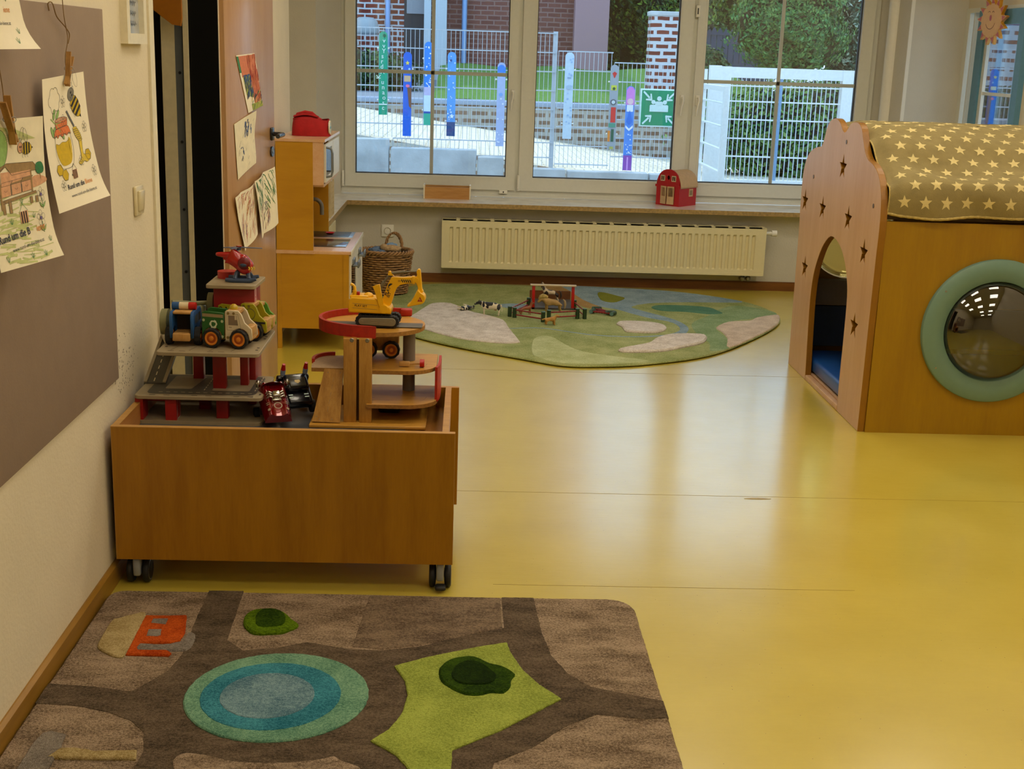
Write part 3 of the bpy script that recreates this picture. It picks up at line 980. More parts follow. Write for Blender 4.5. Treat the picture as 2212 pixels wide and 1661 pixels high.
# low stone wall, coping and lawn
t = thing('low_brick_wall', 'low weathered brick wall with a grey coping across the yard', 'wall', (0, 20.5, 0))
M_OLD = brick('old_wall_brick', '#6f5a4c', '#8c7463', '#a8a49c', 1.0, .03, .30, .115)
MB().box((-4, 0, -.4), (5, .3, .76)).build('wall_body', M_OLD, t)
MB().rbox((-4.05, -.05, .745), (5.05, .35, .82), .012).build('coping', plain('coping_slate', '#8d9bb0', .7), t)
mb = MB(); mb.grid(lambda u, v: (-.6 + 5.6 * u, 20.8 + 5 * v, .80 + .5 * v + .03 * math.sin(u * 20)), 20, 10)
tag(mb.build('lawn', plain('lawn_grass', '#4f7a2c', .95, vary=.3, nscale=20)), kind='structure')
mb = MB(); mb.grid(lambda u, v: (-9 + 8.4 * u, 20.8 + 6 * v, .80 + .25 * v), 8, 6)
tag(mb.build('upper_path', plain('asphalt', '#7d8794', .9, vary=.1)), kind='structure')

# church-like brick building behind
t = thing('brick_building', 'red brick building with white mortar filling the view behind the fence', 'building', (0, 26, 0))
MB().box((-9, 0, -1), (-.905, 4, 9)).build('brick_wing', brick('building_brick', '#6b332b', '#7d4034', '#b6b9c0', 1.0, .016, .26, .10), t)
MB().box((-.18, .1, -1), (2.0, 4, 9)).box((-.52, .05, -1), (-.18, .2, 9)).build('brick_wing', brick('building_brick_plain', '#6e4440', '#7c4f49', '#8b6d69', 1.0, .012, .26, .09), t)
MB().box((1.96, -.25, -1), (2.62, 4, 9)).build('rendered_bay', plain('pink_render', '#a5828a', .85, vary=.05), t)
MB().box((-1.33, -.02, 1.2), (-.90, .02, 4)).build('window_opening', plain('dark_opening', '#1d232c', .5), t)
MB().box((-1.28, -.06, 2.22), (-.88, -.02, 3.2)).build('window_panel', plain('grey_panel', '#8c9098', .5), t)
for (a, b) in ((-.93, -.80), (-.74, -.50)):
    MB().box((a, -.45, -.5), (b, -.2, 9)).build('pillar', plain('pale_pillar_paint', '#b4bfcc', .7), t)
for x in (-1.64, -.165):
    MB().cyl((x, -.08, -.5), (x, -.08, 9), .05, n=12).build('downpipe', plain('zinc_downpipe', '#7ea3d6', .4, .3), t)
tag(MB().lathe([(0, .32), (.14, .31), (.22, .24), (.25, .05), (.22, 0), (0, 0)], n=16).build('yard_lamp', plain('grey_lamp_hood', '#9aa3ab', .5), loc=(-2.02, 25.4, 1.80)), 'rounded grey hood against the brick wall at the far left', 'lamp')

# shrubs and trees: dense leaf cards on lumpy crowns
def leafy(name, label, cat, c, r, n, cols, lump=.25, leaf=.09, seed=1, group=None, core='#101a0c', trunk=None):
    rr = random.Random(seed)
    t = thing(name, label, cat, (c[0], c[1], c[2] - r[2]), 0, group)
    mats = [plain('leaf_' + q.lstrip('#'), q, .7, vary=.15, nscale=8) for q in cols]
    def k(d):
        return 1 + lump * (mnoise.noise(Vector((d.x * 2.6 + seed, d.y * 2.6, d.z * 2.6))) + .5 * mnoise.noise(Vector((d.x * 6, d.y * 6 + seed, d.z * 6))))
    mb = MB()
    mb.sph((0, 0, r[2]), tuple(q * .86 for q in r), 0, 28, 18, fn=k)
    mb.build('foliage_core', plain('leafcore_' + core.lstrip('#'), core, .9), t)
    mb = MB()
    for _ in range(n):
        d = Vector((rr.gauss(0, 1), rr.gauss(0, 1), rr.gauss(0, 1))).normalized()
        if d.y > .45: d.y = -d.y
        q = k(d) * rr.uniform(.86, 1.03)
        p = Vector((d.x * r[0] * q, d.y * r[1] * q, r[2] + d.z * r[2] * q))
        a = Vector((rr.gauss(0, 1), rr.gauss(0, 1), rr.gauss(0, 1))).normalized()
        b = (d + a * .9).normalized()
        u = b.cross(a).normalized() * leaf * rr.uniform(.5, 1); w = b.cross(u).normalized() * leaf * rr.uniform(.4, .8)
        mb.add([p - u, p - w * .6, p + u, p + w * .6], [(0, 1, 2, 3)], min(len(mats) - 1, int(rr.random() * len(mats))))
    mb.build('foliage', mats, t)
    if trunk:
        MB().cyl((0, 0, -trunk), (0, 0, r[2] * .6), .09, .05, n=10).build('trunk', wood('bark', '#4a3a2a', '#2d2218', 'z', 3, .9), t)
    return t
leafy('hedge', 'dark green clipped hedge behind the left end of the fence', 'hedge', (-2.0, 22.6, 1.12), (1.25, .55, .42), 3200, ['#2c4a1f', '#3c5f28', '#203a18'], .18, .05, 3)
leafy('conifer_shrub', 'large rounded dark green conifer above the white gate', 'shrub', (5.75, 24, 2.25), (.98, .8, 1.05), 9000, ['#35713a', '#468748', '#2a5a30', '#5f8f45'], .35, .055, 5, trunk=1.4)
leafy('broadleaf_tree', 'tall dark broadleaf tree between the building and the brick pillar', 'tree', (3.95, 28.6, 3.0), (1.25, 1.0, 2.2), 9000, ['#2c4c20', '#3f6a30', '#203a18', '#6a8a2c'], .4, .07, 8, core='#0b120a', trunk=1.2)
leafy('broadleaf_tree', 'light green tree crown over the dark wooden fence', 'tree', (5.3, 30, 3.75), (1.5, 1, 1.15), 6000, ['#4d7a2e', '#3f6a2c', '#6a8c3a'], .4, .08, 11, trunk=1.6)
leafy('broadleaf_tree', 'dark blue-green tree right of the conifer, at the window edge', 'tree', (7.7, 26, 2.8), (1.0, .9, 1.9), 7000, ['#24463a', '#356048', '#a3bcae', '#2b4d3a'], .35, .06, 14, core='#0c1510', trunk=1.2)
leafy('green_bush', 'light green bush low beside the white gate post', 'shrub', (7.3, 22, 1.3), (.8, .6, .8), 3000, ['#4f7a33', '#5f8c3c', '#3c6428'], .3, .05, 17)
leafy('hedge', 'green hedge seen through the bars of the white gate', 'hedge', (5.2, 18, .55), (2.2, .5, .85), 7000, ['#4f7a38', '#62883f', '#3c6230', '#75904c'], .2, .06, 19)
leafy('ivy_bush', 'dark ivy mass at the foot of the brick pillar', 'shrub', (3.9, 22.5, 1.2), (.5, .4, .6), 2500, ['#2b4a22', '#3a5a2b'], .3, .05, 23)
# dark timber fence
t = thing('timber_fence', 'dark blue-grey timber fence with pointed tops by the conifer', 'fence', (4.4, 28, .2))
mb = MB()
for i in range(16):
    x = i * .125
    mb.prism([(x, 0), (x + .115, 0), (x + .115, 1.98 - i * .012), (x + .0575, 2.08 - i * .012), (x, 1.98 - i * .012)], 0, .02, ax='y')
mb.build('fence_board', plain('dark_timber', '#3b4a62', .8, vary=.12), t)
MB().box((0, -.03, 1.2), (2.0, 0, 1.27)).box((0, -.03, 1.85), (2.0, 0, 1.90)).build('fence_rail', MATS['dark_timber'], t)

# beyond the right-hand window; the slat is built for a reflection in its pane
t = thing('side_building', 'whitewashed brick wall seen through the blue-framed window', 'building', (6.6, 15, 0))
M_WB = brick('side_brick', '#8f4a3e', '#7a5048', '#b9c4d2', 1.0, .035, .26, .115)
MB().box((-.5, 2.0, -1), (3.4, 2.3, 6)).build('brick_wall', M_WB, t)
MB().box((-2.26, -3.1, -1), (-2.0, -2.9, 6)).build('brick_wall', brick('near_side_brick', '#5f5040', '#6c5c4a', '#7c7060', 1.0, .014, .25, .12), t)

fence('mesh_fence', 'white mesh fence seen through the blue-framed window on the right', 5.0, 6.4, .95, 1.75, 14.1)
slat('royal blue slat with a yellow star added as the reflection in the blue-framed window', 5.60, 1.545, .90, '#1568e0', [('star', .005, .87, .022, '#ffe35a'), ('dot', -.015, .78, .01, '#a8d0ff'), ('band', .66, .72, '#e8e0c0', -.03, .03), ('dot', .0, .52, .016, '#ff7aa0'), ('poly', [(-.045, .60), (-.005, .60), (-.02, 0), (-.045, 0)], '#80606a')], w=.085, y=14.06)
leafy('hedge', 'dark hedge below the brick wall seen through the blue-framed window', 'hedge', (6.2, 15.4, 1.05), (.9, .3, .32), 2500, ['#24401c', '#345528', '#1b3016'], .15, .05, 31)
tag(MB().box((4.6, 14.3, .6), (9.5, 14.9, 1.0)).build('paved_edge', plain('grey_gravel', '#9aa4b4', .9, vary=.25, nscale=40)), kind='structure')

leafy('broadleaf_tree', 'broad green tree mass filling the gap behind the dark timber fence', 'tree', (8.3, 37.6, 4.4), (3.4, 1.5, 3.4), 9000, ['#35602e', '#47753a', '#2a4a26', '#5f8a40'], .3, .12, 41, trunk=1.0)

leafy('broadleaf_tree', 'dark tree mass right beside the pink rendered bay of the brick building', 'tree', (4.1, 33, 3.4), (1.7, 1.2, 3.0), 7000, ['#2b4a20', '#3b5f2a', '#1f3717', '#55772c'], .3, .11, 43, trunk=1.0)
# ================================================================ radiator under the window
M_RAD = plain('radiator_enamel', '#e6daae', .3, vary=.02, coat=.3)
rd = thing('radiator', 'long cream ribbed panel radiator under the window sill', 'radiator', (.925, 8.68, .13))
W2 = 1.095; H = .318
mb = MB()
pitch = .0437; nr = 48; x0 = -W2 + .045
prof = []
for i in range(nr):
    a = x0 + i * pitch
    prof += [(a, 0), (a + .005, .013), (a + .021, .013), (a + .026, 0)]
prof = [(-W2, 0)] + prof + [(W2, 0)]
zs = [(.0, 0), (.032, 0), (.042, 1), (H - .055, 1), (H - .045, 0), (H - .004, 0), (H, -.3)]
for j in range(len(zs) - 1):
    (za, ka), (zb, kb) = zs[j], zs[j + 1]
    for i in range(len(prof) - 1):
        (xa, ya), (xb, yb) = prof[i], prof[i + 1]
        mb.add([(xa, ya * max(ka, 0), za), (xb, yb * max(ka, 0), za), (xb, yb * max(kb, 0), zb), (xa, ya * max(kb, 0), zb)], [(0, 1, 2, 3)])
mb.build('front_panel', M_RAD, rd)
mb = MB().box((-W2 - .006, .0, -.004), (-W2, .10, H + .004)).box((W2, .0, -.004), (W2 + .006, .10, H + .004))
mb.box((-W2, .085, 0), (W2, .10, H)).box((-W2, .001, -.006), (W2, .02, .0)).box((-W2, -.003, -.006), (W2, .001, .012))
mb.build('casing', M_RAD, rd)
mb = MB().box((-W2, .0, H - .002), (W2, .012, H + .006)).box((-W2, .085, H - .002), (W2, .1, H + .006)).box((-W2, .046, H - .002), (W2, .054, H + .006))
n = 19
for i in range(n):
    a = -W2 + 2 * W2 * i / n
    mb.box((a, .0, H - .002), (a + 2 * W2 / n - .026, .1, H + .006))
mb.build('top_grille', M_RAD, rd)
mb = MB().cyl((W2 + .006, .045, H - .035), (W2 + .05, .045, H - .035), .012).cyl((W2 + .05, .045, H - .035), (W2 + .085, .045, H - .035), .021)
mb.build('thermostat_valve', M_WHITE, rd)
mb = MB()
for x in (W2 - .125, W2 - .085):
    mb.cyl((x, .05, -.045), (x, .05, 0), .011).cyl((x, .05, -.045), (x, .14, -.045), .009).sph((x, .05, -.03), .018)
mb.build('pipe_connection', M_STEEL, rd)
rs = thing('radiator', 'small white radiator behind the play kitchen under the side sill', 'radiator', (-.90, 8.05, .16))
MB().rbox((-.03, -.42, 0), (.03, .42, .33), .008).build('casing', M_RAD, rs)
mb = MB()
for i in range(20): mb.rbox((.03, -.40 + i * .04, .03), (.038, -.378 + i * .04, .30), .004)
mb.build('ribs', M_RAD, rs)
# wall socket behind the basket
t = thing('wall_socket', 'cream wall socket low on the wall behind the wicker basket', 'socket', (-.55, 8.83, .345))
MB().rbox((-.042, -.010, -.042), (.042, 0, .042), .004).build('socket_plate', M_WHITE, t)
MB().lathe([(.0, -.006), (.019, -.006), (.021, .004), (.024, .004)], M=T(0, -.010, 0) @ RX(PI / 2), n=20).build('socket_cup', plain('socket_cup_plastic', '#b9b19b', .4), t)

# ================================================================ play kitchen
M_KW = wood('kitchen_birch_ply', '#c18d1c', '#b07c10', 'x', 1.5, .4, 5, fine=.15)
M_KT = wood('kitchen_birch_top', '#dcb795', '#cf9f76', 'y', 1.4, .32, 7, coat=.3)
M_KWH = plain('kitchen_white', '#dcd8cc', .35)
M_GREYP = plain('grey_handle_plastic', '#6e7479', .4)
kt = thing('play_kitchen', "child's play kitchen of birch plywood with white doors, sink and hob", 'play kitchen', (-.99, 6.69, 0))
Wd = .745   # along y
mb = MB().box((.022, 0, .108), (.345, .016, .505)).box((0, -.004, 0), (.022, .02, .505))
mb.box((.345, -.003, .0), (.3735, .02, .505))
mb.build('side_panel', M_KW, kt)
mb = MB().box((0, Wd - .016, .0), (.372, Wd, .505)); mb.build('side_panel', M_KW, kt)
MB().box((0, .016, .108), (.006, Wd - .016, .505)).box((.006, .016, .108), (.372, Wd - .016, .122)).build('body_panel', M_KW, kt)
MB().box((-.004, -.006, .505), (.195, 0, .522)).rbox((-.004, 0, .503), (.385, Wd, .522), .002).build('worktop', M_KT, kt)
MB().rbox((.384, -.002, .500), (.3875, Wd + .002, .524), .001).build('worktop_edge', M_KWH, kt)
# upper cabinet
mb = MB().box((0, 0, .522), (.19, .016, 1.078)); mb.build('side_panel', M_KW, kt)
mb = MB().box((0, Wd - .016, .522), (.19, Wd, 1.078)); mb.build('side_panel', M_KW, kt)
MB().box((0, .016, .522), (.006, Wd - .016, 1.078)).build('back_panel', M_KW, kt)
MB().box((-.003, -.004, 1.078), (.252, Wd + .004, 1.092)).build('top_board', M_KT, kt)
MB().box((.19, 0, .86), (.245, .014, 1.078)).box((.006, .014, .85), (.245, Wd - .016, .864)).build('cabinet_box', M_KT, kt)
mw = MB().box((.245, .02, .872), (.254, .048, 1.066)).box((.245, .33, .872), (.254, .37, 1.066)).box((.245, .048, .872), (.254, .33, .90)).box((.245, .048, 1.04), (.254, .33, 1.066)).build('microwave_door', M_KWH, kt)
MB().box((.248, .048, .90), (.251, .33, 1.04)).build('door_window', glass('kitchen_door_window', (.75, .8, .85, 1), .2), mw)
MB().tube([(.254, .035, .90), (.28, .035, .905), (.287, .035, .93), (.287, .035, 1.02), (.28, .035, 1.045), (.254, .035, 1.05)], .006, 8).build('door_handle', M_GREYP, mw)
MB().box((.245, .38, .872), (.254, .70, 1.066)).build('cabinet_door', M_KWH, kt)
# tap, sink, hob
MB().cyl((.10, .40, .522), (.10, .40, .54), .018).tube([(.10, .40, .53), (.10, .40, .70)] + [(.10 + .045 - .045 * math.cos(a), .40, .70 + .045 * math.sin(a)) for a in [PI * k / 8 for k in range(1, 9)]] + [(.19, .40, .66)], .011, 10).build('tap', plain('grey_tap_plastic', '#6c6963', .35), kt)
sk = MB().rbox((.085, .50, .521), (.345, .73, .5245), .02)
sk.build('sink_rim', M_STEEL, kt)
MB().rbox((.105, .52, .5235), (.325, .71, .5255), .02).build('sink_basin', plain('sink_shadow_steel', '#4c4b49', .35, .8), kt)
MB().rbox((.085, .14, .5215), (.345, .42, .5265), .012).build('hob', plain('hob_glass', '#4a4038', .12, coat=.6), kt)
# lower doors
for (a, b, nm) in ((.012, .365, 'oven_door'), (.375, .735, 'cupboard_door')):
    dd = MB().box((.374, a, .12), (.383, a + .035, .498)).box((.374, b - .035, .12), (.383, b, .498)).box((.374, a + .035, .12), (.383, b - .035, .155)).box((.374, a + .035, .44), (.383, b - .035, .498))
    if nm == 'cupboard_door': dd.box((.375, a + .035, .155), (.381, b - .035, .44))
    o = dd.build(nm, M_KWH, kt)
    if nm == 'oven_door':
        MB().box((.377, a + .035, .155), (.380, b - .035, .44)).build('door_window', MATS['kitchen_door_window'], o)
    yc = a + .09
    MB().rbox((.383, yc, .425), (.418, yc + .10, .437), .004).rbox((.409, yc, .437 - .018), (.418, yc + .10, .455), .004).rbox((.383, yc, .437), (.392, yc + .1, .465), .003).build('door_handle', M_GREYP, o)
# red plate in the sink
tag(MB().lathe([(0, 0), (.018, .001), (.027, .008), (.026, .009), (.018, .004), (0, .003)], n=24).build('toy_plate', M_RED, loc=(-.78, 7.31, .5265)), 'small red toy dish lying in the play kitchen sink', 'toy dish')

# red doctor's bag on top
t = thing('toy_doctor_bag', "red fabric toy doctor's case with a round white badge, on the play kitchen", 'toy bag', (-.84, 6.97, 1.093))
M_BAG = plain('red_felt', '#a30e12', .85, vary=.12, nscale=30, bmp=.4, bscale=60, bdist=.004)
def bagf(d):
    return 1.0
mb = MB()
def bag(u, v):
    a = 2 * PI * u
    z = .085 * v
    ex = 4.0
    c, s_ = math.cos(a), math.sin(a)
    k = (abs(c) ** ex + abs(s_) ** ex) ** (-1 / ex)
    w = 1 - .28 * v ** 2.2
    return (k * c * .10 * (1 - .10 * v ** 2) + .004 * math.sin(9 * a) * v, k * s_ * .065 * w + .002 * math.sin(5 * a), z + .004 * math.sin(3 * a) * v)
mb.grid(bag, 48, 12, closed_u=True)
mb.sph((-.02, 0, .083), (.078, .046, .020), nu=24, nv=10)
mb.build('bag_body', M_BAG, t)
mb = MB()
mb.tube([(-.085, -.0, .085), (-.07, -.01, .108), (-.03, -.015, .118), (.005, -.015, .115), (.03, -.005, .095)], [.008, .010, .012, .010, .008], 8)
mb.sheet(lambda u, v: (-.09 + .13 * u, -.035 + .05 * v, .098 + .012 * math.sin(PI * u) + .006 * math.sin(PI * v * 2)), 10, 5, .004)
mb.build('carry_handle', M_BAG, t)
MB().cyl((.096, -.02, .045), (.1025, -.02, .045), .036, n=28).build('badge', plain('white_felt', '#e8e2d2', .8), t)
MB().box((.1025, -.026, .020), (.1035, -.014, .070)).box((.1025, -.045, .039), (.1035, .005, .051)).build('badge_cross', plain('light_blue_felt', '#7fb6cc', .8), t)

# slatted white toy crate on the side sill
t = thing('slatted_crate', 'small pale slatted crate on the side sill behind the play kitchen', 'crate', (-.89, 7.82, .56))
mb = MB().box((-.07, -.10, 0), (.07, .10, .008))
for i in range(6):
    mb.box((.062, -.10, .02 + i * .032), (.07, .10, .04 + i * .032)).box((-.07, -.10, .02 + i * .032), (.07, -.094, .04 + i * .032)).box((-.07, .094, .02 + i * .032), (.07, .10, .04 + i * .032))
for (x, y) in ((-.066, -.096), (.062, -.096), (-.066, .09), (.062, .09)):
    mb.box((x - .0006, y - .0046, 0), (x + .0086, y + .0066, .215))
for k in range(5): mb.box((.0695, -.09 + k * .042, .01), (.072, -.078 + k * .042, .21))
mb.build('crate_slats', plain('pale_crate_wood', '#c9b48a', .6), t)

# ================================================================ wicker basket with cloths
M_WICK = plain('wicker', '#9a7346', .65, vary=.35, nscale=30)
M_WICKD = plain('dark_wicker', '#3c2a18', .7, vary=.3)
t = thing('wicker_basket', 'woven wicker basket with a looped handle on the rug by the play kitchen', 'basket', (-.525, 8.28, .016))
mb = MB()
def brad(z): return .118 + .030 * (z / .27)
nrow = 17
for j in range(nrow):
    z = .012 + j * .0150
    P = []
    for i in range(72):
        a = 2 * PI * i / 72
        r = brad(z) + .006 * math.sin(9 * a * 1.0 + (PI if j % 2 else 0) * 1.0 + 9 * a)
        P.append((r * math.cos(a) * 1.12, r * math.sin(a) * .88, z + .0015 * math.sin(5 * a + j)))
    mb.tube(P, .0066, 6, closed=True)
mb.build('woven_wall', M_WICK, t)
mb = MB().cyl((0, 0, 0), (0, 0, .012), .112)
for i in range(36):
    a = 2 * PI * i / 36
    mb.tube([(brad(0) * math.cos(a) * 1.1, brad(0) * math.sin(a) * .86, .0), (brad(.27) * math.cos(a) * 1.1, brad(.27) * math.sin(a) * .86, .265)], .003, 5)
mb.sheet(lambda u, v: (.97 * brad(.26 * v) * 1.06 * math.cos(2 * PI * u), .97 * brad(.26 * v) * .83 * math.sin(2 * PI * u), .26 * v), 32, 2, .001)
mb.build('stakes', M_WICKD, t)
mb = MB()
for ph in range(3):
    P = []
    for i in range(120):
        a = 2 * PI * i / 120
        q = a * 14 + ph * 2 * PI / 3
        r = brad(.27) + .010 * math.cos(q)
        P.append((r * math.cos(a) * 1.12, r * math.sin(a) * .88, .272 + .010 * math.sin(q)))
    mb.tube(P, .007, 6, closed=True)
mb.build('braided_rim', M_WICK, t)
mb = MB()
for ph in range(3):
    P = []
    for i in range(40):
        s_ = i / 39
        q = s_ * 24 + ph * 2 * PI / 3
        th = PI * s_
        P.append((.045 + .052 * math.cos(th) + .006 * math.cos(q), .11 + .006 * math.sin(q), .27 + .105 * math.sin(th) ** .8 + .004 * math.cos(q)))
    mb.tube(P, .006, 6)
    P2 = [(p[0] - .09, p[1] - .22, p[2] - .105 * math.sin(PI * i / 39) * .55) for i, p in enumerate(P)]
    mb.tube(P2, .006, 6) if ph < 0 else None
mb.build('handle', M_WICK, t)
M_DEN = plain('denim_blue_cloth', '#5f7390', .9, vary=.15, nscale=25, bmp=.5, bscale=80, bdist=.004)
def lump_cloth(name, label, c, r, mat, seed, cat='cloth', amp=.35, M=None):
    def k(d): return 1 + amp * mnoise.noise(Vector((d.x * 1.8 + seed, d.y * 1.8, d.z * 1.8))) + amp * .5 * mnoise.noise(Vector((d.x * 4 + seed, d.y * 4, d.z * 4)))
    return tag(MB().sph((0, 0, 0), r, 0, 40, 24, fn=k).build(name, mat, loc=c), label, cat)
lump_cloth('folded_cloth', 'blue-grey cloth bunched in the left of the wicker basket', (-.585, 8.25, .283), (.062, .07, .035), M_DEN, 3)
lump_cloth('folded_cloth', 'light blue cloth at the back of the wicker basket by the handle', (-.50, 8.33, .30), (.05, .045, .032), plain('light_blue_cloth', '#7f9cc0', .9, vary=.1), 6)
pt = thing('plush_toy', 'beige fluffy plush toy lying on the cloths in the wicker basket', 'plush toy', (-.485, 8.24, .31))
MB().sph((0, 0, 0), (.060, .035, .024), 0, 32, 18, fn=lambda d: 1 + .2 * mnoise.noise(d * 5)).build('plush_body', plain('beige_plush', '#b89a72', .95, vary=.25, nscale=60, bmp=.8, bscale=200, bdist=.004), pt)
MB().sph((-.05, 0, .008), (.026, .024, .022), 0, 20, 12, fn=lambda d: 1 + .2 * mnoise.noise(d * 6)).build('plush_head', MATS['beige_plush'], pt)

# ================================================================ things on the sill
t = thing('wooden_box', 'open wooden box with cream rim on the left half of the window sill', 'box', (-.15, 8.99, .56))
M_BOXW = wood('reddish_wood', '#c99656', '#b07a3c', 'x', 3, .4, 8)
MB().box((-.153, -.055, 0), (.153, -.047, .080)).box((-.153, .047, 0), (.153, .055, .084)).box((-.155, -.047, 0), (.155, .047, .006)).cyl((-.03, -.056, .068), (-.03, -.0549, .068), .004, n=10).build('box_body', M_BOXW, t)
for s_ in (-1, 1):
    MB().box((min(s_ * .163, s_ * .153), -.056, 0), (max(s_ * .163, s_ * .153), .056, .094)).build('box_end', plain('cream_paint_wood', '#e3d7bb', .5), t)
mb = MB()
rr = random.Random(4)
for i in range(9):
    x = -.14 + i * .031
    mb.rbox((x, -.04, .008), (x + .024, .04, .035 + rr.random() * .035), .003, m=i % 3)
tag(mb.build('card_stack', [plain('card_blue', '#7d8694', .6), plain('card_brown', '#7a4a26', .6), plain('card_white', '#c9c6bc', .6)], origin=(-.0, 0, 0), loc=(-.15, 8.99, .56)), 'loose cards and blocks lying inside the wooden box on the sill', 'cards')

t = thing('toy_barn', 'red wooden toy barn with pale doors and rounded roof on the sill', 'toy barn', (1.375, 8.925, .56), R_(-44))
M_BRED = plain('barn_red', '#b0141c', .4, vary=.05)
M_BNAT = plain('barn_natural_wood', '#c9a67a', .5, vary=.08)
def gam(w, h0, h1, n=14):
    return [(-w, 0), (w, 0), (w, h0)] + [(w * math.cos(PI * i / n) * 1.0, h0 + (h1 - h0) * math.sin(PI * i / n) ** .8) for i in range(1, n)] + [(-w, h0)]
g = gam(.105, .115, .215)
holes = [ccw(rrect(-.062, .018, .062, .118, .003))[::-1], circ(0, .165, .013, 16)[::-1]]
for sx in (-1, 1):
    holes.append(rrect(sx * .05 - .016, .147, sx * .05 + .016, .175, .002)[::-1])
v, f = panel([g] + holes, .010)
MB().add(v, f, 0, False, T(0, 0, 0) @ RX(PI / 2)).build('front_wall', M_BRED, t)
MB().prism(gam(.105, .115, .20), .21, .218, ax='y').build('rear_wall', M_BRED, t)
MB().box((.097, .005, 0), (.105, .21, .118)).box((-.105, .005, 0), (-.097, .21, .118)).box((-.097, .005, 0), (.097, .21, .008)).build('side_wall', M_BRED, t)
mb = MB()
mb.sheet(lambda u, v: (.112 * math.cos(PI * u), -.0 + .222 * v, .112 + .095 * math.sin(PI * u) ** .85), 24, 1, .006)
mb.box((-.112, .0, .108), (-.10, .222, .116)).box((.10, .0, .108), (.112, .222, .116))
mb.build('roof', M_BNAT, t)
mb = MB().box((-.116, -.008, .108), (.116, -.004, .122)); mb.build('front_trim', M_BRED, t)
def bdoor(name, M):
    mb = MB()
    mb.box((0, -.004, 0), (.056, .002, .045)).box((0, -.004, .045), (.008, .002, .105)).box((.048, -.004, .045), (.056, .002, .105)).box((.008, -.004, .097), (.048, .002, .105))
    for i in range(3): mb.box((.014 + i * .012, -.002, .045), (.018 + i * .012, .001, .1))
    mb.v = [tuple(M @ Vector(p)) for p in mb.v]
    return mb.build(name, M_BNAT, t)
bdoor('barn_door', T(-.060, -.008, .01) @ RZ(R_(-12))); bdoor('barn_door', T(.060, -.008, .01) @ Matrix.Scale(-1, 4, (1, 0, 0)) @ RZ(R_(-12)))
for sx in (-1, 1):
    mb = MB()
    for q in (((-.019, .144), (.019, .149)), ((-.019, .173), (.019, .178)), ((-.019, .144), (-.014, .178)), ((.014, .144), (.019, .178)), ((-.0015, .144), (.0015, .178))):
        mb.box((sx * .05 + q[0][0], -.009, q[0][1]), (sx * .05 + q[1][0], -.005, q[1][1]))
    mb.build('window_frame', plain('barn_window_wood', '#d8c8a8', .5), t)
mb = MB().box((.105, .12, .055), (.108, .17, .10)); mb.build('side_window', M_BNAT, t)
mb = MB().box((.108, .128, .063), (.1085, .162, .092)); mb.build('window_pane', plain('barn_window_dark', '#8f7550', .5), t)
t.scale = (.92, .92, 1.16)

# ================================================================ wall things, left
M_SWI = plain('ivory_switch', '#d6c9a2', .3, coat=.3)
t = thing('light_switch', 'ivory light switch on the left wall beside the doorway', 'light switch', (-1.02, 4.02, 1.075))
MB().rbox((0, -.048, -.045), (.010, .045, .045), .004).build('switch_plate', M_SWI, t)
MB().rbox((.008, -.032, -.032), (.017, .032, .032), .004, M=RY(R_(4))).build('rocker', M_SWI, t)
t = thing('picture_frame', 'small white framed picture with handwriting above the light switch', 'picture', (-1.02, 4.02, 1.628))
z0, z1 = -.088, .088
mb = MB()
for (a, b, c, d_) in ((-.115, .115, z0, z0 + .03), (-.115, .115, z1 - .03, z1), (-.115, -.082, z0 + .03, z1 - .03), (.082, .115, z0 + .03, z1 - .03)):
    mb.box((0, a, c), (.022, b, d_))
mb.build('frame', plain('white_frame_wood', '#e3d9bd', .4), t)
MB().box((0, -.084, z0 + .02), (.006, .084, z1 - .02)).box((.0061, -.082, z0 + .03), (.0065, -.05, z1 - .03), 1).build('photo_sheet', [plain('photo_paper', '#a9adb3', .25, vary=.12, nscale=18, coat=.5), plain('mat_board', '#e6dec6', .7)], t)
d = Draw(lambda u, v, h: (.0066 + h, u, v), h=.0004)
for k, z in enumerate((.03, .0, -.03)):
    P = [(-.04 + i * .0045, z + .009 * math.sin(i * 1.7 + k) * math.cos(i * .6)) for i in range(20)]
    d.line(smooth2d(P, 3, False), .0022, plain('blue_black_ink', '#2b3a55', .6))
d.build('handwriting', t)
# orange triangle hung at the top of the doorway lining
t = thing('wooden_triangle', 'orange wooden triangle frame hanging in the doorway, top left', 'hanging triangle', (-1.20, 5.30, 1.62))
v, f = panel([smooth2d([(-.15, .12), (.02, -.005), (.055, -.01), (.06, .02), (.06, .5), (.04, .52)], 1), [(-.045, .13), (.012, .09), (.024, .10), (.024, .30), (.0, .33)][::-1]], .012, .002)
MB().add(v, f, 0, False, T(0, 0, 0) @ RX(PI / 2)).build('triangle_frame', plain('orange_varnished_wood', '#a0620c', .4, coat=.2), t)
MB().tube([(.03, .0, .5), (.03, .02, .62), (.03, .08, .66)], .002, 6).build('hanging_cord', plain('cord_jute', '#7a5a34', .9), t)
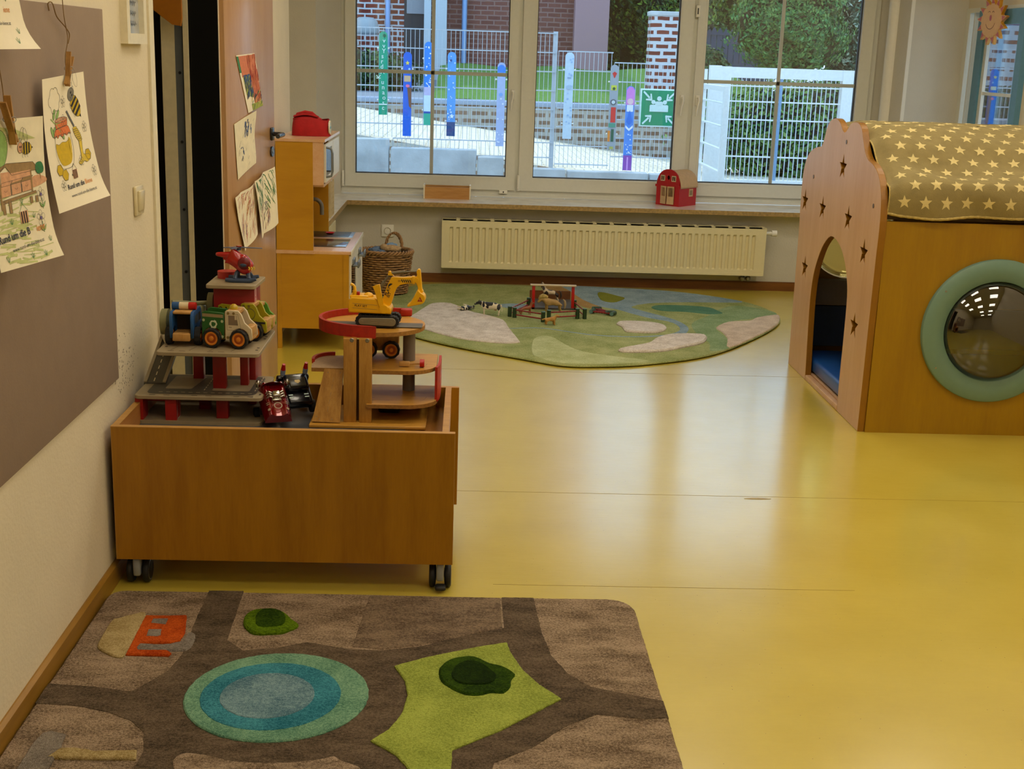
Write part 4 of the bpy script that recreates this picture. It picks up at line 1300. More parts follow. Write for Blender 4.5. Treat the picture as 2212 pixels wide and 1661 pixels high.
# ================================================================ pinboard and colouring sheets on the left wall
tag(MB().rbox((-1.02, 1.2, .59), (-1.012, 3.70, 1.63), .002).build('pinboard', plain('taupe_pinboard', '#8d7866', .85, vary=.05, nscale=12, bmp=.2, bscale=150), origin=(-1.016, 2.5, 1.1)),
    'large taupe pinboard covering the left wall', 'pinboard')
PAPER = plain('white_paper', '#eee4cb', .7, vary=.02)
PAPER2 = plain('creamy_paper', '#e6dcc0', .7, vary=.06, nscale=30)
LN = plain('outline_grey', '#4a463f', .7)
YEL = plain('crayon_yellow', '#c9a90c', .7, vary=.1, nscale=90)
YEL2 = plain('crayon_light_yellow', '#d8bc3c', .7, vary=.1, nscale=90)
ORA = plain('crayon_orange', '#d8743c', .7, vary=.15, nscale=90)
ORP = plain('print_orange', '#d98a3a', .7)
GRN = plain('crayon_green', '#8fb468', .7, vary=.15, nscale=90)
GRL = plain('crayon_pale_green', '#b9bf7e', .7, vary=.12, nscale=60)
DKG = plain('crayon_dark_green', '#2f7a4a', .7, vary=.15, nscale=90)
BRN = plain('crayon_brown', '#96794f', .7, vary=.15, nscale=90)
SAL = plain('crayon_salmon', '#cf9c78', .7, vary=.15, nscale=90)
GRY = plain('crayon_grey', '#7a766c', .7, vary=.15, nscale=90)
VIO = plain('crayon_violet', '#6a5a96', .7, vary=.1, nscale=90)
BLK2 = plain('print_black', '#25211e', .7)
NAVY = plain('print_navy', '#2e3346', .7)

def sheet_map(tl, tr, bl, br, curl):
    tl, tr, bl, br = [Vector(p) for p in (tl, tr, bl, br)]
    def f(u, v, h=0.0):     # u 0..21 cm, v 0..29.7 cm from the bottom
        a = u / 21.0; b = v / 29.7
        p = (bl * (1 - a) + br * a) * (1 - b) + (tl * (1 - a) + tr * a) * b
        off = curl[0] * math.sin(PI * min(1, max(0, b))) + curl[1] * max(0, .22 - b) ** 2 * a * 10
        return (p.x + off + h, p.y, p.z)
    return f

def flower(d, x, y, r, mat=None, c=None):
    for k in range(5):
        a = 2 * PI * k / 5 + PI / 2
        pts = circ(x + r * .62 * math.cos(a), y + r * .72 * math.sin(a), r * .34, 10, ry=r * .4)
        if mat: d.fill(pts, mat)
        d.line(pts, .07, LN, True)
    if c: d.fill(circ(x, y, r * .25, 8), c, .0004)
    d.line(circ(x, y, r * .25, 8), .06, LN, True)

def bee(d, x, y, k, face, ang=-.9, flip=1):
    c, s_ = math.cos(ang), math.sin(ang)
    P = lambda a, b: (x + k * (a * c - b * s_), y + k * (a * s_ + b * c))
    for (wx, wy, wa) in ((.2, 1.9, 1.9), (1.1, 1.75, 1.3)):
        q = [(wx + .45 * math.cos(t) * 1.0 - .95 * math.sin(t) * math.cos(wa) , wy + .95 * math.sin(t)) for t in [2 * PI * i / 18 for i in range(18)]]
        d.line([P(*p) if ang == 0 else (x + k * p[0], y + k * p[1]) for p in q], .07, LN, True)
    body = [(1.35 + 1.25 * math.cos(t), -.05 + .85 * math.sin(t) * (1 - .1 * math.cos(t))) for t in [2 * PI * i / 28 for i in range(28)]]
    d.fill([P(*p) for p in body], YEL)
    for bx in (.75, 1.35, 1.95):
        hh = .85 * math.sqrt(max(.01, 1 - ((bx - 1.35) / 1.25) ** 2))
        d.fill([P(bx - .16, -hh - .04), P(bx + .16, -hh * .97), P(bx + .16, hh * .93), P(bx - .16, hh)], BLK2, .0005)
    d.line([P(*p) for p in body], .08, LN, True)
    d.fill([P(2.55, .15), P(2.9, -.05), P(2.55, -.2)], BLK2, .0005)
    hd = [P(-.15 + .62 * math.cos(t), .1 + .75 * math.sin(t)) for t in [2 * PI * i / 20 for i in range(20)]]
    d.out(hd, .08, face, LN)
    for e in (-.3, .05):
        d.fill([P(e + .1 * math.cos(t), .2 + .17 * math.sin(t)) for t in [2 * PI * i / 10 for i in range(10)]], BLK2, .0007)
    d.line([P(-.4, -.2), P(-.2, -.33), P(.05, -.2)], .06, BLK2, dh=.0009)
    for e in (-.35, .15):
        q = P(e, .8); d.line([q, (q[0] - .1 * k, q[1] + .5 * k), (q[0] - .35 * k, q[1] + .62 * k), (q[0] - .4 * k, q[1] + .45 * k)], .07, LN)
    for e in (.3, .9, 1.5):
        q = P(e, -.75); d.line([q, (q[0] - .02, q[1] - .45 * k), (q[0] + .15 * k, q[1] - .55 * k)], .07, LN)

def tuft(d, x, y, r):
    for a in (-.5, 0, .5):
        d.line([(x + a * .25 * r, y), (x + a * r, y + r * (1 - abs(a) * .5))], .12, DKG if r > .9 else LN)

def footer(d, y, x0=8.4):
    w = d.text(x0 - 3.4, y, 'Rund um die ', 1.55, NAVY, bold=.018, sx=.92)
    d.text(x0 - 3.4 + w + .35, y, 'Biene', 1.55, ORP, bold=.004, sx=.92)
    d.text(x0 - 2.7, y - 1.9, 'www.rund-um-die-biene.at', 1.05, NAVY, sx=.95)
    # little striped bee basket logo
    bx, by = x0 + .9, y + 1.9
    d.fill([(bx - .9, by), (bx + 1.1, by), (bx + 1.2, by + 2), (bx - .8, by + 2)], SAL)
    for q in (-.7, -.1, .5):
        d.fill([(bx + q, by), (bx + q + .3, by), (bx + q + .4, by + 2), (bx + q + .1, by + 2)], BLK2, .0005)
    d.line([(bx - .8, by + 2), (bx + .1, by + 3.4), (bx + 1.2, by + 2)], .09, BLK2)
    d.fill([(bx - .9, by + .6), (bx - 1.3, by + .95), (bx - .9, by + 1.3)], BLK2)

# --- right sheet: honey jar
FR = sheet_map((-.990, 3.089, 1.456), (-.953, 3.290, 1.472), (-.958, 3.059, 1.151), (-.905, 3.269, 1.173), (-.010, .02))
sr = thing('colouring_sheet', 'hanging colouring sheet with a honey jar and a bee, right of the other sheets', 'colouring sheet', (0, 0, 0), 0, 'bee colouring sheets on the left wall')
MB().sheet(lambda u, v: FR(21 * u, 29.7 * v), 14, 20, .0004, axis=(1, 0, 0)).build('paper', PAPER, sr)
d = Draw(FR)
cl = []
for (cx, cy, r) in ((3.6, 24.3, 1.2), (4.4, 26.2, 1.1), (5.9, 26.3, 1.1), (6.9, 24.9, 1.1), (6.2, 23.2, 1.1), (4.6, 22.7, 1.1)):
    a0 = math.atan2(cy - 24.6, cx - 5.2)
    cl += circ(cx, cy, r, 8, a0 - 1.2, a0 + 1.2)
cl.sort(key=lambda p: math.atan2(p[1] - 24.6, p[0] - 5.2))
d.line(cl, .09, LN, True)
bee(d, 13.4, 24.7, 2.3, GRY)
flower(d, 9.2, 23.8, 1.2); flower(d, 8.7, 19.6, 1.25); flower(d, 18.2, 17.0, 1.2); flower(d, 14.0, 9.6, 1.1); flower(d, 18.6, 6.6, 1.2); flower(d, 4.2, 5.4, 1.1)
d.line(smooth2d([(3.0, 20.6), (5.0, 19.3), (7.4, 19.4)], 4, False), .22, GRN); d.line(smooth2d([(5.2, 19.2), (7.0, 17.2)], 4, False), .2, GRN)
for (x, y, a) in ((4.6, 21.4, 1.2), (6.2, 21.2, .9), (3.2, 17.6, 1.9), (4.2, 17.4, 1.4), (7.6, 16.6, -1.1)):
    P = [(x + 1.3 * math.cos(t) * math.cos(a) - .5 * math.sin(t) * math.sin(a), y + 1.3 * math.cos(t) * math.sin(a) + .5 * math.sin(t) * math.cos(a)) for t in [2 * PI * i / 12 for i in range(12)]]
    d.out(P, .07, GRN, LN)
# jar
base_fn = d.fn
d.fn = lambda u, v, h: base_fn(u, 8.7 + (v - 5.6) * .83, h)
jar = [(4.0, 13.6), (3.6, 11), (4.0, 8.6), (5.0, 6.4), (6.2, 5.6 + .3), (9.2, 5.9), (10.6, 7.0), (11.3, 9), (11.6, 11.5), (11.2, 14), (10.6, 15.0), (4.8, 15.0)]
d.line(smooth2d(jar, 4), .1, LN, True)
d.fill(smooth2d([(4.2, 13.0), (5.5, 12.6), (7.0, 13.1), (8.8, 12.9), (10.8, 13.6), (10.9, 11), (10.4, 8.4), (9.2, 6.9), (6.4, 6.7), (5.2, 7.6), (4.4, 9.4), (4.1, 11)], 3), YEL)
d.line(smooth2d([(4.2, 13.0), (5.5, 12.6), (7.0, 13.1), (8.8, 12.9), (10.8, 13.6)], 3, False), .08, LN)
d.fill([(10.0, 14.0), (10.5, 14.0), (10.4, 9.6), (10.0, 9.6)], YEL2, .0006)
d.out(smooth2d([(4.3, 16.4), (3.8, 14.6), (4.6, 15.2), (5.4, 14.4), (6.4, 15.2), (7.4, 14.4), (8.5, 15.2), (9.6, 14.6), (10.6, 15.4), (11.4, 14.8), (10.9, 16.5), (9.8, 17.3), (5.4, 17.0)], 2), .09, ORA, LN)
d.out([(4.9, 16.8), (10.2, 17.3), (10.5, 19.3), (4.8, 18.7)], .09, ORA, LN)
d.out(circ(7.65, 19.1, 2.9, 24, ry=.75), .09, SAL, LN)
# dipper and dripping honey
d.line([(10.6, 21.0), (13.3, 16.6)], .62, plain('crayon_slate', '#5c5f63', .7))
for i in range(7):
    t = i / 6.0
    d.out(circ(13.6 + t * 1.6, 15.9 - t * 3.4, 1.0 + .4 * math.sin(PI * t), 14, ry=.42), .08, YEL2, LN)
d.out(smooth2d([(14.6, 12.2), (15.9, 12.4), (15.6, 9.6), (15.8, 8.2), (18.0, 7.9), (18.3, 6.6), (16.4, 5.9), (15.4, 6.4), (13.6, 5.7), (12.8, 6.5), (14.4, 7.6)], 3), .08, YEL2, LN)
d.fn = base_fn
for (x, y) in ((17.6, 10.6), (4.0, 9.0), (5.9, 7.6)):
    d.out(circ(x, y, 1.35, 6), .09, YEL, LN)
footer(d, 4.3, 9.0)
d.build('printed_picture', sr)

# --- left sheet: beehives
FL = sheet_map((-.990, 2.707, 1.381), (-.934, 2.905, 1.384), (-.960, 2.664, 1.077), (-.902, 2.866, 1.085), (-.010, .02))
sl = thing('colouring_sheet', 'colouring sheet with beehives on a stand washed in green crayon, cut off at the left', 'colouring sheet', (0, 0, 0), 0, 'bee colouring sheets on the left wall')
MB().sheet(lambda u, v: FL(21 * u, 29.7 * v), 14, 20, .0004, axis=(1, 0, 0)).build('paper', PAPER2, sl)
d = Draw(FL)
rr = random.Random(9)
for i in range(70):
    y = rr.uniform(.6, 13.5); x = rr.uniform(.5, 14)
    d.line([(x, y), (x + rr.uniform(2, 6), y + rr.uniform(-.8, .8))], rr.uniform(.15, .5), GRL, dh=.0001)
for i in range(26):
    a = i * .24
    d.line([(1 + a, 24.8 + 3.6 * math.sin(i * .12)), (8 + a * 1.6, 28.3 - .12 * i)], .12, GRL, dh=.0001)
bee(d, 12.4, 23.5, 1.5, SAL, ang=0)
d.out(smooth2d([(3.0, 27.2), (5.4, 27.6), (7.2, 26.0), (7.6, 23.6), (6.6, 21.0), (4.8, 19.6), (3.2, 20.4), (1.5, 22)], 4), .1, GRN, LN)
# shed roof and hives
f0 = d.fn
d.fn = lambda u, v, h: f0(u, 10.8 + (v - 4.6) * .66, h)
d.fill([(4.8, 12.5), (15.6, 13.4), (15.6, 17.2), (4.8, 17.2)], SAL)
d.fill(smooth2d([(14.5, 13), (17, 14.8), (20.6, 13.8), (20.6, 12.2), (15, 11)], 4), SAL)
d.out([(3.6, 18.4), (7.0, 19.8), (16.4, 19.2), (18.4, 16.6), (8.6, 16.0), (6.6, 18.9), (3.6, 16.6)], .1, BRN, LN)
d.line([(15.4, 16.6), (15.4, 9.6)], .5, BRN); d.line([(4.2, 16.6), (4.2, 6)], .5, BRN)
for i in range(3):
    x = 4.4 + i * 3.7
    d.out([(x, 9.6 + i * .35), (x + 3.4, 9.9 + i * .35), (x + 3.4, 13.2 + i * .3), (x, 12.9 + i * .3)], .1, SAL, LN)
    d.out([(x - .3, 12.9 + i * .3), (x + 3.5, 13.2 + i * .3), (x + 4.2, 14.4 + i * .3), (x + .6, 14.1 + i * .3)], .1, BRN, LN)
    d.line(circ(x + 1.7, 11.7 + i * .33, .45, 8, PI, 2 * PI), .09, LN)
d.out([(4.0, 8.7), (16.6, 10.1), (16.8, 9.3), (4.0, 7.6)], .09, BRN, LN)
for x in (4.4, 6.6, 14.2, 16.2):
    d.out([(x, 8.4), (x + .9, 8.4), (x + .9, 4.6 + (x > 10) * 1.8), (x, 4.6 + (x > 10) * 1.8)], .08, BRN, LN)
d.out(smooth2d([(17.6, 18.6), (19.4, 18.8), (20.2, 17), (19.8, 15.4), (18.0, 15.2), (17.2, 16.8)], 3), .08, DKG, LN); d.line([(18.8, 15.2), (18.8, 13.6)], .25, BRN)
d.fn = f0
flower(d, 18.2, 13.4, 1.4, None, VIO); flower(d, 17.0, 8.6, 1.5, None, VIO)
for (x, y) in ((18.4, 11.0), (17.2, 6.2)):
    d.line([(x, y + 1.6), (x, y - .6)], .14, DKG); d.out(smooth2d([(x, y), (x - 1.1, y + .9), (x - .5, y - .2)], 3), .06, GRN, LN); d.out(smooth2d([(x, y), (x + 1.1, y + .9), (x + .5, y - .2)], 3), .06, GRN, LN)
for (x, y) in ((11.0, 12.4), (6.6, 8.6), (14.6, 9.0), (18.6, 3.6), (11, 1.2), (15.4, 1.0), (3, 1.6)): tuft(d, x, y, 1.1)
mbt = footer
d.text(1.2, 5.3, 'Rund um die B', 2.1, NAVY, ang=.06, bold=.02, sx=.88)
d.text(14.6, 6.05, 'iene', 2.1, ORP, ang=.06, bold=.004, sx=.9)
d.text(5.0, 3.2, 'www.rund-um-die-biene.at', 1.1, NAVY, ang=.06, sx=.95)
bx, by = 9.8, 8.3
d.fill([(bx, by), (bx + 2.8, by + .1), (bx + 2.8, by + 2.5), (bx, by + 2.4)], SAL)
for q in (.3, 1.1, 1.9):
    d.fill([(bx + q, by), (bx + q + .4, by), (bx + q + .4, by + 2.4), (bx + q, by + 2.4)], BLK2, .0005)
d.line([(bx, by + 2.4), (bx + 1.2, by + 4), (bx + 2.8, by + 2.5)], .1, DKG)
# everything above the foot of the page is scaled up a little so that the foot stays clear
d.build('printed_picture', sl)

# --- third sheet, cut off at the top left
FT = sheet_map((-.995, 2.690, 1.80), (-.985, 2.889, 1.819), (-1.0, 2.70, 1.522), (-.950, 2.893, 1.526), (-.004, .05))
st = thing('colouring_sheet', 'colouring sheet at the top left corner of which only the lower part shows', 'colouring sheet', (0, 0, 0), 0, 'bee colouring sheets on the left wall')
MB().sheet(lambda u, v: FT(21 * u, 29.7 * v), 12, 20, .0004, axis=(1, 0, 0)).build('paper', PAPER, st)
d = Draw(FT)
d.text(3.2, 7.6, 'Rund um die ', 1.75, NAVY, bold=.02, sx=.9); d.text(13.4, 7.6, 'iene', 1.75, ORP, bold=.004, sx=.9)
d.text(4.6, 5.0, 'www.rund-um-die-biene.at', 1.1, NAVY, sx=.9)
tuft(d, 17.2, 3.2, 1.2); tuft(d, 15.4, 1.2, 1.2)
d.out(smooth2d([(14, 12.4), (15, 9.8), (16, 12.4), (15, 11)], 3), .08, GRN, LN)
d.build('printed_picture', st)

# clothes pegs on jute strings
M_PEG = wood('peg_wood', '#b98a48', '#94682c', 'z', 8, .6, 6)
M_JUTE = plain('jute_string', '#7d6034', .9, vary=.2)
def peg(label, x, y, z, ang, s=1.0):
    t = thing('clothes_peg', label, 'clothes peg', (x, y, z), 0, 'wooden clothes pegs holding the sheets')
    s *= 1.15
    for k, (a, dx) in enumerate(((ang + .20, .0), (ang - .20, .0))):
        M = RX(-a)
        sg = -1 if k else 1
        mb = MB().prism([(sg * .001, -.036), (sg * .0045, -.036), (sg * .006, -.0), (sg * .0055, .036), (sg * .0025, .036), (sg * .0012, 0)], -.005, .005, ax='x', M=M)
        mb.build('peg_half', M_PEG, t)
    mb = MB()
    for i in range(3):
        mb.tube([(-.006 + i * .006 + .002 * math.cos(q), .004 * math.cos(q), .002 + .004 * math.sin(q)) for q in [2 * PI * j / 10 for j in range(10)]], .0006, 5, closed=True)
    mb.build('spring', M_STEEL, t)
    t.scale = (s, s, s)
    return t
peg('wooden clothes peg leaning right on top of the honey jar sheet', -.962, 3.202, 1.478, .50)
peg('wooden clothes peg leaning left on top of the beehive sheet', -.958, 2.765, 1.380, -.42, 1.25)
def string(label, pts, r=.0011):
    P = smooth2d([(p[1], p[2]) for p in pts], 6, False)
    xs = [pts[0][0] + (pts[-1][0] - pts[0][0]) * i / (len(P) - 1) for i in range(len(P))]
    mb = MB().tube([(xs[i], p[0], p[1]) for i, p in enumerate(P)], r, 6)
    tag(mb.build('jute_string', M_JUTE, origin=pts[0]), label, 'string', 'jute strings on the pinboard')
string('jute string running down to the peg of the honey jar sheet', [(-1.005, 3.318, 1.66), (-1.0, 3.305, 1.60), (-.995, 3.300, 1.55), (-.985, 3.25, 1.51), (-.975, 3.225, 1.485)])
string('loose curled end of jute string at the top of the pinboard', [(-1.004, 3.213, 1.612), (-1.0, 3.205, 1.628), (-1.0, 3.235, 1.630), (-1.0, 3.262, 1.60), (-1.0, 3.32, 1.578), (-1.0, 3.352, 1.560), (-1.0, 3.335, 1.538)], .0014)
string('jute string from the topmost sheet down to the peg of the beehive sheet', [(-.99, 2.80, 1.53), (-.985, 2.805, 1.45), (-.975, 2.79, 1.40)])

# ================================================================ drawings taped to the wooden door
# door plane: from (hx0,hy0) to (ex,ey)
dx_, dy_ = (ex - hx0) / L, (ey - hy0) / L
nx_, ny_ = dy_, -dx_
def dmap(s0, z0, fn_off):
    def f(u, v, h=0.0):      # metres along the door, metres up
        o = fn_off(u, v) + .001 + h
        s_ = s0 + u
        return (hx0 + dx_ * s_ + nx_ * o, hy0 + dy_ * s_ + ny_ * o, z0 + v)
    return f
def scribble(d, n, x0, y0, x1, y1, mats, seed, w=.0025, slope=0.0, amp=.03):
    rr = random.Random(seed)
    for i in range(n):
        a = rr.uniform(x0, x1); b = rr.uniform(y0, y1); m = mats[i % len(mats)]
        ln = rr.uniform(.5, 1) * amp
        P = [(a, b), (a + slope * ln + rr.uniform(-.3, .3) * ln, b + ln), (a + 2 * slope * ln + rr.uniform(-.3, .3) * ln, b + 2 * ln)]
        P = [(min(max(p[0], x0), x1), min(max(p[1], y0), y1)) for p in P]
        d.line(smooth2d(P, 3, False), w, m, dh=.0002 + .0002 * (i % 3))
CR = {k: plain('crayon_' + k, v, .75, vary=.1, nscale=90) for k, v in (('red', '#b8443a'), ('coral', '#cf7a58'), ('blue', '#4a6a9c'), ('navy', '#3a4668'), ('forest', '#2f7d55'), ('lime', '#9aa548'), ('amber', '#c98a2a'), ('mauve', '#8a6a8c'), ('lemon', '#d6c36a'))}
def E_(v): return (v - .5)
# top drawing, its lower left corner curling away
f1 = dmap(.075, 1.268, lambda u, v: .002 + .11 * max(0, (.10 - u)) * max(0, (.16 - v)) / .16 * 3.0)
t = thing('door_drawing', "child's drawing in red and orange crayon at the top of the wooden door", 'drawing', (0, 0, 0), 0, "children's drawings on the door")
# ground lines through px measured corners
def quad_sheet(t, name, f, q, mat, n=10, th=.0006):
    def g(u, v):
        a = (q[0][0] * (1 - u) + q[1][0] * u) * (1 - v) + (q[3][0] * (1 - u) + q[2][0] * u) * v
        b = (q[0][1] * (1 - u) + q[1][1] * u) * (1 - v) + (q[3][1] * (1 - u) + q[2][1] * u) * v
        return f(a, b)
    MB().sheet(g, n, n, th, axis=(nx_, ny_, 0)).build(name, mat, t)
    def h(u, v, hh=0):
        a = (q[0][0] * (1 - u) + q[1][0] * u) * (1 - v) + (q[3][0] * (1 - u) + q[2][0] * u) * v
        b = (q[0][1] * (1 - u) + q[1][1] * u) * (1 - v) + (q[3][1] * (1 - u) + q[2][1] * u) * v
        return f(a, b, hh)
    return h
q1 = quad_sheet(t, 'paper', f1, [(.215, -.005), (.43, .02), (.315, .245), (.06, .235)], PAPER)
d = Draw(q1)
d.fill([(.08, .62), (.5, .6), (.5, .98), (.1, .98)], CR['coral']); d.fill([(.5, .1), (.97, .12), (.97, .98), (.5, .98)], CR['coral'])
d.fill([(.12, .3), (.5, .22), (.5, .62), (.12, .62)], CR['lime']); d.fill([(.0, .7), (.1, .7), (.1, .98), (0, .98)], CR['forest'])
scribble(d, 60, .12, .22, .55, .64, [CR['navy'], CR['blue']], 2, .02, .8, .08)
scribble(d, 70, .5, .1, .98, .98, [CR['red'], CR['coral']], 3, .018, .3, .09)
d.fill([(.3, 0), (.98, 0), (.98, .10), (.3, .12)], CR['lime']); scribble(d, 26, .3, .02, .97, .3, [CR['forest'], CR['lemon'], CR['navy']], 5, .018, 1.4, .04)
d.build('crayon_marks', t)
f2 = dmap(.09, 1.01, lambda u, v: .003 + .05 * max(0, u - .12) * (1 + math.sin(v * 30)) * .5)
t = thing('door_drawing', 'pale drawing with a few blue strokes in the middle of the door', 'drawing', (0, 0, 0), 0, "children's drawings on the door")
q2 = quad_sheet(t, 'paper', f2, [(.035, -.018), (.27, .035), (.285, .26), (.0, .215)], PAPER2)
d = Draw(q2)
scribble(d, 16, .45, .62, .8, .92, [CR['blue'], CR['navy']], 7, .03, .15, .05)
scribble(d, 8, .25, .25, .5, .5, [CR['blue']], 8, .02, -.2, .04); scribble(d, 16, .1, .05, .95, .95, [MATS['outline_grey']], 9, .006, 1.2, .03)
d.build('crayon_marks', t)
t = thing('door_drawing', 'crumpled scribble drawing in red and green, lowest of the three on the door', 'drawing', (0, 0, 0), 0, "children's drawings on the door")
f3 = dmap(.02, .70, lambda u, v: .004 + .03 * abs(math.sin(u * 16 + v * 4)) * (.25 + .75 * abs(v - .12) * 4) * .6)
q3a = quad_sheet(t, 'paper', f3, [(.16, -.02), (.35, .03), (.37, .265), (.03, .225)], PAPER)
d = Draw(q3a)
scribble(d, 90, .05, .05, .95, .95, [CR['coral'], CR['red'], CR['mauve'], CR['amber']], 11, .009, .5, .11)
d.build('crayon_marks', t)
f3b = dmap(.30, .72, lambda u, v: .004 + .02 * abs(math.sin(u * 12 + 1)))
q3b = quad_sheet(t, 'paper', f3b, [(.10, -.015), (.355, .025), (.30, .29), (.0, .25)], PAPER)
d = Draw(q3b)
scribble(d, 90, .05, .35, .95, .97, [CR['forest'], DKG], 12, .010, -.6, .09); scribble(d, 60, .08, .05, .6, .5, [CR['red'], CR['mauve'], MATS['outline_grey']], 13, .006, .6, .08)
d.build('crayon_marks', t)

# ================================================================ smiling wooden sun at the right window
t = thing('wooden_sun', 'smiling wooden sun with pink-edged rays hanging by the right-hand window', 'wall ornament', (3.20, 8.16, 1.835))
rays = []
nn = 13
for i in range(nn):
    a = 2 * PI * i / nn + .12
    for (da, r) in ((-.20, .098), (-.06, .120), (.04, .148), (.10, .135), (.20, .100)):
        rays.append((r * math.cos(a + da), r * math.sin(a + da)))
M_SUNE = plain('sun_edge_wood', '#c98a18', .5)
M_SUNF = plain('sun_face_paint', '#d2a56c', .5, vary=.04)
v, f = panel([rays], .022, .001)
# outline lies in the (y,z) plane, face towards -x and a little towards the camera
MS = RZ(R_(14)) @ Matrix(((0, 0, -1, 0), (-1, 0, 0, 0), (0, 1, 0, 0), (0, 0, 0, 1)))
MB().add(v, f, 0, False, MS).build('ray_board', M_SUNE, t)
d = Draw(lambda u, v, h: tuple(MS @ Vector((u, v, .0112 + h))), h=.0004)
d.fill([(p[0] * .985, p[1] * .985) for p in rays], M_SUNF)
PK = plain('sun_ray_pink', '#b8605a', .5)
for i in range(nn):
    a = 2 * PI * i / nn + .12
    d.fill([(.104 * math.cos(a - .15), .104 * math.sin(a - .15)), (.138 * math.cos(a + .05), .138 * math.sin(a + .05)), (.104 * math.cos(a + .15), .104 * math.sin(a + .15))], PK, .0008)
d.fill(circ(0, 0, .098, 36), M_SUNF, .0012)
DK = plain('sun_ink', '#5a3a20', .6)
for ex_ in (-.026, .012):
    d.line(circ(ex_, .046, .010, 8, .2, PI - .2), .003, DK, dh=.002)
d.fill(circ(-.008, .016, .011, 16, ry=.018), plain('sun_nose', '#a5484a', .4), .002)
d.line(circ(-.006, -.005, .045, 14, PI * 1.12, PI * 1.93), .0032, DK, dh=.002)
d.build('painted_face', t)
MB().tube([(.012, 0, .12), (.03, 0, .25), (.08, 0, .38)], .0015, 6).build('hanging_cord', M_JUTE, t)
# ================================================================ rugs
def fuzzy(pts, n=8, amp=.0018, closed=True, sm=True, seed=1):
    P = smooth2d(pts, n, closed) if sm else pts
    # even out the spacing
    out = []
    L = len(P)
    for i in range(L):
        a = Vector(P[i]); b = Vector(P[(i + 1) % L])
        k = max(1, int((b - a).length / .010))
        for j in range(k):
            q = a.lerp(b, j / k)
            out.append((q.x + amp * mnoise.noise(Vector((q.x * 160, q.y * 160, seed))), q.y + amp * mnoise.noise(Vector((q.x * 160, q.y * 160, seed + 9)))))
    return ccw(out)
def patch(name, pts, z0, z1, mat, parent, n=6, sm=True, rnd=.003, origin=(0, 0, 0)):
    P = fuzzy(pts, n, sm=sm)
    P = [(p[0] - origin[0], p[1] - origin[1]) for p in P]
    return MB().prism(P, z0, z1, bev=rnd).build(name, mat, parent)

# --- near rug: a town map in taupe
O1 = (-.25, 2.8, 0)
r1 = thing('town_rug', 'thick taupe rug with town map motifs in front of the toy trolley', 'rug', O1)
TAU = pile('rug_taupe', '#64523f', '#b8a086', 7, True)
DKT = pile('rug_dark_taupe', '#453a2e', '#7c6a56', 9, True)
MID = pile('rug_mid_taupe', '#5c4c3e', '#9a846c', 9, True)
RBEI = pile('rug_beige', '#9c8450', '#cdb886', 14)
RORA = pile('rug_orange', '#a8380a', '#dd6420', 14)
RGR = pile('rug_green', '#3f5a06', '#6f8e14', 14)
RDG = pile('rug_dark_green', '#1c3204', '#3f5c0a', 14)
RLI = pile('rug_lime', '#84923a', '#b6c258', 9)
RSEA = pile('rug_seafoam', '#4f806a', '#8fbb98', 9)
RTEA = pile('rug_teal', '#22687a', '#4f9fae', 9)
RSLA = pile('rug_slate_blue', '#4a7080', '#8aaab2', 9)
RGRY = pile('rug_grey', '#6f655c', '#a0968a', 12)
def r1p(name, pts, z1, mat, n=6, sm=True, rnd=.003):
    return patch(name, pts, .004, z1, mat, r1, n, sm, rnd, O1)
out1 = circ(-.955, 3.43, .045, 5, PI / 2, PI) + [(-1.003, 2.3), (-1.003, 1.6), (.52, 1.6), (.512, 2.3), (.509, 2.55), (.503, 3.28)] + circ(.425, 3.395, .078, 6, 0, PI / 2) + [(.12, 3.47), (-.34, 3.476)]
r1p('rug_body', out1, .020, TAU, 1, False, .006)
# roads (darker, slightly lower cut pile lies on the body)
r1p('road', [(-.722, 3.478), (-.623, 3.480), (-.619, 3.36), (-.612, 3.16), (-.56, 3.10), (-.47, 3.12), (-.40, 3.155), (-.29, 3.118), (-.20, 3.112), (-.10, 3.14), (.013, 3.208), (.124, 3.262), (.122, 3.466), (.215, 3.467), (.226, 3.246), (.244, 3.102), (.282, 2.996), (.333, 2.93), (.425, 2.891), (.506, 2.861), (.507, 2.779), (.449, 2.770), (.336, 2.790), (.256, 2.731), (.176, 2.636), (.085, 2.566), (.06, 2.4), (.0, 2.2), (-.2, 2.1), (-.6, 2.2), (-.70, 2.45), (-.695, 2.60), (-.715, 2.68), (-.756, 2.73), (-.82, 2.77), (-.90, 2.797), (-1.0, 2.806), (-1.0, 2.905), (-.882, 2.892), (-.79, 2.87), (-.755, 2.93), (-.728, 2.98), (-.712, 3.07), (-.72, 3.29)], .0215, DKT, 1, False, .001)
r1p('grass_island', [(-.613, 2.527), (-.609, 2.585), (-.559, 2.584), (-.476, 2.556), (-.372, 2.556), (-.304, 2.57), (-.271, 2.584), (-.25, 2.565), (-.20, 2.52), (-.25, 2.4), (-.5, 2.35)], .0235, TAU, 3)
r1p('town_block', [(.12, 3.262), (.013, 3.206), (-.10, 3.146), (-.20, 3.118), (-.28, 3.13), (-.27, 3.30), (-.26, 3.463), (.118, 3.463)], .0222, MID, 1, False)
h_sh = [(-.833, 3.128), (-.783, 3.122), (-.729, 3.143), (-.723, 3.196), (-.701, 3.187), (-.696, 3.107), (-.726, 3.088), (-.827, 3.084)]
r1p('house_shadow', h_sh, .0245, RGRY, 2)
r1p('house_roof', [(-.875, 3.316), (-.859, 3.296), (-.856, 3.186), (-.853, 3.060), (-.869, 3.046), (-.898, 3.063), (-.935, 3.099), (-.940, 3.136), (-.942, 3.257), (-.929, 3.273)], .0265, RBEI, 2)
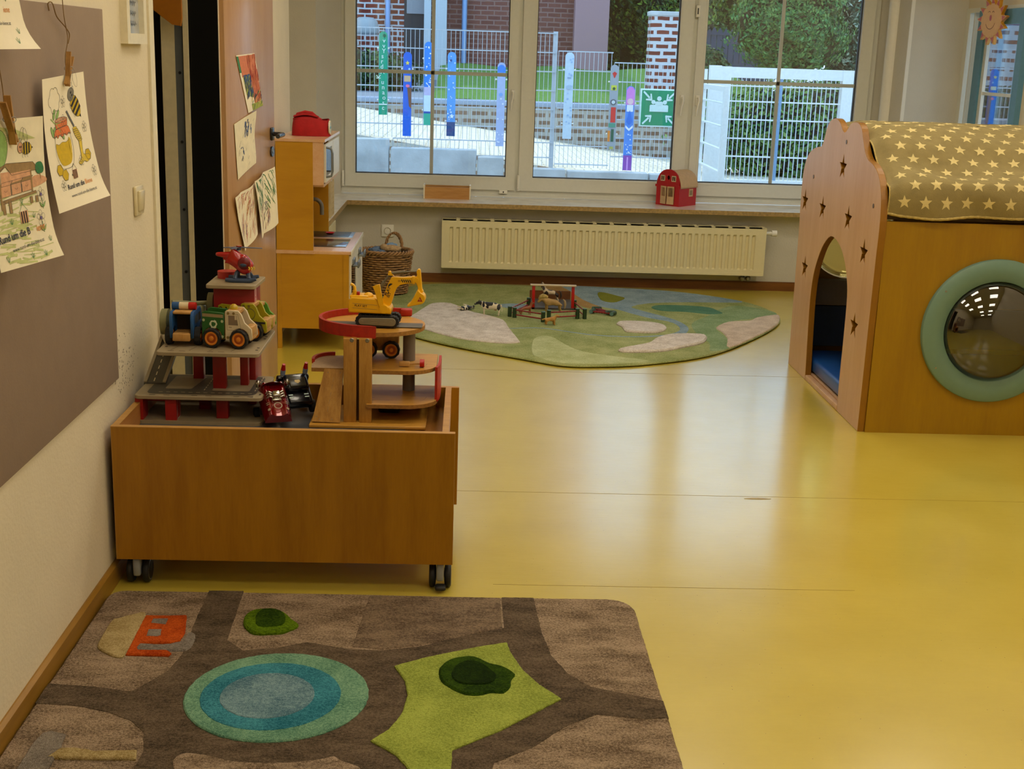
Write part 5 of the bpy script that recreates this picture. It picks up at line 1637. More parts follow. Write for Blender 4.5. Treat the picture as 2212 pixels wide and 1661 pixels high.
r1p('house_wall', [(-.859, 3.296), (-.797, 3.296), (-.748, 3.302), (-.730, 3.196), (-.734, 3.148), (-.753, 3.131), (-.784, 3.130), (-.829, 3.128), (-.833, 3.102), (-.827, 3.086), (-.754, 3.088), (-.739, 3.073), (-.743, 3.058), (-.853, 3.060), (-.856, 3.186)], .0265, RORA, 1, False)
r1p('house_window', [(-.835, 3.274), (-.791, 3.276), (-.789, 3.235), (-.834, 3.244)], .0275, RGRY, 1, False)
r1p('house_window', [(-.831, 3.207), (-.793, 3.208), (-.787, 3.170), (-.795, 3.162), (-.827, 3.163)], .0275, RGRY, 1, False)
tr1 = r1p('tree', [(-.588, 3.266), (-.587, 3.312), (-.565, 3.341), (-.526, 3.346), (-.484, 3.326), (-.458, 3.281), (-.435, 3.251), (-.456, 3.216), (-.483, 3.198), (-.546, 3.193), (-.574, 3.226)], .030, RGR, 3, rnd=.005)
r1p('tree_centre', [(-.558, 3.297), (-.547, 3.337), (-.512, 3.339), (-.482, 3.311), (-.473, 3.250), (-.492, 3.229), (-.543, 3.227)], .0325, RDG, 3)
cx, cy = -.4365, 2.858
r1p('pond_shore', circ(cx, cy, .2215, 40), .0265, RSEA, 1, False)
r1p('pond_water', circ(cx - .014, cy - .006, .170, 36), .0280, RTEA, 1, False)
r1p('pond_centre', circ(cx - .022, cy - .010, .115, 30), .0295, RSLA, 1, False)
r1p('meadow', [(-.162, 3.017), (-.085, 3.066), (-.011, 3.103), (.06, 3.137), (.13, 3.162), (.137, 3.108), (.165, 3.010), (.206, 2.926), (.255, 2.858), (.183, 2.786), (.105, 2.705), (-.008, 2.614), (-.01, 2.50), (-.03, 2.42), (-.087, 2.50), (-.135, 2.59), (-.195, 2.648), (-.157, 2.698), (-.131, 2.773), (-.121, 2.867), (-.132, 2.940)], .0275, RLI, 1, False)
r1p('tree', [(-.048, 2.986), (-.035, 3.030), (-.002, 3.059), (.043, 3.065), (.084, 3.029), (.116, 3.013), (.145, 2.975), (.134, 2.940), (.131, 2.907), (.113, 2.874), (.082, 2.875), (.050, 2.860), (.019, 2.865), (-.012, 2.890), (-.041, 2.931)], .0335, RDG, 3, rnd=.005)
r1p('tree_centre', [(-.015, 2.970), (-.002, 3.013), (.027, 3.036), (.059, 3.024), (.083, 2.990), (.097, 2.956), (.082, 2.914), (.043, 2.906), (.007, 2.911), (-.013, 2.940)], .0365, pile('rug_black_green', '#0f2002', '#243a05', 14), 3)
r1p('crane_motif', [(-.944, 2.30), (-.944, 2.622), (-.938, 2.664), (-.918, 2.673), (-.885, 2.660), (-.878, 2.600), (-.878, 2.45), (-.885, 2.3)], .0265, RGRY, 1, False)
r1p('crane_arm', [(-.878, 2.597), (-.846, 2.601), (-.797, 2.588), (-.708, 2.594), (-.701, 2.558), (-.858, 2.557), (-.895, 2.56)], .0275, RBEI, 1, False)

# --- far rug: a landscape
O2 = (.66, 7.5, 0)
r2 = thing('landscape_rug', 'rounded green landscape rug with river and pale hills under the window', 'rug', O2)
GRA = pile('rug_grass', '#8b9657', '#c3c68a', 5)
GRB = pile('rug_grass_dark', '#7b9664', '#aec090', 5)
GRC = pile('rug_grass_light', '#b2ba7c', '#d8dcaa', 8)
PAL = pile('rug_pale', '#d4c5b6', '#fff4ea', 16)
PAL2 = pile('rug_pale_pink', '#d0b69e', '#f6e2cc', 12)
RBLU = pile('rug_blue', '#7f98a6', '#aec2ca', 8)
RTAN = pile('rug_tan', '#a9854f', '#c4a06a', 8)
ROLV = pile('rug_olive', '#7d8230', '#94963f', 8)
RTL = pile('rug_teal_green', '#52826a', '#6f9a7c', 8)
def r2p(name, pts, z1, mat, n=5, sm=True, rnd=.003):
    return patch(name, pts, .004, z1, mat, r2, n, sm, rnd, O2)
out2 = [(-.62, 7.75), (-.60, 8.15), (-.429, 8.48), (-.26, 8.655), (.0, 8.70), (.224, 8.705), (.606, 8.70), (1.0, 8.70), (1.347, 8.644), (1.575, 8.533), (1.778, 8.364), (1.885, 8.189), (1.944, 7.979), (1.941, 7.772), (1.877, 7.567), (1.719, 7.271), (1.451, 6.873), (1.231, 6.642), (.918, 6.462), (.687, 6.400), (.50, 6.400), (.288, 6.534), (-.041, 6.769), (-.287, 7.004), (-.50, 7.30)]
r2p('rug_body', out2, .015, GRA, 5, True, .006)
r2p('dark_meadow', [(1.331, 6.80), (1.451, 6.885), (1.488, 7.127), (1.478, 7.424), (1.595, 7.613), (1.791, 7.753), (1.936, 7.857), (1.93, 8.0), (1.75, 8.15), (1.60, 8.0), (1.493, 7.783), (1.35, 7.535), (1.331, 7.225), (1.36, 7.0)], .0158, GRB, 4)
r2p('lake', [(.640, 8.69), (1.0, 8.69), (1.344, 8.628), (1.568, 8.515), (1.76, 8.36), (1.80, 8.26), (1.428, 8.221), (1.17, 8.148), (1.049, 8.022), (1.07, 7.94), (1.158, 7.808), (1.257, 7.653), (1.305, 7.497), (1.305, 7.358), (1.254, 7.216), (1.187, 7.194), (1.066, 7.131), (.908, 7.104), (.695, 7.137), (.516, 7.249), (.4, 7.29), (.248, 7.250), (.248, 7.262), (.4, 7.305), (.519, 7.265), (.700, 7.155), (.908, 7.122), (1.037, 7.148), (1.136, 7.188), (1.218, 7.272), (1.255, 7.367), (1.252, 7.491), (1.213, 7.582), (1.113, 7.668), (1.021, 7.791), (.940, 7.922), (.85, 7.99), (.760, 8.20)], .0160, RBLU, 2, True, .0015)
r2p('sandy_path', [(.50, 8.69), (.645, 8.69), (.760, 8.20), (.861, 7.944), (.764, 7.931), (.681, 8.101), (.575, 8.25)], .0162, RTAN, 3)
r2p('lake_island', [(.873, 8.474), (.922, 8.489), (1.004, 8.373), (1.039, 8.301), (.967, 8.158), (.909, 8.150), (.869, 8.239)], .0175, ROLV, 3)
r2p('small_pond', [(.20, 7.93), (.23, 8.0), (.33, 8.02), (.43, 7.96), (.40, 7.86), (.30, 7.84)], .0165, RBLU, 4)
r2p('teal_field', [(1.171, 8.003), (1.231, 8.083), (1.408, 8.096), (1.547, 8.050), (1.589, 7.933), (1.596, 7.864), (1.502, 7.835), (1.377, 7.890), (1.226, 7.904)], .0185, RTL, 3)
r2p('pale_hill', [(-.211, 7.939), (-.093, 7.954), (.019, 7.727), (.138, 7.598), (.223, 7.469), (.248, 7.263), (.292, 6.962), (.289, 6.883), (.186, 6.858), (.015, 6.918), (-.114, 7.024), (-.235, 7.177), (-.307, 7.313), (-.333, 7.491), (-.302, 7.621), (-.269, 7.755)], .022, PAL, 3, True, .005)
r2p('light_meadow', [(.353, 6.637), (.37, 6.944), (.413, 7.057), (.46, 7.068), (.501, 7.015), (.551, 6.855), (.628, 6.705), (.765, 6.618), (.96, 6.527), (.861, 6.47), (.70, 6.43), (.50, 6.43), (.397, 6.521)], .0185, GRC, 3)
r2p('pale_hill', [(.889, 7.447), (.929, 7.509), (1.053, 7.514), (1.15, 7.463), (1.176, 7.373), (1.134, 7.262), (1.065, 7.218), (.953, 7.226), (.918, 7.251), (.913, 7.372)], .028, PAL, 3, True, .007)
r2p('pale_hill', [(.821, 6.739), (.866, 6.796), (1.007, 6.919), (1.067, 7.051), (1.164, 7.162), (1.293, 7.192), (1.365, 7.171), (1.362, 7.084), (1.311, 6.967), (1.211, 6.874), (1.073, 6.753), (.95, 6.714), (.855, 6.704)], .030, PAL, 3, True, .008)
r2p('pale_hill', [(1.478, 7.424), (1.585, 7.596), (1.721, 7.645), (1.791, 7.753), (1.940, 7.857), (1.930, 7.737), (1.863, 7.540), (1.715, 7.275), (1.455, 6.890), (1.488, 7.127), (1.49, 7.304)], .021, PAL2, 3, True, .005)

# ================================================================ playhouse
PH = (1.715, 5.335, 0)
ph = thing('playhouse', 'wooden playhouse with a star-cut cloud-top front and round porthole', 'playhouse', PH)
M_GAB = wood('gable_beech', '#d4ac88', '#c79a6e', 'z', .9, .38, 8, coat=.15)
M_SIDE = wood('side_panel_orange_wood', '#a37c08', '#946c04', 'z', .8, .36, 8, coat=.1)
M_GED = wood('gable_edge_wood', '#96640c', '#825408', 'z', 1, .4, 6)
gab = [(.010, 0), (.0, .70), (-.008, .88), (.0, .968), (.014, 1.025), (.052, 1.079), (.104, 1.117), (.17, 1.140), (.245, 1.155), (.298, 1.187), (.338, 1.232), (.375, 1.276), (.43, 1.298), (.50, 1.298), (.555, 1.286), (.592, 1.262), (.629, 1.246), (.668, 1.255), (.712, 1.281), (.767, 1.298), (.828, 1.298), (.895, 1.282), (.94, 1.246), (.968, 1.198), (1.004, 1.159), (1.067, 1.149), (1.168, 1.130), (1.251, 1.090), (1.301, 1.029), (1.316, .957), (1.312, .814), (1.300, .699), (1.290, .35), (1.280, 0)]
top = smooth2d(gab, 3, False)
arch = [(.925, -.0), (.935, .11), (.950, .243), (.963, .405), (.943, .528), (.885, .627), (.808, .704), (.70, .757), (.578, .747), (.484, .709), (.413, .650), (.367, .581), (.349, .502), (.346, .341), (.347, .145), (.340, 0)]
arch = smooth2d(arch, 3, False)
outer = top[:-1] + [(1.280, 0)] + arch + []     # outline that runs through the doorway
stars = [(.609, 1.089), (1.229, .866), (.891, .867), (.453, .871), (1.122, .540), (.175, .759), (.209, .428)]
loops = [outer] + [star(a, b, .057, .40)[::-1] for a, b in stars]
v, f = panel(loops, .030, .003)
# outline (y,z) -> world, thickness along x
MG = Matrix(((0, 0, 1, 0), (1, 0, 0, 0), (0, 1, 0, 0), (0, 0, 0, 1)))
mb = MB().add(v, f, 0, False, T(.015, 0, 0) @ MG)
mb.m = []
for q in mb.f:       # front and rear faces are beech veneer, the cut edge is darker
    n = (Vector(mb.v[q[1]]) - Vector(mb.v[q[0]])).cross(Vector(mb.v[q[2]]) - Vector(mb.v[q[1]]))
    mb.m.append(0 if n.length > 0 and abs(n.normalized().x) > .8 else 1)
mb.build('front_gable', [M_GAB, M_GED], ph)
mb = MB()
for (a, b) in ((.585, 1.205), (1.100, 1.00), (.10, .97)):
    mb.cyl((-.002, a, b), (.001, a, b), .010, n=16)
mb.build('screw_cap', plain('grey_screw_cap', '#6b5a50', .4), ph)
# side panels with portholes
def side(name, y0, y1, xc, zc):
    v, f = panel([[(.03, 0), (1.32, 0), (1.32, .918), (.03, .918)], circ(xc, zc, .225, 40)[::-1]], y1 - y0)
    return MB().add(v, f, 0, False, T(0, (y0 + y1) / 2, 0) @ RX(PI / 2)).build(name, M_SIDE, ph)
sd = side('side_panel', .0, .022, .535, .463)
side('side_panel', 1.258, 1.280, .27, .69)
MB().box((1.32, -.0, 0), (1.345, 1.28, 1.0)).prism([(0, 1.0), (1.28, 1.0), (1.1, 1.12), (.64, 1.24), (.18, 1.12)], 1.32, 1.345, ax='x').build('rear_gable', M_GAB, ph)
MB().box((.03, .02, .0), (1.32, 1.26, .03)).build('base_board', M_GAB, ph)
MB().rbox((.0, .345, 0), (.028, .925, .026), .003).build('threshold', M_GAB, ph)
# porthole ring and clear dome
M_RING = plain('porthole_ring_green', '#6c8b7e', .4, vary=.02)
def ringf(name, M, parent):
    mb = MB().lathe([(.215, -.002), (.2155, .018), (.219, .022), (.305, .022), (.3095, .018), (.310, -.002)], n=64, M=M)
    return mb.build(name, M_RING, parent)
MR = T(.535, 0, .463) @ RX(PI / 2)
rg = ringf('porthole_ring', MR, ph)
mb = MB()
for a in (2.5, 3.75, .7, 5.4):
    mb.cyl((.285 * math.cos(a), .285 * math.sin(a), .022), (.285 * math.cos(a), .285 * math.sin(a), .0235), .0045, n=10, M=MR)
mb.build('screw', M_STEEL, rg)
M_DOME = glass('clear_acrylic_dome', (.80, .78, .72, 1), .16, .01)
dome = [(.219, .0)] + [(.218 * math.cos(a), .115 * math.sin(a)) for a in [PI / 2 * k / 14 for k in range(1, 14)]] + [(.001, .115)]
MB().lathe(dome, n=56, M=MR).build('porthole_dome', M_DOME, ph)
MR2 = T(.27, 1.28, .69) @ RX(-PI / 2)
MB().lathe(dome, n=48, M=MR2).build('porthole_dome', glass('reflection_tinted_dome', (.95, .86, .36, 1), .10, .01), ph)  # yellow of the floor reflection put into the dome's tint
# grey-brown inner board (shaded wood tone painted in), cloth panel, roof boards
MB().box((.03, 1.20, .335), (1.32, 1.257, .465)).build('inner_board', plain('shaded_wood_tone', '#7a7068', .7), ph)
MB().box((.03, 1.19, .12), (1.32, 1.215, .33)).build('inner_panel', plain('dark_blue_cloth_panel', '#27324a', .8), ph)
M_ROOFB = plain('roof_board_brown', '#4a3520', .7, vary=.2)
mb = MB()
for i in range(10):
    a = i / 10; b = (i + .94) / 10
    for sgn in (0, 1):
        y0, z0, y1, z1 = (.0, .985, .64, 1.235) if not sgn else (1.28, .985, .64, 1.235)
        mb.box((.04 + i * .128, min(y0, y0) , 0), (.04 + i * .128, y0, 0)) if False else None
        p = [(.036 + i * .128, y0, z0), (.036 + i * .128 + .122, y0, z0), (.036 + i * .128 + .122, y1, z1), (.036 + i * .128, y1, z1)]
        mb.add(p + [(q[0], q[1], q[2] - .012) for q in p], [(0, 1, 2, 3), (7, 6, 5, 4), (0, 4, 5, 1), (1, 5, 6, 2), (2, 6, 7, 3), (3, 7, 4, 0)])
mb.box((.03, .02, .925), (1.32, .035, .985)).build('roof_boards', M_ROOFB, ph)
# blue foam mat inside
tag(MB().rbox((1.752, 5.365, .032), (3.0, 6.50, .105), .02, seg=3).build('foam_mat', plain('blue_vinyl', '#1d4f9a', .35, vary=.04, coat=.2), origin=(2.3, 5.9, .03)), 'blue vinyl foam mat on the playhouse floor', 'mat')

# star blanket thrown over the roof
M_BLK_ = plain('khaki_fleece', '#8c7c4e', .95, vary=.10, nscale=22, bmp=.6, bscale=260, bdist=.003)
M_STARP = plain('cream_star_print', '#d8c488', .95, vary=.05, nscale=40, bmp=.6, bscale=260, bdist=.003)
M_HEM = plain('cream_hem_stitch', '#b39c5c', .9, vary=.2, nscale=100)
pr = [(5.312, .948), (5.306, .99), (5.306, 1.040), (5.325, 1.082), (5.375, 1.098), (5.44, 1.112), (5.50, 1.145), (5.545, 1.185), (5.60, 1.228), (5.68, 1.262), (5.78, 1.285), (5.97, 1.292), (6.15, 1.285), (6.27, 1.262), (6.36, 1.21), (6.44, 1.15), (6.52, 1.11), (6.59, 1.095), (6.63, 1.05), (6.635, .96)]
pr = smooth2d(pr, 4, False)
arc = [0]
for a, b in zip(pr[:-1], pr[1:]):
    arc.append(arc[-1] + math.hypot(b[0] - a[0], b[1] - a[1]))
LT = arc[-1]
XB0, XB1 = 1.746, 3.06
def blk(s_, x, h=0.0):
    s_ = max(0, min(LT - 1e-6, s_))
    i = 0
    lo, hi = 0, len(arc) - 1
    while hi - lo > 1:
        m = (lo + hi) // 2
        if arc[m] <= s_: lo = m
        else: hi = m
    t = (s_ - arc[lo]) / (arc[lo + 1] - arc[lo])
    a, b = Vector(pr[lo]), Vector(pr[lo + 1])
    p = a.lerp(b, t); d = (b - a).normalized(); n = Vector((-d.y, d.x))
    fold = .010 * math.sin((x * 9 - s_ * 7)) * math.exp(-((s_ - .38) / .25) ** 2) + .007 * math.sin(x * 23 + s_ * 11) * math.exp(-(s_ / .2) ** 2) + .004 * math.sin(x * 14 + s_ * 30)
    fold -= .030 * math.exp(-((x - XB0) / .030) ** 2)
    hang = -.012 * math.exp(-(s_ / .05) ** 2) * math.exp(-((x - XB0 - .17) / .12) ** 2)
    q = p + n * (fold + h + .004)
    return (x, q.x, q.y + hang)
mb = MB()
nu, nv = 110, 90
mb.grid(lambda u, v: blk(LT * v, XB0 + (XB1 - XB0) * u), nu, nv, 0)
mb.grid(lambda u, v: blk(LT * v, XB1 - (XB1 - XB0) * u, -.006), nu, nv, 0)
for xx in (XB0, XB1):
    mb.tube([blk(LT * i / 60, xx, -.003) for i in range(61)], .004, 6, 2)
mb.tube([blk(0, XB0 + (XB1 - XB0) * i / 80, -.002) for i in range(81)], [.0055 + .0015 * (i % 2) for i in range(81)], 6, 2)
row = 0
s_ = .058
while s_ < LT * .62:
    x = XB0 + .055 + (.044 if row % 2 else 0)
    while x < XB1 - .03:
        rr = random.Random(int(x * 997 + row * 31))
        P = star(0, 0, .0275, .42, PI / 2 + rr.uniform(-.12, .12) + (PI / 5 if False else 0), sx=1.0)
        # subdivided star that follows the cloth
        c0 = (s_, x)
        for i in range(10):
            a, b = P[i], P[(i + 1) % 10]
            m1, m2 = ((a[0] / 2, a[1] / 2), (b[0] / 2, b[1] / 2))
            tri = [(0, 0), m1, m2]; quad = [m1, a, b, m2]
            mb.add([blk(s_ + q[1], x + q[0], .0012) for q in tri], [(0, 2, 1)], 1, True)
            mb.add([blk(s_ + q[1], x + q[0], .0012) for q in quad], [(0, 3, 2, 1)], 1, True)
        x += .088
    s_ += .0725; row += 1
tag(mb.build('star_blanket', [M_BLK_, M_STARP, M_HEM], origin=(2.3, 5.6, 1.0)), 'khaki fleece blanket with cream stars draped over the playhouse roof', 'blanket')
# ================================================================ trolley (front top edge z .49, body 1.0 x .56)
TX0, TX1, TY0, TY1 = -.998, -.024, 3.54, 4.08
tr = thing('toy_trolley', 'beech laminate toy trolley box on black castors against the left wall', 'trolley', (TX0, TY0, 0))
w_, d_ = TX1 - TX0, TY1 - TY0
def trb(name, lo, hi, mat=M_BEECH, edge=True):
    mb = MB().box(lo, hi)
    return mb
mb = MB().box((0, 0, .088), (w_, .018, .4885)); fp = mb.build('front_panel', M_BEECH, tr)
MB().box((0, -.0005, .4885), (w_, .0185, .4905)).box((w_, 0, .088), (w_ + .0012, .018, .4905)).box((-.0012, 0, .088), (0, .018, .4905)).build('edge_band', M_EDGE, fp)
mb = MB().box((0, d_ - .018, .088), (w_ + .006, d_, .4885)); bp = mb.build('rear_panel', M_BEECH, tr)
MB().box((0, d_ - .0185, .4885), (w_ + .006, d_ + .0005, .4905)).box((w_ + .006, d_ - .018, .088), (w_ + .0075, d_, .4905)).build('edge_band', M_EDGE, bp)
for (x, nm) in ((.0, 'side_rail'), (w_ - .036, 'side_rail')):
    o = MB().box((x, .018, .40), (x + .018, d_ - .018, .4885)).build(nm, wood('beech_laminate_side', '#c08548', '#a96c2e', 'y', 1.2, .4, 9), tr)
    MB().box((x - .0003, .018, .4885), (x + .0185, d_ - .018, .4905)).build('edge_band', M_EDGE, o)
M_TFLOOR = plain('worn_grey_lining', '#55565c', .35, vary=.35, nscale=9, coat=.4)
MB().box((.018, .018, .408), (w_ - .036, d_ - .018, .424)).build('tray_floor', plain('tray_floor_beech', '#8a5a20', .4, vary=.1), tr)
lin = MB().box((.018, .02, .4241), (.82, d_ - .02, .4255)).build('tray_lining', M_TFLOOR, tr)
MB().box((0, .018, .10), (w_ - .01, d_ - .018, .118)).build('bottom_shelf', wood('shelf_beech', '#c8842e', '#b5701e', 'x', 1.2, .4, 9), tr)
MB().box((.45, .018, .118), (.468, d_ - .018, .408)).build('divider', M_BEECH, tr)
def castor(x, y, brake):
    mb = MB()
    for sx in (-1, 1):
        mb.lathe([(0, 0), (.018, .001), (.034, .003), (.038, .008), (.038, .018), (.034, .021), (0, .021)], n=28, M=T(x + sx * .011 + (0 if sx > 0 else 0), y, .038) @ RY(PI / 2 * sx))
    o = mb.build('castor', M_BLACK, tr)
    MB().rbox((x - .011, y - .042, .030), (x + .011, y + .02, .085), .006).build('castor_housing', plain('grey_castor_housing', '#8b8c8d', .4), o)
    mb = MB()
    for sx in (-1, 1):
        mb.lathe([(.028, .0215), (.030, .0222), (.032, .0215)], n=28, M=T(x + sx * .011, y, .038) @ RY(PI / 2 * sx))
    mb.build('wheel_ring', M_STEEL, o)
    if brake: MB().rbox((x - .014, y - .062, .008), (x + .018, y - .03, .022), .006).build('brake_lever', M_BLACK, o)
castor(.052, .05, False); castor(w_ - .035, .05, True); castor(.052, d_ - .06, False); castor(w_ - .04, d_ - .06, False)
tag(MB().rbox((-.06, 3.86, .1185), (-.036, 3.97, .165), .008).cyl((-.038, 3.875, .135), (-.034, 3.875, .135), .008, n=12).cyl((-.038, 3.95, .135), (-.034, 3.95, .135), .008, n=12).build('toy_brick', M_RED, origin=(-.05, 3.9, .12)), 'red plastic toy lying on the lower shelf of the trolley', 'toy')

ZF = .4257     # top of the lining
# ================================================================ grey toy car park (left)
M_DECK = plain('deck_greige', '#98886a', .5, vary=.05)
M_ROAD = plain('deck_road_grey', '#4e483c', .5, vary=.1)
M_LINE = plain('deck_line', '#d6c9a0', .6)
M_SLOT = plain('deck_slot', '#3a2c20', .7)
M_DRED = plain('garage_red', '#8e1210', .45, vary=.08)
GX, GY = -.80, 3.80
ga = thing('toy_car_park', 'multi-storey grey toy car park with red pillars in the trolley', 'toy garage', (GX, GY, ZF))
def deck(name, pts, z, t=.012):
    P = [(p[0] - GX, p[1] - GY) for p in pts]
    return MB().prism(P, z - t - ZF, z - ZF, bev=.0015).build(name, M_DECK, ga)
def rounded(pts, r, n=4):
    out = []
    L = len(pts)
    for i in range(L):
        a, b, c = Vector(pts[i - 1]), Vector(pts[i]), Vector(pts[(i + 1) % L])
        p, q = b + (a - b).normalized() * r, b + (c - b).normalized() * r
        for k in range(n + 1):
            t = k / n
            out.append(tuple(p * (1 - t) ** 2 + b * 2 * t * (1 - t) + q * t ** 2))
    return out
D1 = [(-.995, 3.785), (-.612, 3.785), (-.612, 4.055), (-.995, 4.055)]
D2 = [(-.925, 3.785), (-.618, 3.785), (-.618, 4.135), (-.975, 4.165), (-.985, 4.10), (-.925, 3.92)]
dk1 = deck('lower_deck', rounded(D1, .02), .516)
dk2 = deck('upper_deck', rounded(D2, .018), .652)
mb = MB().prism(rounded([(-.995 - GX, 3.79 - GY), (-.615 - GX, 3.79 - GY), (-.615 - GX, 4.05 - GY), (-.995 - GX, 4.05 - GY)], .02), 0.0, .010); mb.build('ground_plate', M_DECK, ga)
def ground(z):
    return lambda u, v, h: (u - GX, v - GY, z - ZF + h)
d = Draw(ground(.516), h=.0003)
d.fill(rounded([(-.965, 3.808), (-.635, 3.808), (-.635, 4.04), (-.965, 4.04)], .03), M_ROAD)
d.fill(rounded([(-.775, 3.856), (-.66, 3.856), (-.66, 4.0), (-.775, 4.0)], .01), M_DECK, .0004)
d.fill(rounded([(-.92, 3.87), (-.84, 3.87), (-.82, 4.03), (-.92, 4.03)], .01), M_DECK, .0004)
for i in range(13):
    d.fill([(-.93 + i * .0225, 3.829), (-.918 + i * .0225, 3.829), (-.918 + i * .0225, 3.832), (-.93 + i * .0225, 3.832)], M_LINE, .0004)
for i in range(7):
    for x in (-.645, -.80):
        d.fill([(x, 3.86 + i * .026), (x + .003, 3.86 + i * .026), (x + .003, 3.875 + i * .026), (x, 3.875 + i * .026)], M_LINE, .0005)
for i in (0, 1, 3, 4, 6, 7):
    d.fill([(-.95 + i * .042, 3.792), (-.932 + i * .042, 3.792), (-.932 + i * .042, 3.796), (-.95 + i * .042, 3.796)], M_SLOT, .0003)
for y in (3.815, 3.845):
    d.fill([(-.625, y), (-.619, y), (-.619, y + .014), (-.625, y + .014)], M_SLOT, .0005)
d.build('road_marking', dk1)
d = Draw(ground(.652), h=.0003)
for (x, y) in ((-.892, 3.80), (-.858, 3.80), (-.775, 3.80), (-.742, 3.80)):
    d.fill([(x, y), (x + .018, y), (x + .018, y + .004), (x, y + .004)], M_SLOT)
for (x, y) in ((-.636, 3.83), (-.636, 3.86), (-.636, 3.99), (-.636, 4.02), (-.912, 3.85), (-.912, 3.88), (-.962, 4.10), (-.965, 4.13)):
    d.fill([(x, y), (x + .008, y), (x + .008, y + .012), (x, y + .012)], M_SLOT)
for x in (-.885, -.83, -.77, -.705):
    d.line([(x, 3.81), (x + .012, 3.86)], .0018, M_SLOT)
d.build('road_marking', dk2)
# pillars
mb = MB()
def pil(name, x0, x1, y0, y1, z0, z1):
    MB().rbox((x0 - GX, y0 - GY, z0 - ZF), (x1 - GX, y1 - GY, z1 - ZF), .0012).build(name, M_DRED, ga)
pil('pillar', -.776, -.737, 3.885, 3.915, .516, .640); pil('pillar', -.86, -.828, 4.00, 4.03, .516, .640)
pil('pillar', -.757, -.722, 3.83, 3.86, ZF + .010, .504); pil('pillar', -.83, -.795, 3.93, 3.96, ZF + .010, .504)
pil('lift_wall', -.700, -.676, 3.93, 3.96, .516, .640); pil('lift_wall', -.690, -.664, 4.0, 4.12, ZF + .010, .640)
# tower under the helipad
tw = MB().rbox((-.790 - GX, 4.00 - GY, .652 - ZF), (-.664 - GX, 4.12 - GY, .812 - ZF), .001).build('lift_tower', M_DRED, ga)
d = Draw(lambda u, v, h: (-.664 - GX + h, u - GY, v - ZF), h=.0006)
d.fill([(4.004, .655), (4.045, .655), (4.045, .81), (4.004, .81)], plain('tower_pink', '#c8727a', .5))
for i in range(5):
    d.out([(4.012 + .010 * math.cos(a) * 1 + .012, .675 + i * .03 + .011 * math.sin(a)) for a in [2 * PI * k / 12 for k in range(12)]], .002, None, MATS['sign_white'])
d.build('printed_pattern', tw)
hp = deck('helipad', rounded([(-.808, 3.965), (-.655, 3.965), (-.648, 4.14), (-.806, 4.14)], .014), .826, .012)
MB().cyl((-.765 - GX, 4.10 - GY, .826 - ZF), (-.765 - GX, 4.10 - GY, .848 - ZF), .030, n=28).build('red_cap', plain('cap_red', '#a51f16', .4), hp)
# red arches at the lower left
rb = MB()
for (x0, x1, y0, y1) in ((-1.0 + .005, -.972, 3.80, 3.86), (-.905, -.872, 3.80, 3.86)):
    rb.box((x0 - GX, y0 - GY, .0), (x1 - GX, y1 - GY, .504 - ZF))
rb.box((-.972 - GX, 3.855 - GY, .055), (-.905 - GX, 3.86 - GY, .504 - ZF))
o = rb.build('garage_arch', plain('arch_red', '#a31814', .45, vary=.08), ga)
d = Draw(lambda u, v, h: (-.872 - GX + h, u - GY, v), h=.0005)
d.line([(3.812, .012), (3.812, .055), (3.82, .068), (3.84, .068), (3.848, .055), (3.848, .012)], .002, MATS['sign_white'], True)
d.build('window_print', o)
# ramps
def ramp_(name, a, b, wx, ea, parent, mats, lines=True, th=.008):
    A, B = Vector(a), Vector(b)
    mb = MB()
    lo = [(A.x, A.y, A.z), (A.x + wx, A.y, A.z), (B.x + wx, B.y, B.z), (B.x, B.y, B.z)]
    mb.add(lo + [(p[0], p[1], p[2] - th) for p in lo], [(0, 1, 2, 3), (7, 6, 5, 4), (0, 4, 5, 1), (1, 5, 6, 2), (2, 6, 7, 3), (3, 7, 4, 0)])
    for xo in (0, wx - .010):
        e = [(A.x + xo, A.y, A.z), (A.x + xo + .010, A.y, A.z), (B.x + xo + .010, B.y, B.z), (B.x + xo, B.y, B.z)]
        mb.add([(p[0], p[1], p[2] + .0004) for p in e] + [(p[0], p[1], p[2] + .004) for p in e], [(4, 5, 6, 7), (0, 1, 5, 4), (1, 2, 6, 5), (2, 3, 7, 6), (3, 0, 4, 7)], 1)
    if lines:
        for i in range(9):
            t0, t1 = (i + .2) / 9, (i + .75) / 9
            p, q = A.lerp(B, t0), A.lerp(B, t1)
            x = p.x + wx * .42
            mb.add([(x, p.y, p.z + .0008), (x + .003, p.y, p.z + .0008), (q.x + wx * .42 + .003, q.y, q.z + .0008), (q.x + wx * .42, q.y, q.z + .0008)], [(0, 1, 2, 3)], 2)
    return mb.build(name, mats, parent)
ramp_('ramp', (-.998 - GX, 3.925 - GY, .520 - ZF), (-.978 - GX, 4.125 - GY, .650 - ZF), .068, 0, ga, [M_ROAD, M_DECK, M_LINE])
# black folded ramp at the right of the lower deck
MB().prism([(-.612 - GX, .505 - ZF), (-.588 - GX, .47 - ZF), (-.60 - GX, .44 - ZF), (-.63 - GX, .45 - ZF)], 3.84 - GY, 4.03 - GY, ax='y').build('side_ramp', plain('ramp_underside_black', '#15120e', .6), ga)

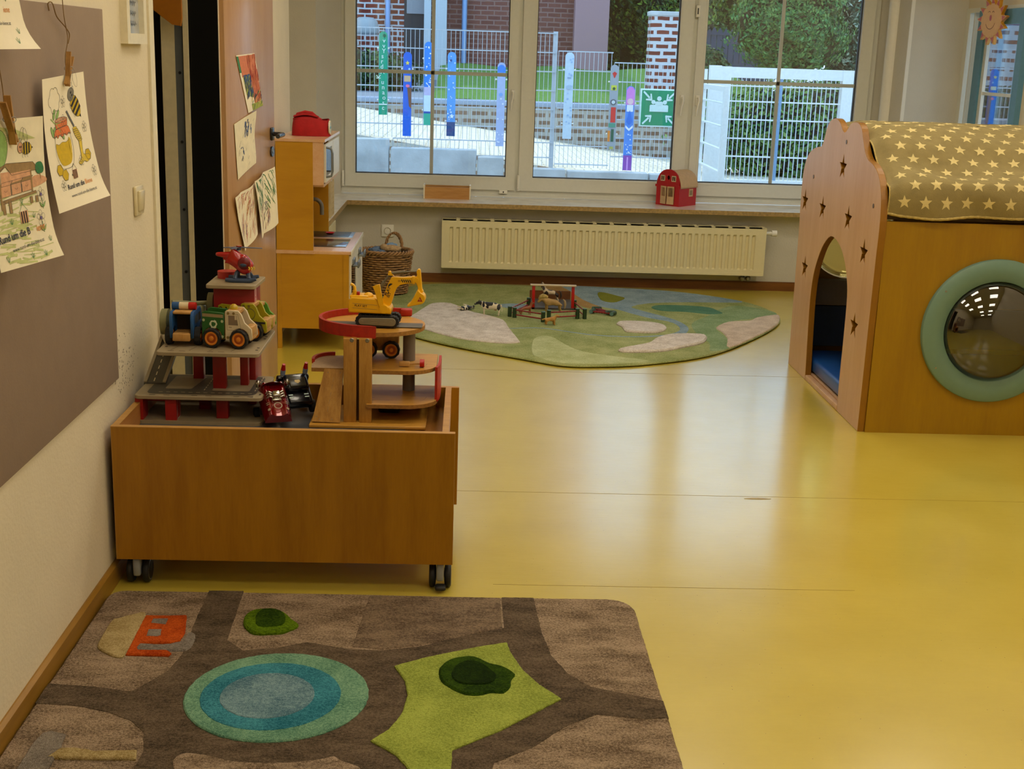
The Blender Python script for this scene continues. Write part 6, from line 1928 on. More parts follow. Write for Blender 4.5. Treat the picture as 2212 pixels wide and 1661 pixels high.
# ================================================================ helicopter
HX, HY = -.710, 4.045
hc = thing('toy_helicopter', 'red toy helicopter with blue skids on top of the grey car park', 'toy helicopter', (HX, HY, .826), R_(0))
M_HR = plain('glossy_red_plastic', '#a8100c', .2, coat=.6, vary=.02)
M_HB = plain('slate_blue_plastic', '#33435e', .4)
M_HB2 = plain('rotor_grey_blue', '#5a6076', .4)
v, f = skin([[(-.012, 0, .072, .026), (.0, 0, .058, .034), (.022, 0, .044, .030), (.037, 0, .038, .020)], [0, (-.028, 0, .080, .015), (-.052, 0, .082, .010), (-.080, 0, .084, .006)], [1, (-.004, 0, .088, .016)]], 3)
MB().add(v, f, 0, True).build('body', M_HR, hc)
mb = MB().sph((.013, -.022, .060), (.020, .012, .020), 0, 20, 12); mb.build('cockpit_opening', plain('dark_red_plastic', '#6a0c12', .35), hc)
mb = MB().sph((.012, -.0305, .056), (.011, .005, .007), 0, 14, 8); mb.build('seat', M_HB, hc)
mb = MB()
for i in range(3):
    mb.tube([(.028 + i * .007, -.030 + i * .002, .050), (.032 + i * .007, -.032 + i * .003, .046), (.029 + i * .007, -.031 + i * .003, .041)], .0022, 6)
mb.build('flame_decal', YEL2, hc)
mb = MB().rbox((-.030, -.018, .088), (-.018, -.008, .096), .002).build('yellow_vent', YEL2, hc)
mb = MB().tube([(-.055, 0, .072), (-.040, 0, .066), (-.030, 0, .070)], [.004, .006, .005], 8).build('tail_fin', M_HR, hc)
mb = MB()
for sy in (-1, 1):
    mb.tube([(-.045, sy * .028, .008), (-.020, sy * .028, .006), (.030, sy * .028, .006), (.050, sy * .028, .012)], [.006, .008, .008, .005], 8)
    mb.tube([(-.012, sy * .010, .030), (-.016, sy * .028, .010)], .007, 8); mb.tube([(.022, sy * .010, .026), (.028, sy * .028, .010)], .007, 8)
mb.build('skids', M_HB, hc)
mb = MB().cyl((-.006, 0, .098), (-.006, 0, .110), .007, n=14)
mb.cyl((-.006, 0, .1095), (-.006, 0, .1125), .009, n=14, m=1)
mb.build('rotor_hub', [M_HB, M_HR], hc)
for (a, ln) in ((.12, .072), (PI + .10, .048), (PI + 1.0, .038)):
    MB().rbox((0, -.005, -.001), (ln, .005, .0015), .0008, M=T(-.006, 0, .107) @ RZ(a) @ RY(.04)).build('rotor_blade', M_HB2, hc)

# ================================================================ wooden trucks on the upper deck
M_TY = plain('black_tyre', '#100e0d', .7, vary=.1)
M_HUB = plain('hub_orange', '#d07a1c', .45)
M_HUB2 = plain('hub_dark_orange', '#a84c0c', .45)
M_NAT = wood('truck_natural_wood', '#c79a5a', '#ad7d3e', 'z', 5, .5, 6)
M_BOLT = plain('brass_bolt', '#8f7a4a', .35, .6)
def wheel(parent, x, y, r=.0275, w=.020, hub=True):
    """axle along y, outer face towards -y"""
    mb = MB()
    n = 44
    vs = []; fs = []
    prof = [(-.5, .74), (-.5, .93), (-.30, 1.0), (.30, 1.0), (.5, .93), (.5, .74)]
    for i in range(n):
        a = 2 * PI * i / n
        for (q, k) in prof:
            kk = k * (1.035 if (i % 4 < 2 and k > .9) else 1.0) * r
            vs.append((x + kk * math.cos(a), y + q * w, r + kk * math.sin(a)))
    m = len(prof)
    for i in range(n):
        for j in range(m - 1):
            fs.append((i * m + j, i * m + j + 1, ((i + 1) % n) * m + j + 1, ((i + 1) % n) * m + j))
    mb.add(vs, fs, 0, False)
    o = mb.build('wheel', M_TY, parent)
    if hub:
        MR_ = T(x, y, r) @ RX(PI / 2)
        hb = MB().lathe([(0, -w * .45), (r * .76, -w * .45), (r * .76, w * .40), (r * .70, w * .46), (r * .52, w * .46), (r * .50, w * .34)], n=28, m=0, M=MR_)
        hb.lathe([(r * .52, w * .30), (0, w * .30)], n=28, m=1, M=MR_).lathe([(r * .26, w * .30), (r * .26, w * .44), (r * .2, w * .5), (0, w * .5)], n=20, m=0, M=MR_)
        hb.build('hub', [M_HUB, M_HUB2], o)
    return o
def truck(name, label, loc, rz, cab, back, kind, s=1.0):
    """side silhouettes cut from board, natural wood blocks between; drives towards +x"""
    t = thing(name, label, 'toy truck', loc, rz, 'wooden toy trucks')
    hw = .034
    rear = [(-.072, .024), (-.003, .024), (-.003, .100), (-.062, .104), (-.070, .100)]
    front = [(.0, .022), (.078, .022), (.082, .030), (.080, .058), (.068, .070), (.058, .078), (.048, .100), (.040, .108), (.004, .108), (.0, .104)]
    def wheelarch(pts, cx, r=.031):
        out = []
        for p in pts: out.append(p)
        return out
    for sy in (-1, 1):
        y0, y1 = (-hw, -hw + .007) if sy < 0 else (hw - .007, hw)
        # arches cut: lower edge follows the tyres
        rp = [(-.072, .024), (-.068, .024)] + [(-.040 + .030 * math.cos(a), .028 + .030 * math.sin(a)) for a in [PI - PI * k / 8 for k in range(9)]] + [(-.004, .024), (-.003, .100), (-.062, .104), (-.072, .099)]
        fp_ = [(.0, .022), (.012, .022)] + [(.044 + .029 * math.cos(a), .028 + .029 * math.sin(a)) for a in [PI - PI * k / 8 for k in range(9)]] + [(.077, .022), (.083, .030), (.081, .056), (.070, .066), (.060, .074), (.050, .098), (.040, .108), (.004, .108), (.0, .104)]
        if kind != 'cab_only':
            MB().prism(rp, y0, y1, ax='y', bev=.0012).build('side_board', back, t)
        fr = MB().prism(fp_, y0, y1, ax='y', bev=.0012).build('cab_side', cab, t)
        if sy < 0:
            d = Draw(lambda u, v, h: (u, -hw - h, v), h=.0005)
            if kind == 'recycle':
                d.fill([(.010, .066), (.040, .066), (.036, .094), (.010, .094)], plain('window_brown', '#7c6a55', .5))
                d.line([(.006, .052), (.006, .098), (.040, .098), (.048, .060), (.040, .050), (.006, .052)], .0006, LN)
                d.line([(.012, .060), (.020, .060)], .0014, LN)
                d.fill([(.030, .082), (.037, .082), (.035, .094), (.030, .094)], cab, .0004)
            elif kind == 'yellow':
                d.line(circ(.030, .078, .016, 16), .0014, LN, True); d.fill([(.045, .050), (.078, .050), (.078, .056), (.045, .056)], BLK2)
                d.fill([(.060, .034), (.072, .034), (.072, .042), (.060, .042)], BRN)
            for (a, b) in ((.010, .100), (.027, .100), (.008, .030), (.068, .030)):
                d.fill(circ(a, b, .0042, 12), M_BOLT, .0008)
            d.build('printed_detail', fr)
            if kind in ('recycle', 'yellow'):
                d = Draw(lambda u, v, h: (u, -hw - h, v), h=.0006)
                if kind == 'recycle':
                    d.fill([(-.070, .088), (-.006, .086), (-.006, .095), (-.070, .097)], plain('track_brown', '#9a8a66', .6))
                    for i in range(24): d.fill([(-.069 + i * .0026, .0885), (-.068 + i * .0026, .0885), (-.068 + i * .0026, .0955), (-.069 + i * .0026, .0955)], BRN, .0003)
                    WH = plain('recycle_print', '#c8cfb0', .6)
                    for k in range(3):
                        a = PI / 2 + k * 2 * PI / 3
                        c_, s_ = math.cos(a - PI / 2), math.sin(a - PI / 2)
                        Q = lambda p: (-.036 + (p[0] * c_ - p[1] * s_), .067 + (p[0] * s_ + p[1] * c_))
                        d.fill([Q(p) for p in ((-.0065, .0105), (.003, .0105), (.003, .0130), (.0095, .0085), (.003, .0035), (.003, .0062), (-.004, .0062))], WH, .0003)
                        d.fill([Q(p) for p in ((-.0115, .0035), (-.0065, .0105), (-.004, .0062), (-.0085, .0005))], WH, .0003)
                    for (a, b) in ((-.066, .078), (-.009, .076), (-.064, .034), (-.009, .032)): d.fill(circ(a, b, .0042, 12), plain('pale_bolt', '#b9c29a', .4, .3), .0008)
                else:
                    for i in range(3): d.fill([(-.045 + i * .017, .084), (-.041 + i * .017, .084), (-.045 + i * .017, .096), (-.049 + i * .017, .096)], BLK2)
                    d.line(circ(-.064, .090, .005, 10, 0, PI), .002, BLK2)
                d.build('printed_detail', t)
    mb = MB()
    mb.rbox((-.074, -hw + .007, .022), (.080, hw - .007, .036), .002)
    mb.rbox((.058, -hw + .007, .036), (.082, hw - .007, .062), .003)
    mb.rbox((.004, -hw + .007, .096), (.042, hw - .007, .108), .002)
    if kind != 'cab_only': mb.rbox((-.072, -hw + .007, .036), (-.066, hw - .007, .092), .002)
    mb.rbox((-.006, -hw + .007, .036), (.002, hw - .007, .096), .002)
    mb.build('wooden_block', M_NAT, t)
    for x in (-.040, .044):
        for sy in (-1, 1):
            wh = wheel(t, x, sy * .040)
            if sy > 0: pass
    for x in (-.040, .044):
        MB().cyl((x, -.032, .0275), (x, .032, .0275), .004, n=10).build('axle', M_NAT, t)
    if kind == 'recycle':
        MB().sph((.018, .0, .108), (.013, .013, .014), nu=20, nv=12).build('beacon', plain('beacon_yellow', '#b99a08', .35, coat=.3), t)
    t.scale = (s, s, s * 1.07)
    return t
M_TG = plain('truck_green', '#1f5a1c', .45, vary=.06)
M_TW = plain('truck_cream', '#d3c2a0', .45, vary=.04)
M_TYL = plain('truck_yellow', '#a39a10', .45, vary=.06)
truck('toy_truck', 'wooden recycling truck with green bin and cream cab on the upper deck', (-.7265, 3.895, .652), R_(-6), M_TW, M_TG, 'recycle')
truck('toy_truck', 'yellow-green wooden truck just behind the cream and green truck', (-.698, 4.010, .652), R_(-8), M_TYL, M_TYL, 'yellow')
t3 = truck('toy_truck', 'small light green wooden truck mostly hidden behind the yellow one', (-.685, 4.085, .652), R_(-6), plain('truck_light_green', '#5d9a2a', .45), plain('truck_light_green', '#5d9a2a', .45), 'plain', .86)
# blue police truck seen from behind
bt = thing('toy_truck', 'blue wooden police truck seen from behind with a blue white and red light bar', 'toy truck', (-.862, 3.93, .652), R_(90), 'wooden toy trucks')
M_TB = plain('truck_blue', '#1d4f88', .45, vary=.1, nscale=80)
for sy in (-1, 1):
    y0, y1 = (-.036, -.027) if sy < 0 else (.027, .036)
    pp = [(-.070, .026), (-.066, .026)] + [(-.036 + .030 * math.cos(a), .028 + .030 * math.sin(a)) for a in [PI - PI * k / 8 for k in range(9)]] + [(.012, .026)] + [(.044 + .029 * math.cos(a), .028 + .029 * math.sin(a)) for a in [PI - PI * k / 8 for k in range(9)]] + [(.078, .026), (.082, .05), (.066, .066), (.05, .098), (.040, .106), (-.058, .106), (-.070, .094)]
    MB().prism(pp, y0, y1, ax='y', bev=.0012).build('side_board', M_TB, bt)
MB().rbox((-.060, -.027, .098), (.030, .027, .106), .002).rbox((-.078, -.026, .018), (-.045, .026, .042), .003).rbox((-.04, -.027, .034), (.08, .027, .040), .001).rbox((.0, -.027, .04), (.006, .027, .098), .001).build('wooden_block', M_NAT, bt)
MB().box((-.0005 - .001, -.027, .04), (-.001, .027, .098)).build('inner_wall', plain('truck_inside_dark', '#2a2018', .7), bt)
lb = MB().cyl((-.020, .036, .117), (-.020, .014, .117), .0115, n=20, m=0).cyl((-.020, .014, .117), (-.020, -.014, .117), .0115, n=20, m=1).cyl((-.020, -.014, .117), (-.020, -.036, .117), .0115, n=20, m=2)
lb.build('light_bar', [M_TB, plain('bar_cream', '#d8c6a0', .4), M_RED], bt)
for x in (-.036, .044):
    for sy in (-1, 1): wheel(bt, x, sy * .043)
d = Draw(lambda u, v, h: (u, -.036 - h, v), h=.0005)
d.fill([(-.045, .066), (.0, .066), (.0, .092), (-.045, .092)], plain('window_grey', '#33414a', .4)); d.fill([(.008, .066), (.045, .066), (.034, .092), (.008, .092)], BLK2)
d.build('printed_detail', bt)
# wheels of other toys sticking up: pale discs beside the police truck
tg_ = thing('wooden_toy_plane', 'grey-green wooden toy with round discs behind the blue police truck', 'wooden toy', (-.83, 4.06, .652))
M_SAGE = plain('sage_painted_wood', '#7d7a52', .5, vary=.06)
MB().cyl((-.105, -.13, .062), (-.085, -.13, .062), .040, n=28).build('disc', M_SAGE, tg_)
MB().cyl((.012, .0, .10), (.030, .0, .10), .032, n=28).build('disc', M_SAGE, tg_)
MB().tube([(-.09, -.06, .11), (-.03, -.02, .10), (.02, 0, .10)], .007, 8).rbox((-.045, -.03, .0), (.0, .03, .095), .01).build('body', M_SAGE, tg_)

# ================================================================ cars between the two garages
M_CHR = plain('chrome_plastic', '#b9b6ac', .15, 1.0)
rc = thing('toy_car', 'shiny red toy hot rod with chrome engine lying in the trolley', 'toy car', (-.580, 3.838, ZF), R_(-72), 'plastic toy cars in the trolley')
M_RCAR = plain('car_red_metallic', '#7e0c10', .2, .3, coat=.8, vary=.03)
TL_ = T(0, 0, .006) @ RY(R_(25))
mb = MB()
def hood(u, v):
    x = -.062 + .125 * u; a = (v - .5) * 2
    w = .040 * (1 - .10 * u ** 2)
    z = .030 * (1 - abs(a) ** 5) * (1.0 - .35 * u ** 3) + .008 * math.exp(-((a - .62) / .2) ** 2) + .008 * math.exp(-((a + .62) / .2) ** 2)
    return (x, a * w, .012 + z)
mb.grid(hood, 20, 24, 0)
mb.grid(lambda u, v: (lambda p: (p[0], p[1], .008))(hood(u, 1 - v)), 20, 4, 0)
for s_ in (0, 1): mb.grid(lambda u, v: (lambda p: (p[0], p[1], p[2] * (1 - v) + .008 * v))(hood(u if s_ else 1 - u, float(s_))), 20, 2, 0)
for e in (0.0, 1.0): mb.grid(lambda u, v: (lambda p: (p[0], p[1], p[2] * (1 - v) + .008 * v))(hood(e, u if e else 1 - u)), 24, 2, 0)
mb.v = [tuple(TL_ @ Vector(p) + Vector((0, 0, .030))) for p in mb.v]
mb.build('car_body', M_RCAR, rc)
mb = MB().rbox((-.018, -.013, .038), (.018, .013, .050), .002).rbox((-.010, -.010, .050), (.010, .010, .060), .002)
for sy in (-1, 1):
    for i in range(3): mb.tube([(-.012 + i * .010, sy * .010, .050), (-.012 + i * .010, sy * .020, .056), (-.016 + i * .010, sy * .024, .046)], .0028, 6)
    mb.sph((-.060, sy * .040, .044), (.009, .008, .012), nu=12, nv=8)
mb.v = [tuple(TL_ @ Vector(p) + Vector((0, 0, .030))) for p in mb.v]
mb.build('chrome_engine', M_CHR, rc)
ws = MB().sheet(lambda u, v: (-.058 + .014 * v, -.030 + .060 * u, .036 + .026 * v * math.sin(PI * (.12 + .76 * u)) ** .5), 16, 6, .0015, axis=(1, 0, 0))
ws.v = [tuple(TL_ @ Vector(p) + Vector((0, 0, .030))) for p in ws.v]
ws.build('windscreen', plain('tinted_windscreen', '#4a1210', .1, coat=.6), rc)
d = Draw(lambda u, v, h: tuple(TL_ @ Vector((u, v, (.012 + .030 * (1 - abs(v / .039) ** 5) * (1.0 - .35 * ((u + .062) / .125) ** 3)) + .0105 + h * 0)) + Vector((0, 0, .030))))
CG = plain('car_print_grey', '#9a8a6e', .5)
d.line(circ(.038, 0, .010, 16), .0025, CG, True)
for sy in (-1, 1):
    d.fill(circ(.048, sy * .025, .004, 10), CG); d.fill([(.028, sy * .020), (.030, sy * .020), (.030, sy * .030), (.028, sy * .030)], CG); d.fill([(.022, sy * .020), (.024, sy * .020), (.024, sy * .030), (.022, sy * .030)], CG)
d.build('printed_detail', rc)
rc.scale = (1.12, 1.12, 1.12)
for x in (-.045,):
    for sy in (-1, 1): MB().cyl((x, sy * .036, .016), (x, sy * .050, .016), .016, n=20).build('wheel', M_TY, rc)

bc = thing('toy_car', 'black and navy toy police truck with red-tipped lights behind the red car', 'toy car', (-.535, 3.950, ZF + .008), R_(-66), 'plastic toy cars in the trolley')
M_NV = plain('navy_black_plastic', '#0a0c16', .25, coat=.5, vary=.05)
TB_ = T(0, 0, .040) @ RY(R_(38))
mb = MB().rbox((-.055, -.046, .006), (.050, .046, .040), .008).rbox((-.050, -.038, .036), (.010, .038, .066), .010).rbox((.010, -.034, .036), (.050, .034, .046), .004)
mb.rbox((-.062, -.052, .018), (-.045, .052, .046), .005)
mb.v = [tuple(TB_ @ Vector(p)) for p in mb.v]; mb.build('car_body', M_NV, bc)
mb = MB().rbox((-.030, -.026, .062), (.006, .026, .070), .003); mb.v = [tuple(TB_ @ Vector(p)) for p in mb.v]
mb.build('roof_hatch', plain('dark_olive_plastic', '#2b2612', .3), bc)
d = Draw(lambda u, v, h: tuple(TB_ @ Vector((u, v, .0702 + h))), h=.0004)
d.fill([(-.018, -.008), (-.010, -.009), (-.004, 0), (-.010, .009), (-.018, .008)], plain('badge_gold', '#c9b070', .4))
d.build('badge', bc)
d = Draw(lambda u, v, h: tuple(TB_ @ Vector((u, v, .0462 + h))), h=.0006)
for sy in (-1, 1):
    for i in range(2): d.fill([(.020 + i * .010, sy * .018), (.024 + i * .010, sy * .018), (.024 + i * .010, sy * .032), (.020 + i * .010, sy * .032)], MATS['sign_white'])
d.build('white_stripes', bc)
for sy in (-1, 1):
    mb = MB().cyl((-.052, sy * .036, .060), (-.056, sy * .036, .078), .008, n=14, m=0).cyl((-.056, sy * .036, .078), (-.061, sy * .036, .098), .0078, .005, n=14, m=1)
    mb.v = [tuple(TB_ @ Vector(p)) for p in mb.v]; mb.build('signal_light', [plain('clear_blue_plastic', '#8f9fc0', .2), M_RED], bc)
for x in (-.035, .035):
    for sy in (-1, 1):
        MB().cyl((x, sy * .040, .020), (x, sy * .054, .020), .020, n=20).build('wheel', M_TY, bc)

# ================================================================ wooden garage (right)
WX, WY = -.28, 3.95
wg = thing('wooden_toy_garage', 'tall wooden toy garage with red-rimmed top deck at the right of the trolley', 'toy garage', (WX, WY, ZF))
M_PINE = wood('pine_board', '#c08f3e', '#9c6a22', 'z', 4, .45, 9, coat=.2)
M_PLYE = plain('plywood_edge', '#96682c', .6, vary=.25, nscale=120)
M_GPOST = plain('grey_post_paint', '#6f6660', .5, vary=.05)
def wl_(x, y=None): return x - WX
MB().rbox((-.47 - WX, 3.785 - WY, 0), (-.115 - WX, 4.02 - WY, .010), .002).build('base_board', M_PLY, wg)
for (a, b) in ((-.3685, -.3300), (-.3215, -.2830)):
    pb = MB().rbox((a - WX, 3.820 - WY, .010), (b - WX, 3.848 - WY, .6985 - ZF), .0015).build('lift_post', M_PINE, wg)
    MB().lathe([(.0, .001), (.0035, .001), (.0055, .0016), (.0065, 0)], n=18, M=T((a + b) / 2 + .006 - WX, 3.820 - WY, .694 - ZF) @ RX(PI / 2)).build('screw_eye', M_STEEL, pb)
MB().box((-.332 - WX, 3.846 - WY, .01), (-.320 - WX, 3.852 - WY, .69 - ZF)).build('groove_board', plain('groove_dark_wood', '#5f3a14', .6), wg)
def oval(x0, x1, y0, y1, n=14):
    r = (y1 - y0) / 2; yc = (y0 + y1) / 2
    return circ(x1 - r, yc, r, n, -PI / 2, PI / 2) + circ(x0 + r * 1.25, yc, r * 1.25, n, PI / 2, 1.5 * PI, ry=r)
top_ = oval(-.452, -.128, 3.845, 4.135)
mb = MB().prism([(p[0] - WX, p[1] - WY) for p in top_], .700 - ZF, .713 - ZF, mside=1)
mb.build('top_deck', [M_PLY, M_PLYE], wg)
# red rim round the left end of the top deck
def rim(name, pts, z0, z1, th, parent):
    mb = MB()
    P = [Vector(p) for p in pts]
    L_ = len(P)
    nn_ = []
    for i in range(L_):
        d = (P[min(i + 1, L_ - 1)] - P[max(i - 1, 0)]).normalized(); nn_.append(Vector((d.y, -d.x)))
    vs = []
    for i in range(L_):
        a = P[i] - nn_[i] * th / 2; b = P[i] + nn_[i] * th / 2
        vs += [(a.x - WX, a.y - WY, z0 - ZF), (b.x - WX, b.y - WY, z0 - ZF), (b.x - WX, b.y - WY, z1 - ZF), (a.x - WX, a.y - WY, z1 - ZF)]
    fs = []
    for i in range(L_ - 1):
        for k in range(4):
            fs.append((i * 4 + k, i * 4 + (k + 1) % 4, (i + 1) * 4 + (k + 1) % 4, (i + 1) * 4 + k))
    fs.append((0, 3, 2, 1)); e = (L_ - 1) * 4; fs.append((e, e + 1, e + 2, e + 3))
    mb.add(vs, fs, 0, False)
    return mb.build(name, M_REDW, parent)
r = .145; yc = 3.99
rp = [(-.282, 3.842)] + [(-.452 + .18 + .184 * math.cos(a), yc + .149 * math.sin(a)) for a in [1.5 * PI - PI * k / 24 for k in range(25)]] + [(-.20, 4.137)]
rim('red_rim', rp, .697, .734, .010, wg)
MB().rbox((-.212 - WX, 4.105 - WY, .713 - ZF), (-.175 - WX, 4.135 - WY, .736 - ZF), .004).build('red_block', M_REDW, wg)
# grey sliding plank on the top deck
MB().rbox((-.437 - WX, 3.925 - WY, .7132 - ZF), (-.135 - WX, 3.985 - WY, .718 - ZF), .004, M=T(-.286 - WX, 3.955 - WY, 0) @ RZ(-.02) @ T(.286 + WX, -3.955 + WY, 0)).build('grey_plank', plain('grey_plank_paint', '#5d5852', .5, vary=.06), wg)
MB().cyl((-.178 - WX, 4.0 - WY, .01), (-.178 - WX, 4.0 - WY, .700 - ZF), .0195, n=28).build('round_post', M_GPOST, wg)
def half(x0, x1, y0, y1, r_, n=10):
    return [(x0, y0)] + [(x1 - r_ + r_ * math.cos(a), y0 + r_ * .9 + r_ * .9 * math.sin(a)) for a in [-PI / 2 + PI / 2 * k / n for k in range(n + 1)]] + [(x1, y1), (x0, y1)]
M1 = half(-.298, -.088, 3.850, 4.09, .10)
M2 = half(-.298, -.084, 3.812, 4.06, .10)
for (pp, z) in ((M1, .594), (M2, .496)):
    o = MB().prism([(p[0] - WX, p[1] - WY) for p in pp], z - .012 - ZF, z - ZF, mside=1).build('middle_deck', [M_PLY, M_PLYE], wg)
    d = Draw(lambda u, v, h, z=z: (u - WX, v - WY, z - ZF + h), h=.0004)
    y0 = pp[0][1]
    d.line(smooth2d([(-.27, y0 + .03), (-.19, y0 + .03), (-.135, y0 + .05), (-.118, y0 + .10)], 4, False), .0015, BRN)
    for k in range(3): d.line([(-.288 , y0 + .02 + k * .03), (-.280, y0 + .02 + k * .03)], .004, BRN)
    d.build('road_print', o)
rimp = [(-.079, 4.05)] + [(-.079, 3.97), (-.081, 3.92), (-.088, 3.885)]
rim('red_rim', rimp, .49, .60, .008, wg)
# left ramp and platform
A = Vector((-.428, 3.96, .594)); 
mb = MB()
lo = [(-.463, 3.805, .440), (-.378, 3.805, .438), (-.372, 3.86, .592), (-.430, 3.86, .594)]
mb.add([(p[0] - WX, p[1] - WY, p[2] - ZF) for p in lo] + [(p[0] - WX, p[1] + .010 - WY, p[2] - .004 - ZF) for p in lo], [(0, 1, 2, 3), (7, 6, 5, 4), (0, 4, 5, 1), (1, 5, 6, 2), (2, 6, 7, 3), (3, 7, 4, 0)])
o = mb.build('ramp_board', M_PINE, wg)
d = Draw(lambda u, v, h: ((lo[0][0] * (1 - u) + lo[1][0] * u) * (1 - v) + (lo[3][0] * (1 - u) + lo[2][0] * u) * v - WX, 3.805 + .055 * v - .0006 - WY, .440 + .154 * v - ZF), h=0)
for (a, b) in ((.12, .10), (.25, .05), (.70, .05), (.22, .93), (.85, .93)):
    d.fill(circ(a, b, .030, 10, ry=.016), BRN)
for k in range(5): d.line([(.5 + .01 * k, .2 + k * .14), (.5 + .015 * k, .28 + k * .14)], .018, BRN)
d.build('screw_heads', o)
MB().prism([(p[0] - WX, p[1] - WY) for p in ([(-.372, 3.86), (-.372, 4.03), (-.42, 4.03)] + circ(-.42, 3.96, .05, 10, PI / 2, PI, ry=.07) + [(-.474, 3.90), (-.470, 3.86)])], .584 - ZF, .596 - ZF, mside=1).build('side_deck', [plain('speckled_deck', '#b59a7a', .5, vary=.12, nscale=150), M_PLYE], wg)
rim('red_rim', circ(-.415, 3.955, .060, 16, PI * .5, PI * 1.08, ry=.082), .592, .606, .009, wg)
# crank with red knob on the middle deck
ck = MB().rbox((-.205 - WX, 3.900 - WY, .596 - ZF), (-.172 - WX, 3.912 - WY, .612 - ZF), .002).cyl((-.172 - WX, 3.906 - WY, .605 - ZF), (-.138 - WX, 3.906 - WY, .605 - ZF), .003, n=10)
o = ck.build('crank', M_NAT, wg)
MB().cyl((-.140 - WX, 3.906 - WY, .607 - ZF), (-.126 - WX, 3.906 - WY, .607 - ZF), .0125, n=20).build('red_knob', M_RED, o)
# pale tray inside bottom and wooden truck under the top deck
tag(MB().rbox((-.27, 3.93, ZF + .0102), (-.20, 4.01, ZF + .045), .008).rbox((-.275, 3.925, ZF + .040), (-.195, 4.012, ZF + .050), .003, m=1).build('small_tray', [plain('dark_tray', '#1a1816', .4), plain('pale_lid', '#9f9a8c', .4)], origin=(-.235, 3.97, ZF)), 'small dark tray with a pale lid on the bottom level of the wooden garage', 'tray')
ut = thing('toy_truck', 'wooden truck with a black and orange wheel parked on the level under the top deck', 'toy truck', (-.258, 4.02, .594), 0, 'wooden toy trucks')
MB().rbox((-.040, .015, .020), (.045, .06, .085), .003).build('truck_body', M_NAT, ut)
wheel(ut, .022, .0, .0275, .018); wheel(ut, -.050, .0, .0275, .018)
MB().cyl((.022, .0, .0275), (.022, .03, .0275), .004, n=8).cyl((-.05, .0, .0275), (-.05, .03, .0275), .004, n=8).build('axle', M_NAT, ut)
MB().sph((-.03, .012, .075), .005, nu=10, nv=6).build('red_peg', M_RED, ut)

# ================================================================ yellow excavator on the top deck
EX, EY, EZ = -.290, 3.950, .7181
exq = thing('toy_excavator', 'yellow plastic toy excavator with raised arm on the wooden garage', 'toy excavator', (EX, EY, EZ), R_(-3))
M_EY = plain('excavator_yellow', '#e8ae0a', .35, vary=.02, coat=.2)
M_EG = plain('excavator_grey', '#6d6450', .4)
def track(y, face):
    mb = MB()
    x0, x1, rr_ = -.032, .068, .0165
    pts = circ(x1, rr_, rr_, 12, -PI / 2, PI / 2) + circ(x0, rr_, rr_, 12, PI / 2, 1.5 * PI)
    mb.prism(pts, y, y + .026, ax='y')
    # tread cleats
    L_ = []
    for i in range(len(pts)):
        a, b = Vector(pts[i]), Vector(pts[(i + 1) % len(pts)])
        k = max(1, int((b - a).length / .006))
        for j in range(k): L_.append((a.lerp(b, j / k), (b - a).normalized()))
    for (p, dd) in L_[::2]:
        n_ = Vector((dd.y, -dd.x)); q = [p - dd * .0014, p + dd * .0014, p + dd * .0014 + n_ * .0016, p - dd * .0014 + n_ * .0016]
        mb.prism([tuple(c) for c in q], y + .001, y + .025, ax='y')
    o = mb.build('track', M_TY, exq)
    if face:
        s_ = MB().prism(circ(.064, .0165, .0125, 10, -PI / 2, PI / 2) + circ(-.028, .0165, .0105, 10, PI / 2, 1.5 * PI), y - .003, y + .001, ax='y', bev=.001)
        for x in (-.028, .062): s_.cyl((x, y - .0042, .0165), (x, y - .003, .0165), .0035, n=12)
        for (a, b) in ((.0, .020), (.028, .048)):
            for z in (.0125, .0185): s_.box((a, y - .0038, z), (b, y - .003, z + .0015))
        s_.build('track_cover', plain('track_cover_grey', '#7e7660', .45), o)
track(-.040, True); track(.016, False)
MB().rbox((-.03, -.02, .010), (.06, .02, .036), .003).build('undercarriage', M_TY, exq)
bd = MB()
bp_ = [(-.070, .041), (.060, .040), (.062, .052), (.058, .062), (.030, .073), (.012, .088), (-.062, .090), (-.070, .080), (-.074, .060)]
bd.prism(bp_, -.036, .030, ax='y', bev=.004)
bd.rbox((-.068, -.030, .086), (-.010, .026, .094), .003)
bd.sph((-.012, -.010, .090), (.016, .014, .012), nu=18, nv=10)
bd.cyl((.038, -.040, .056), (.038, .034, .056), .013, n=20)
b_o = bd.build('cab_body', M_EY, exq)
MB().tube([(-.054, -.018, .092), (-.054, -.018, .118), (-.058, -.018, .124), (-.066, -.018, .128)], [.0055, .005, .0045, .0045], 10).cyl((-.054, -.018, .090), (-.054, -.018, .108), .0068, n=12).build('exhaust', M_EY, exq)
MB().rbox((-.047, -.022, .093), (-.038, -.010, .104), .0015).build('red_button', plain('button_red', '#a50f10', .35), exq)
MB().prism([(.024, .062), (.040, .058), (.026, .134), (.004, .126), (.012, .106)], -.039, -.033, ax='y', bev=.001).build('side_guard', M_EY, exq)
am = MB()
def arm(pts, y0, y1): am.prism(pts, y0, y1, ax='y', bev=.0015)
arm(smooth2d([(.028, .068), (.036, .094), (.046, .124), (.058, .150), (.068, .154), (.098, .154), (.124, .156), (.130, .150), (.130, .137), (.120, .136), (.094, .131), (.080, .124), (.070, .106), (.060, .072), (.050, .060), (.034, .060)], 3), -.018, -.004)
am.rbox((.122, -.021, .134), (.132, -.001, .158), .002)
am.sph((.054, -.011, .166), (.005, .006, .006), nu=12, nv=8).prism([(.048, .158), (.060, .158), (.068, .154), (.056, .170), (.050, .170)], -.016, -.006, ax='y')
ao = am.build('boom', M_EY, exq)
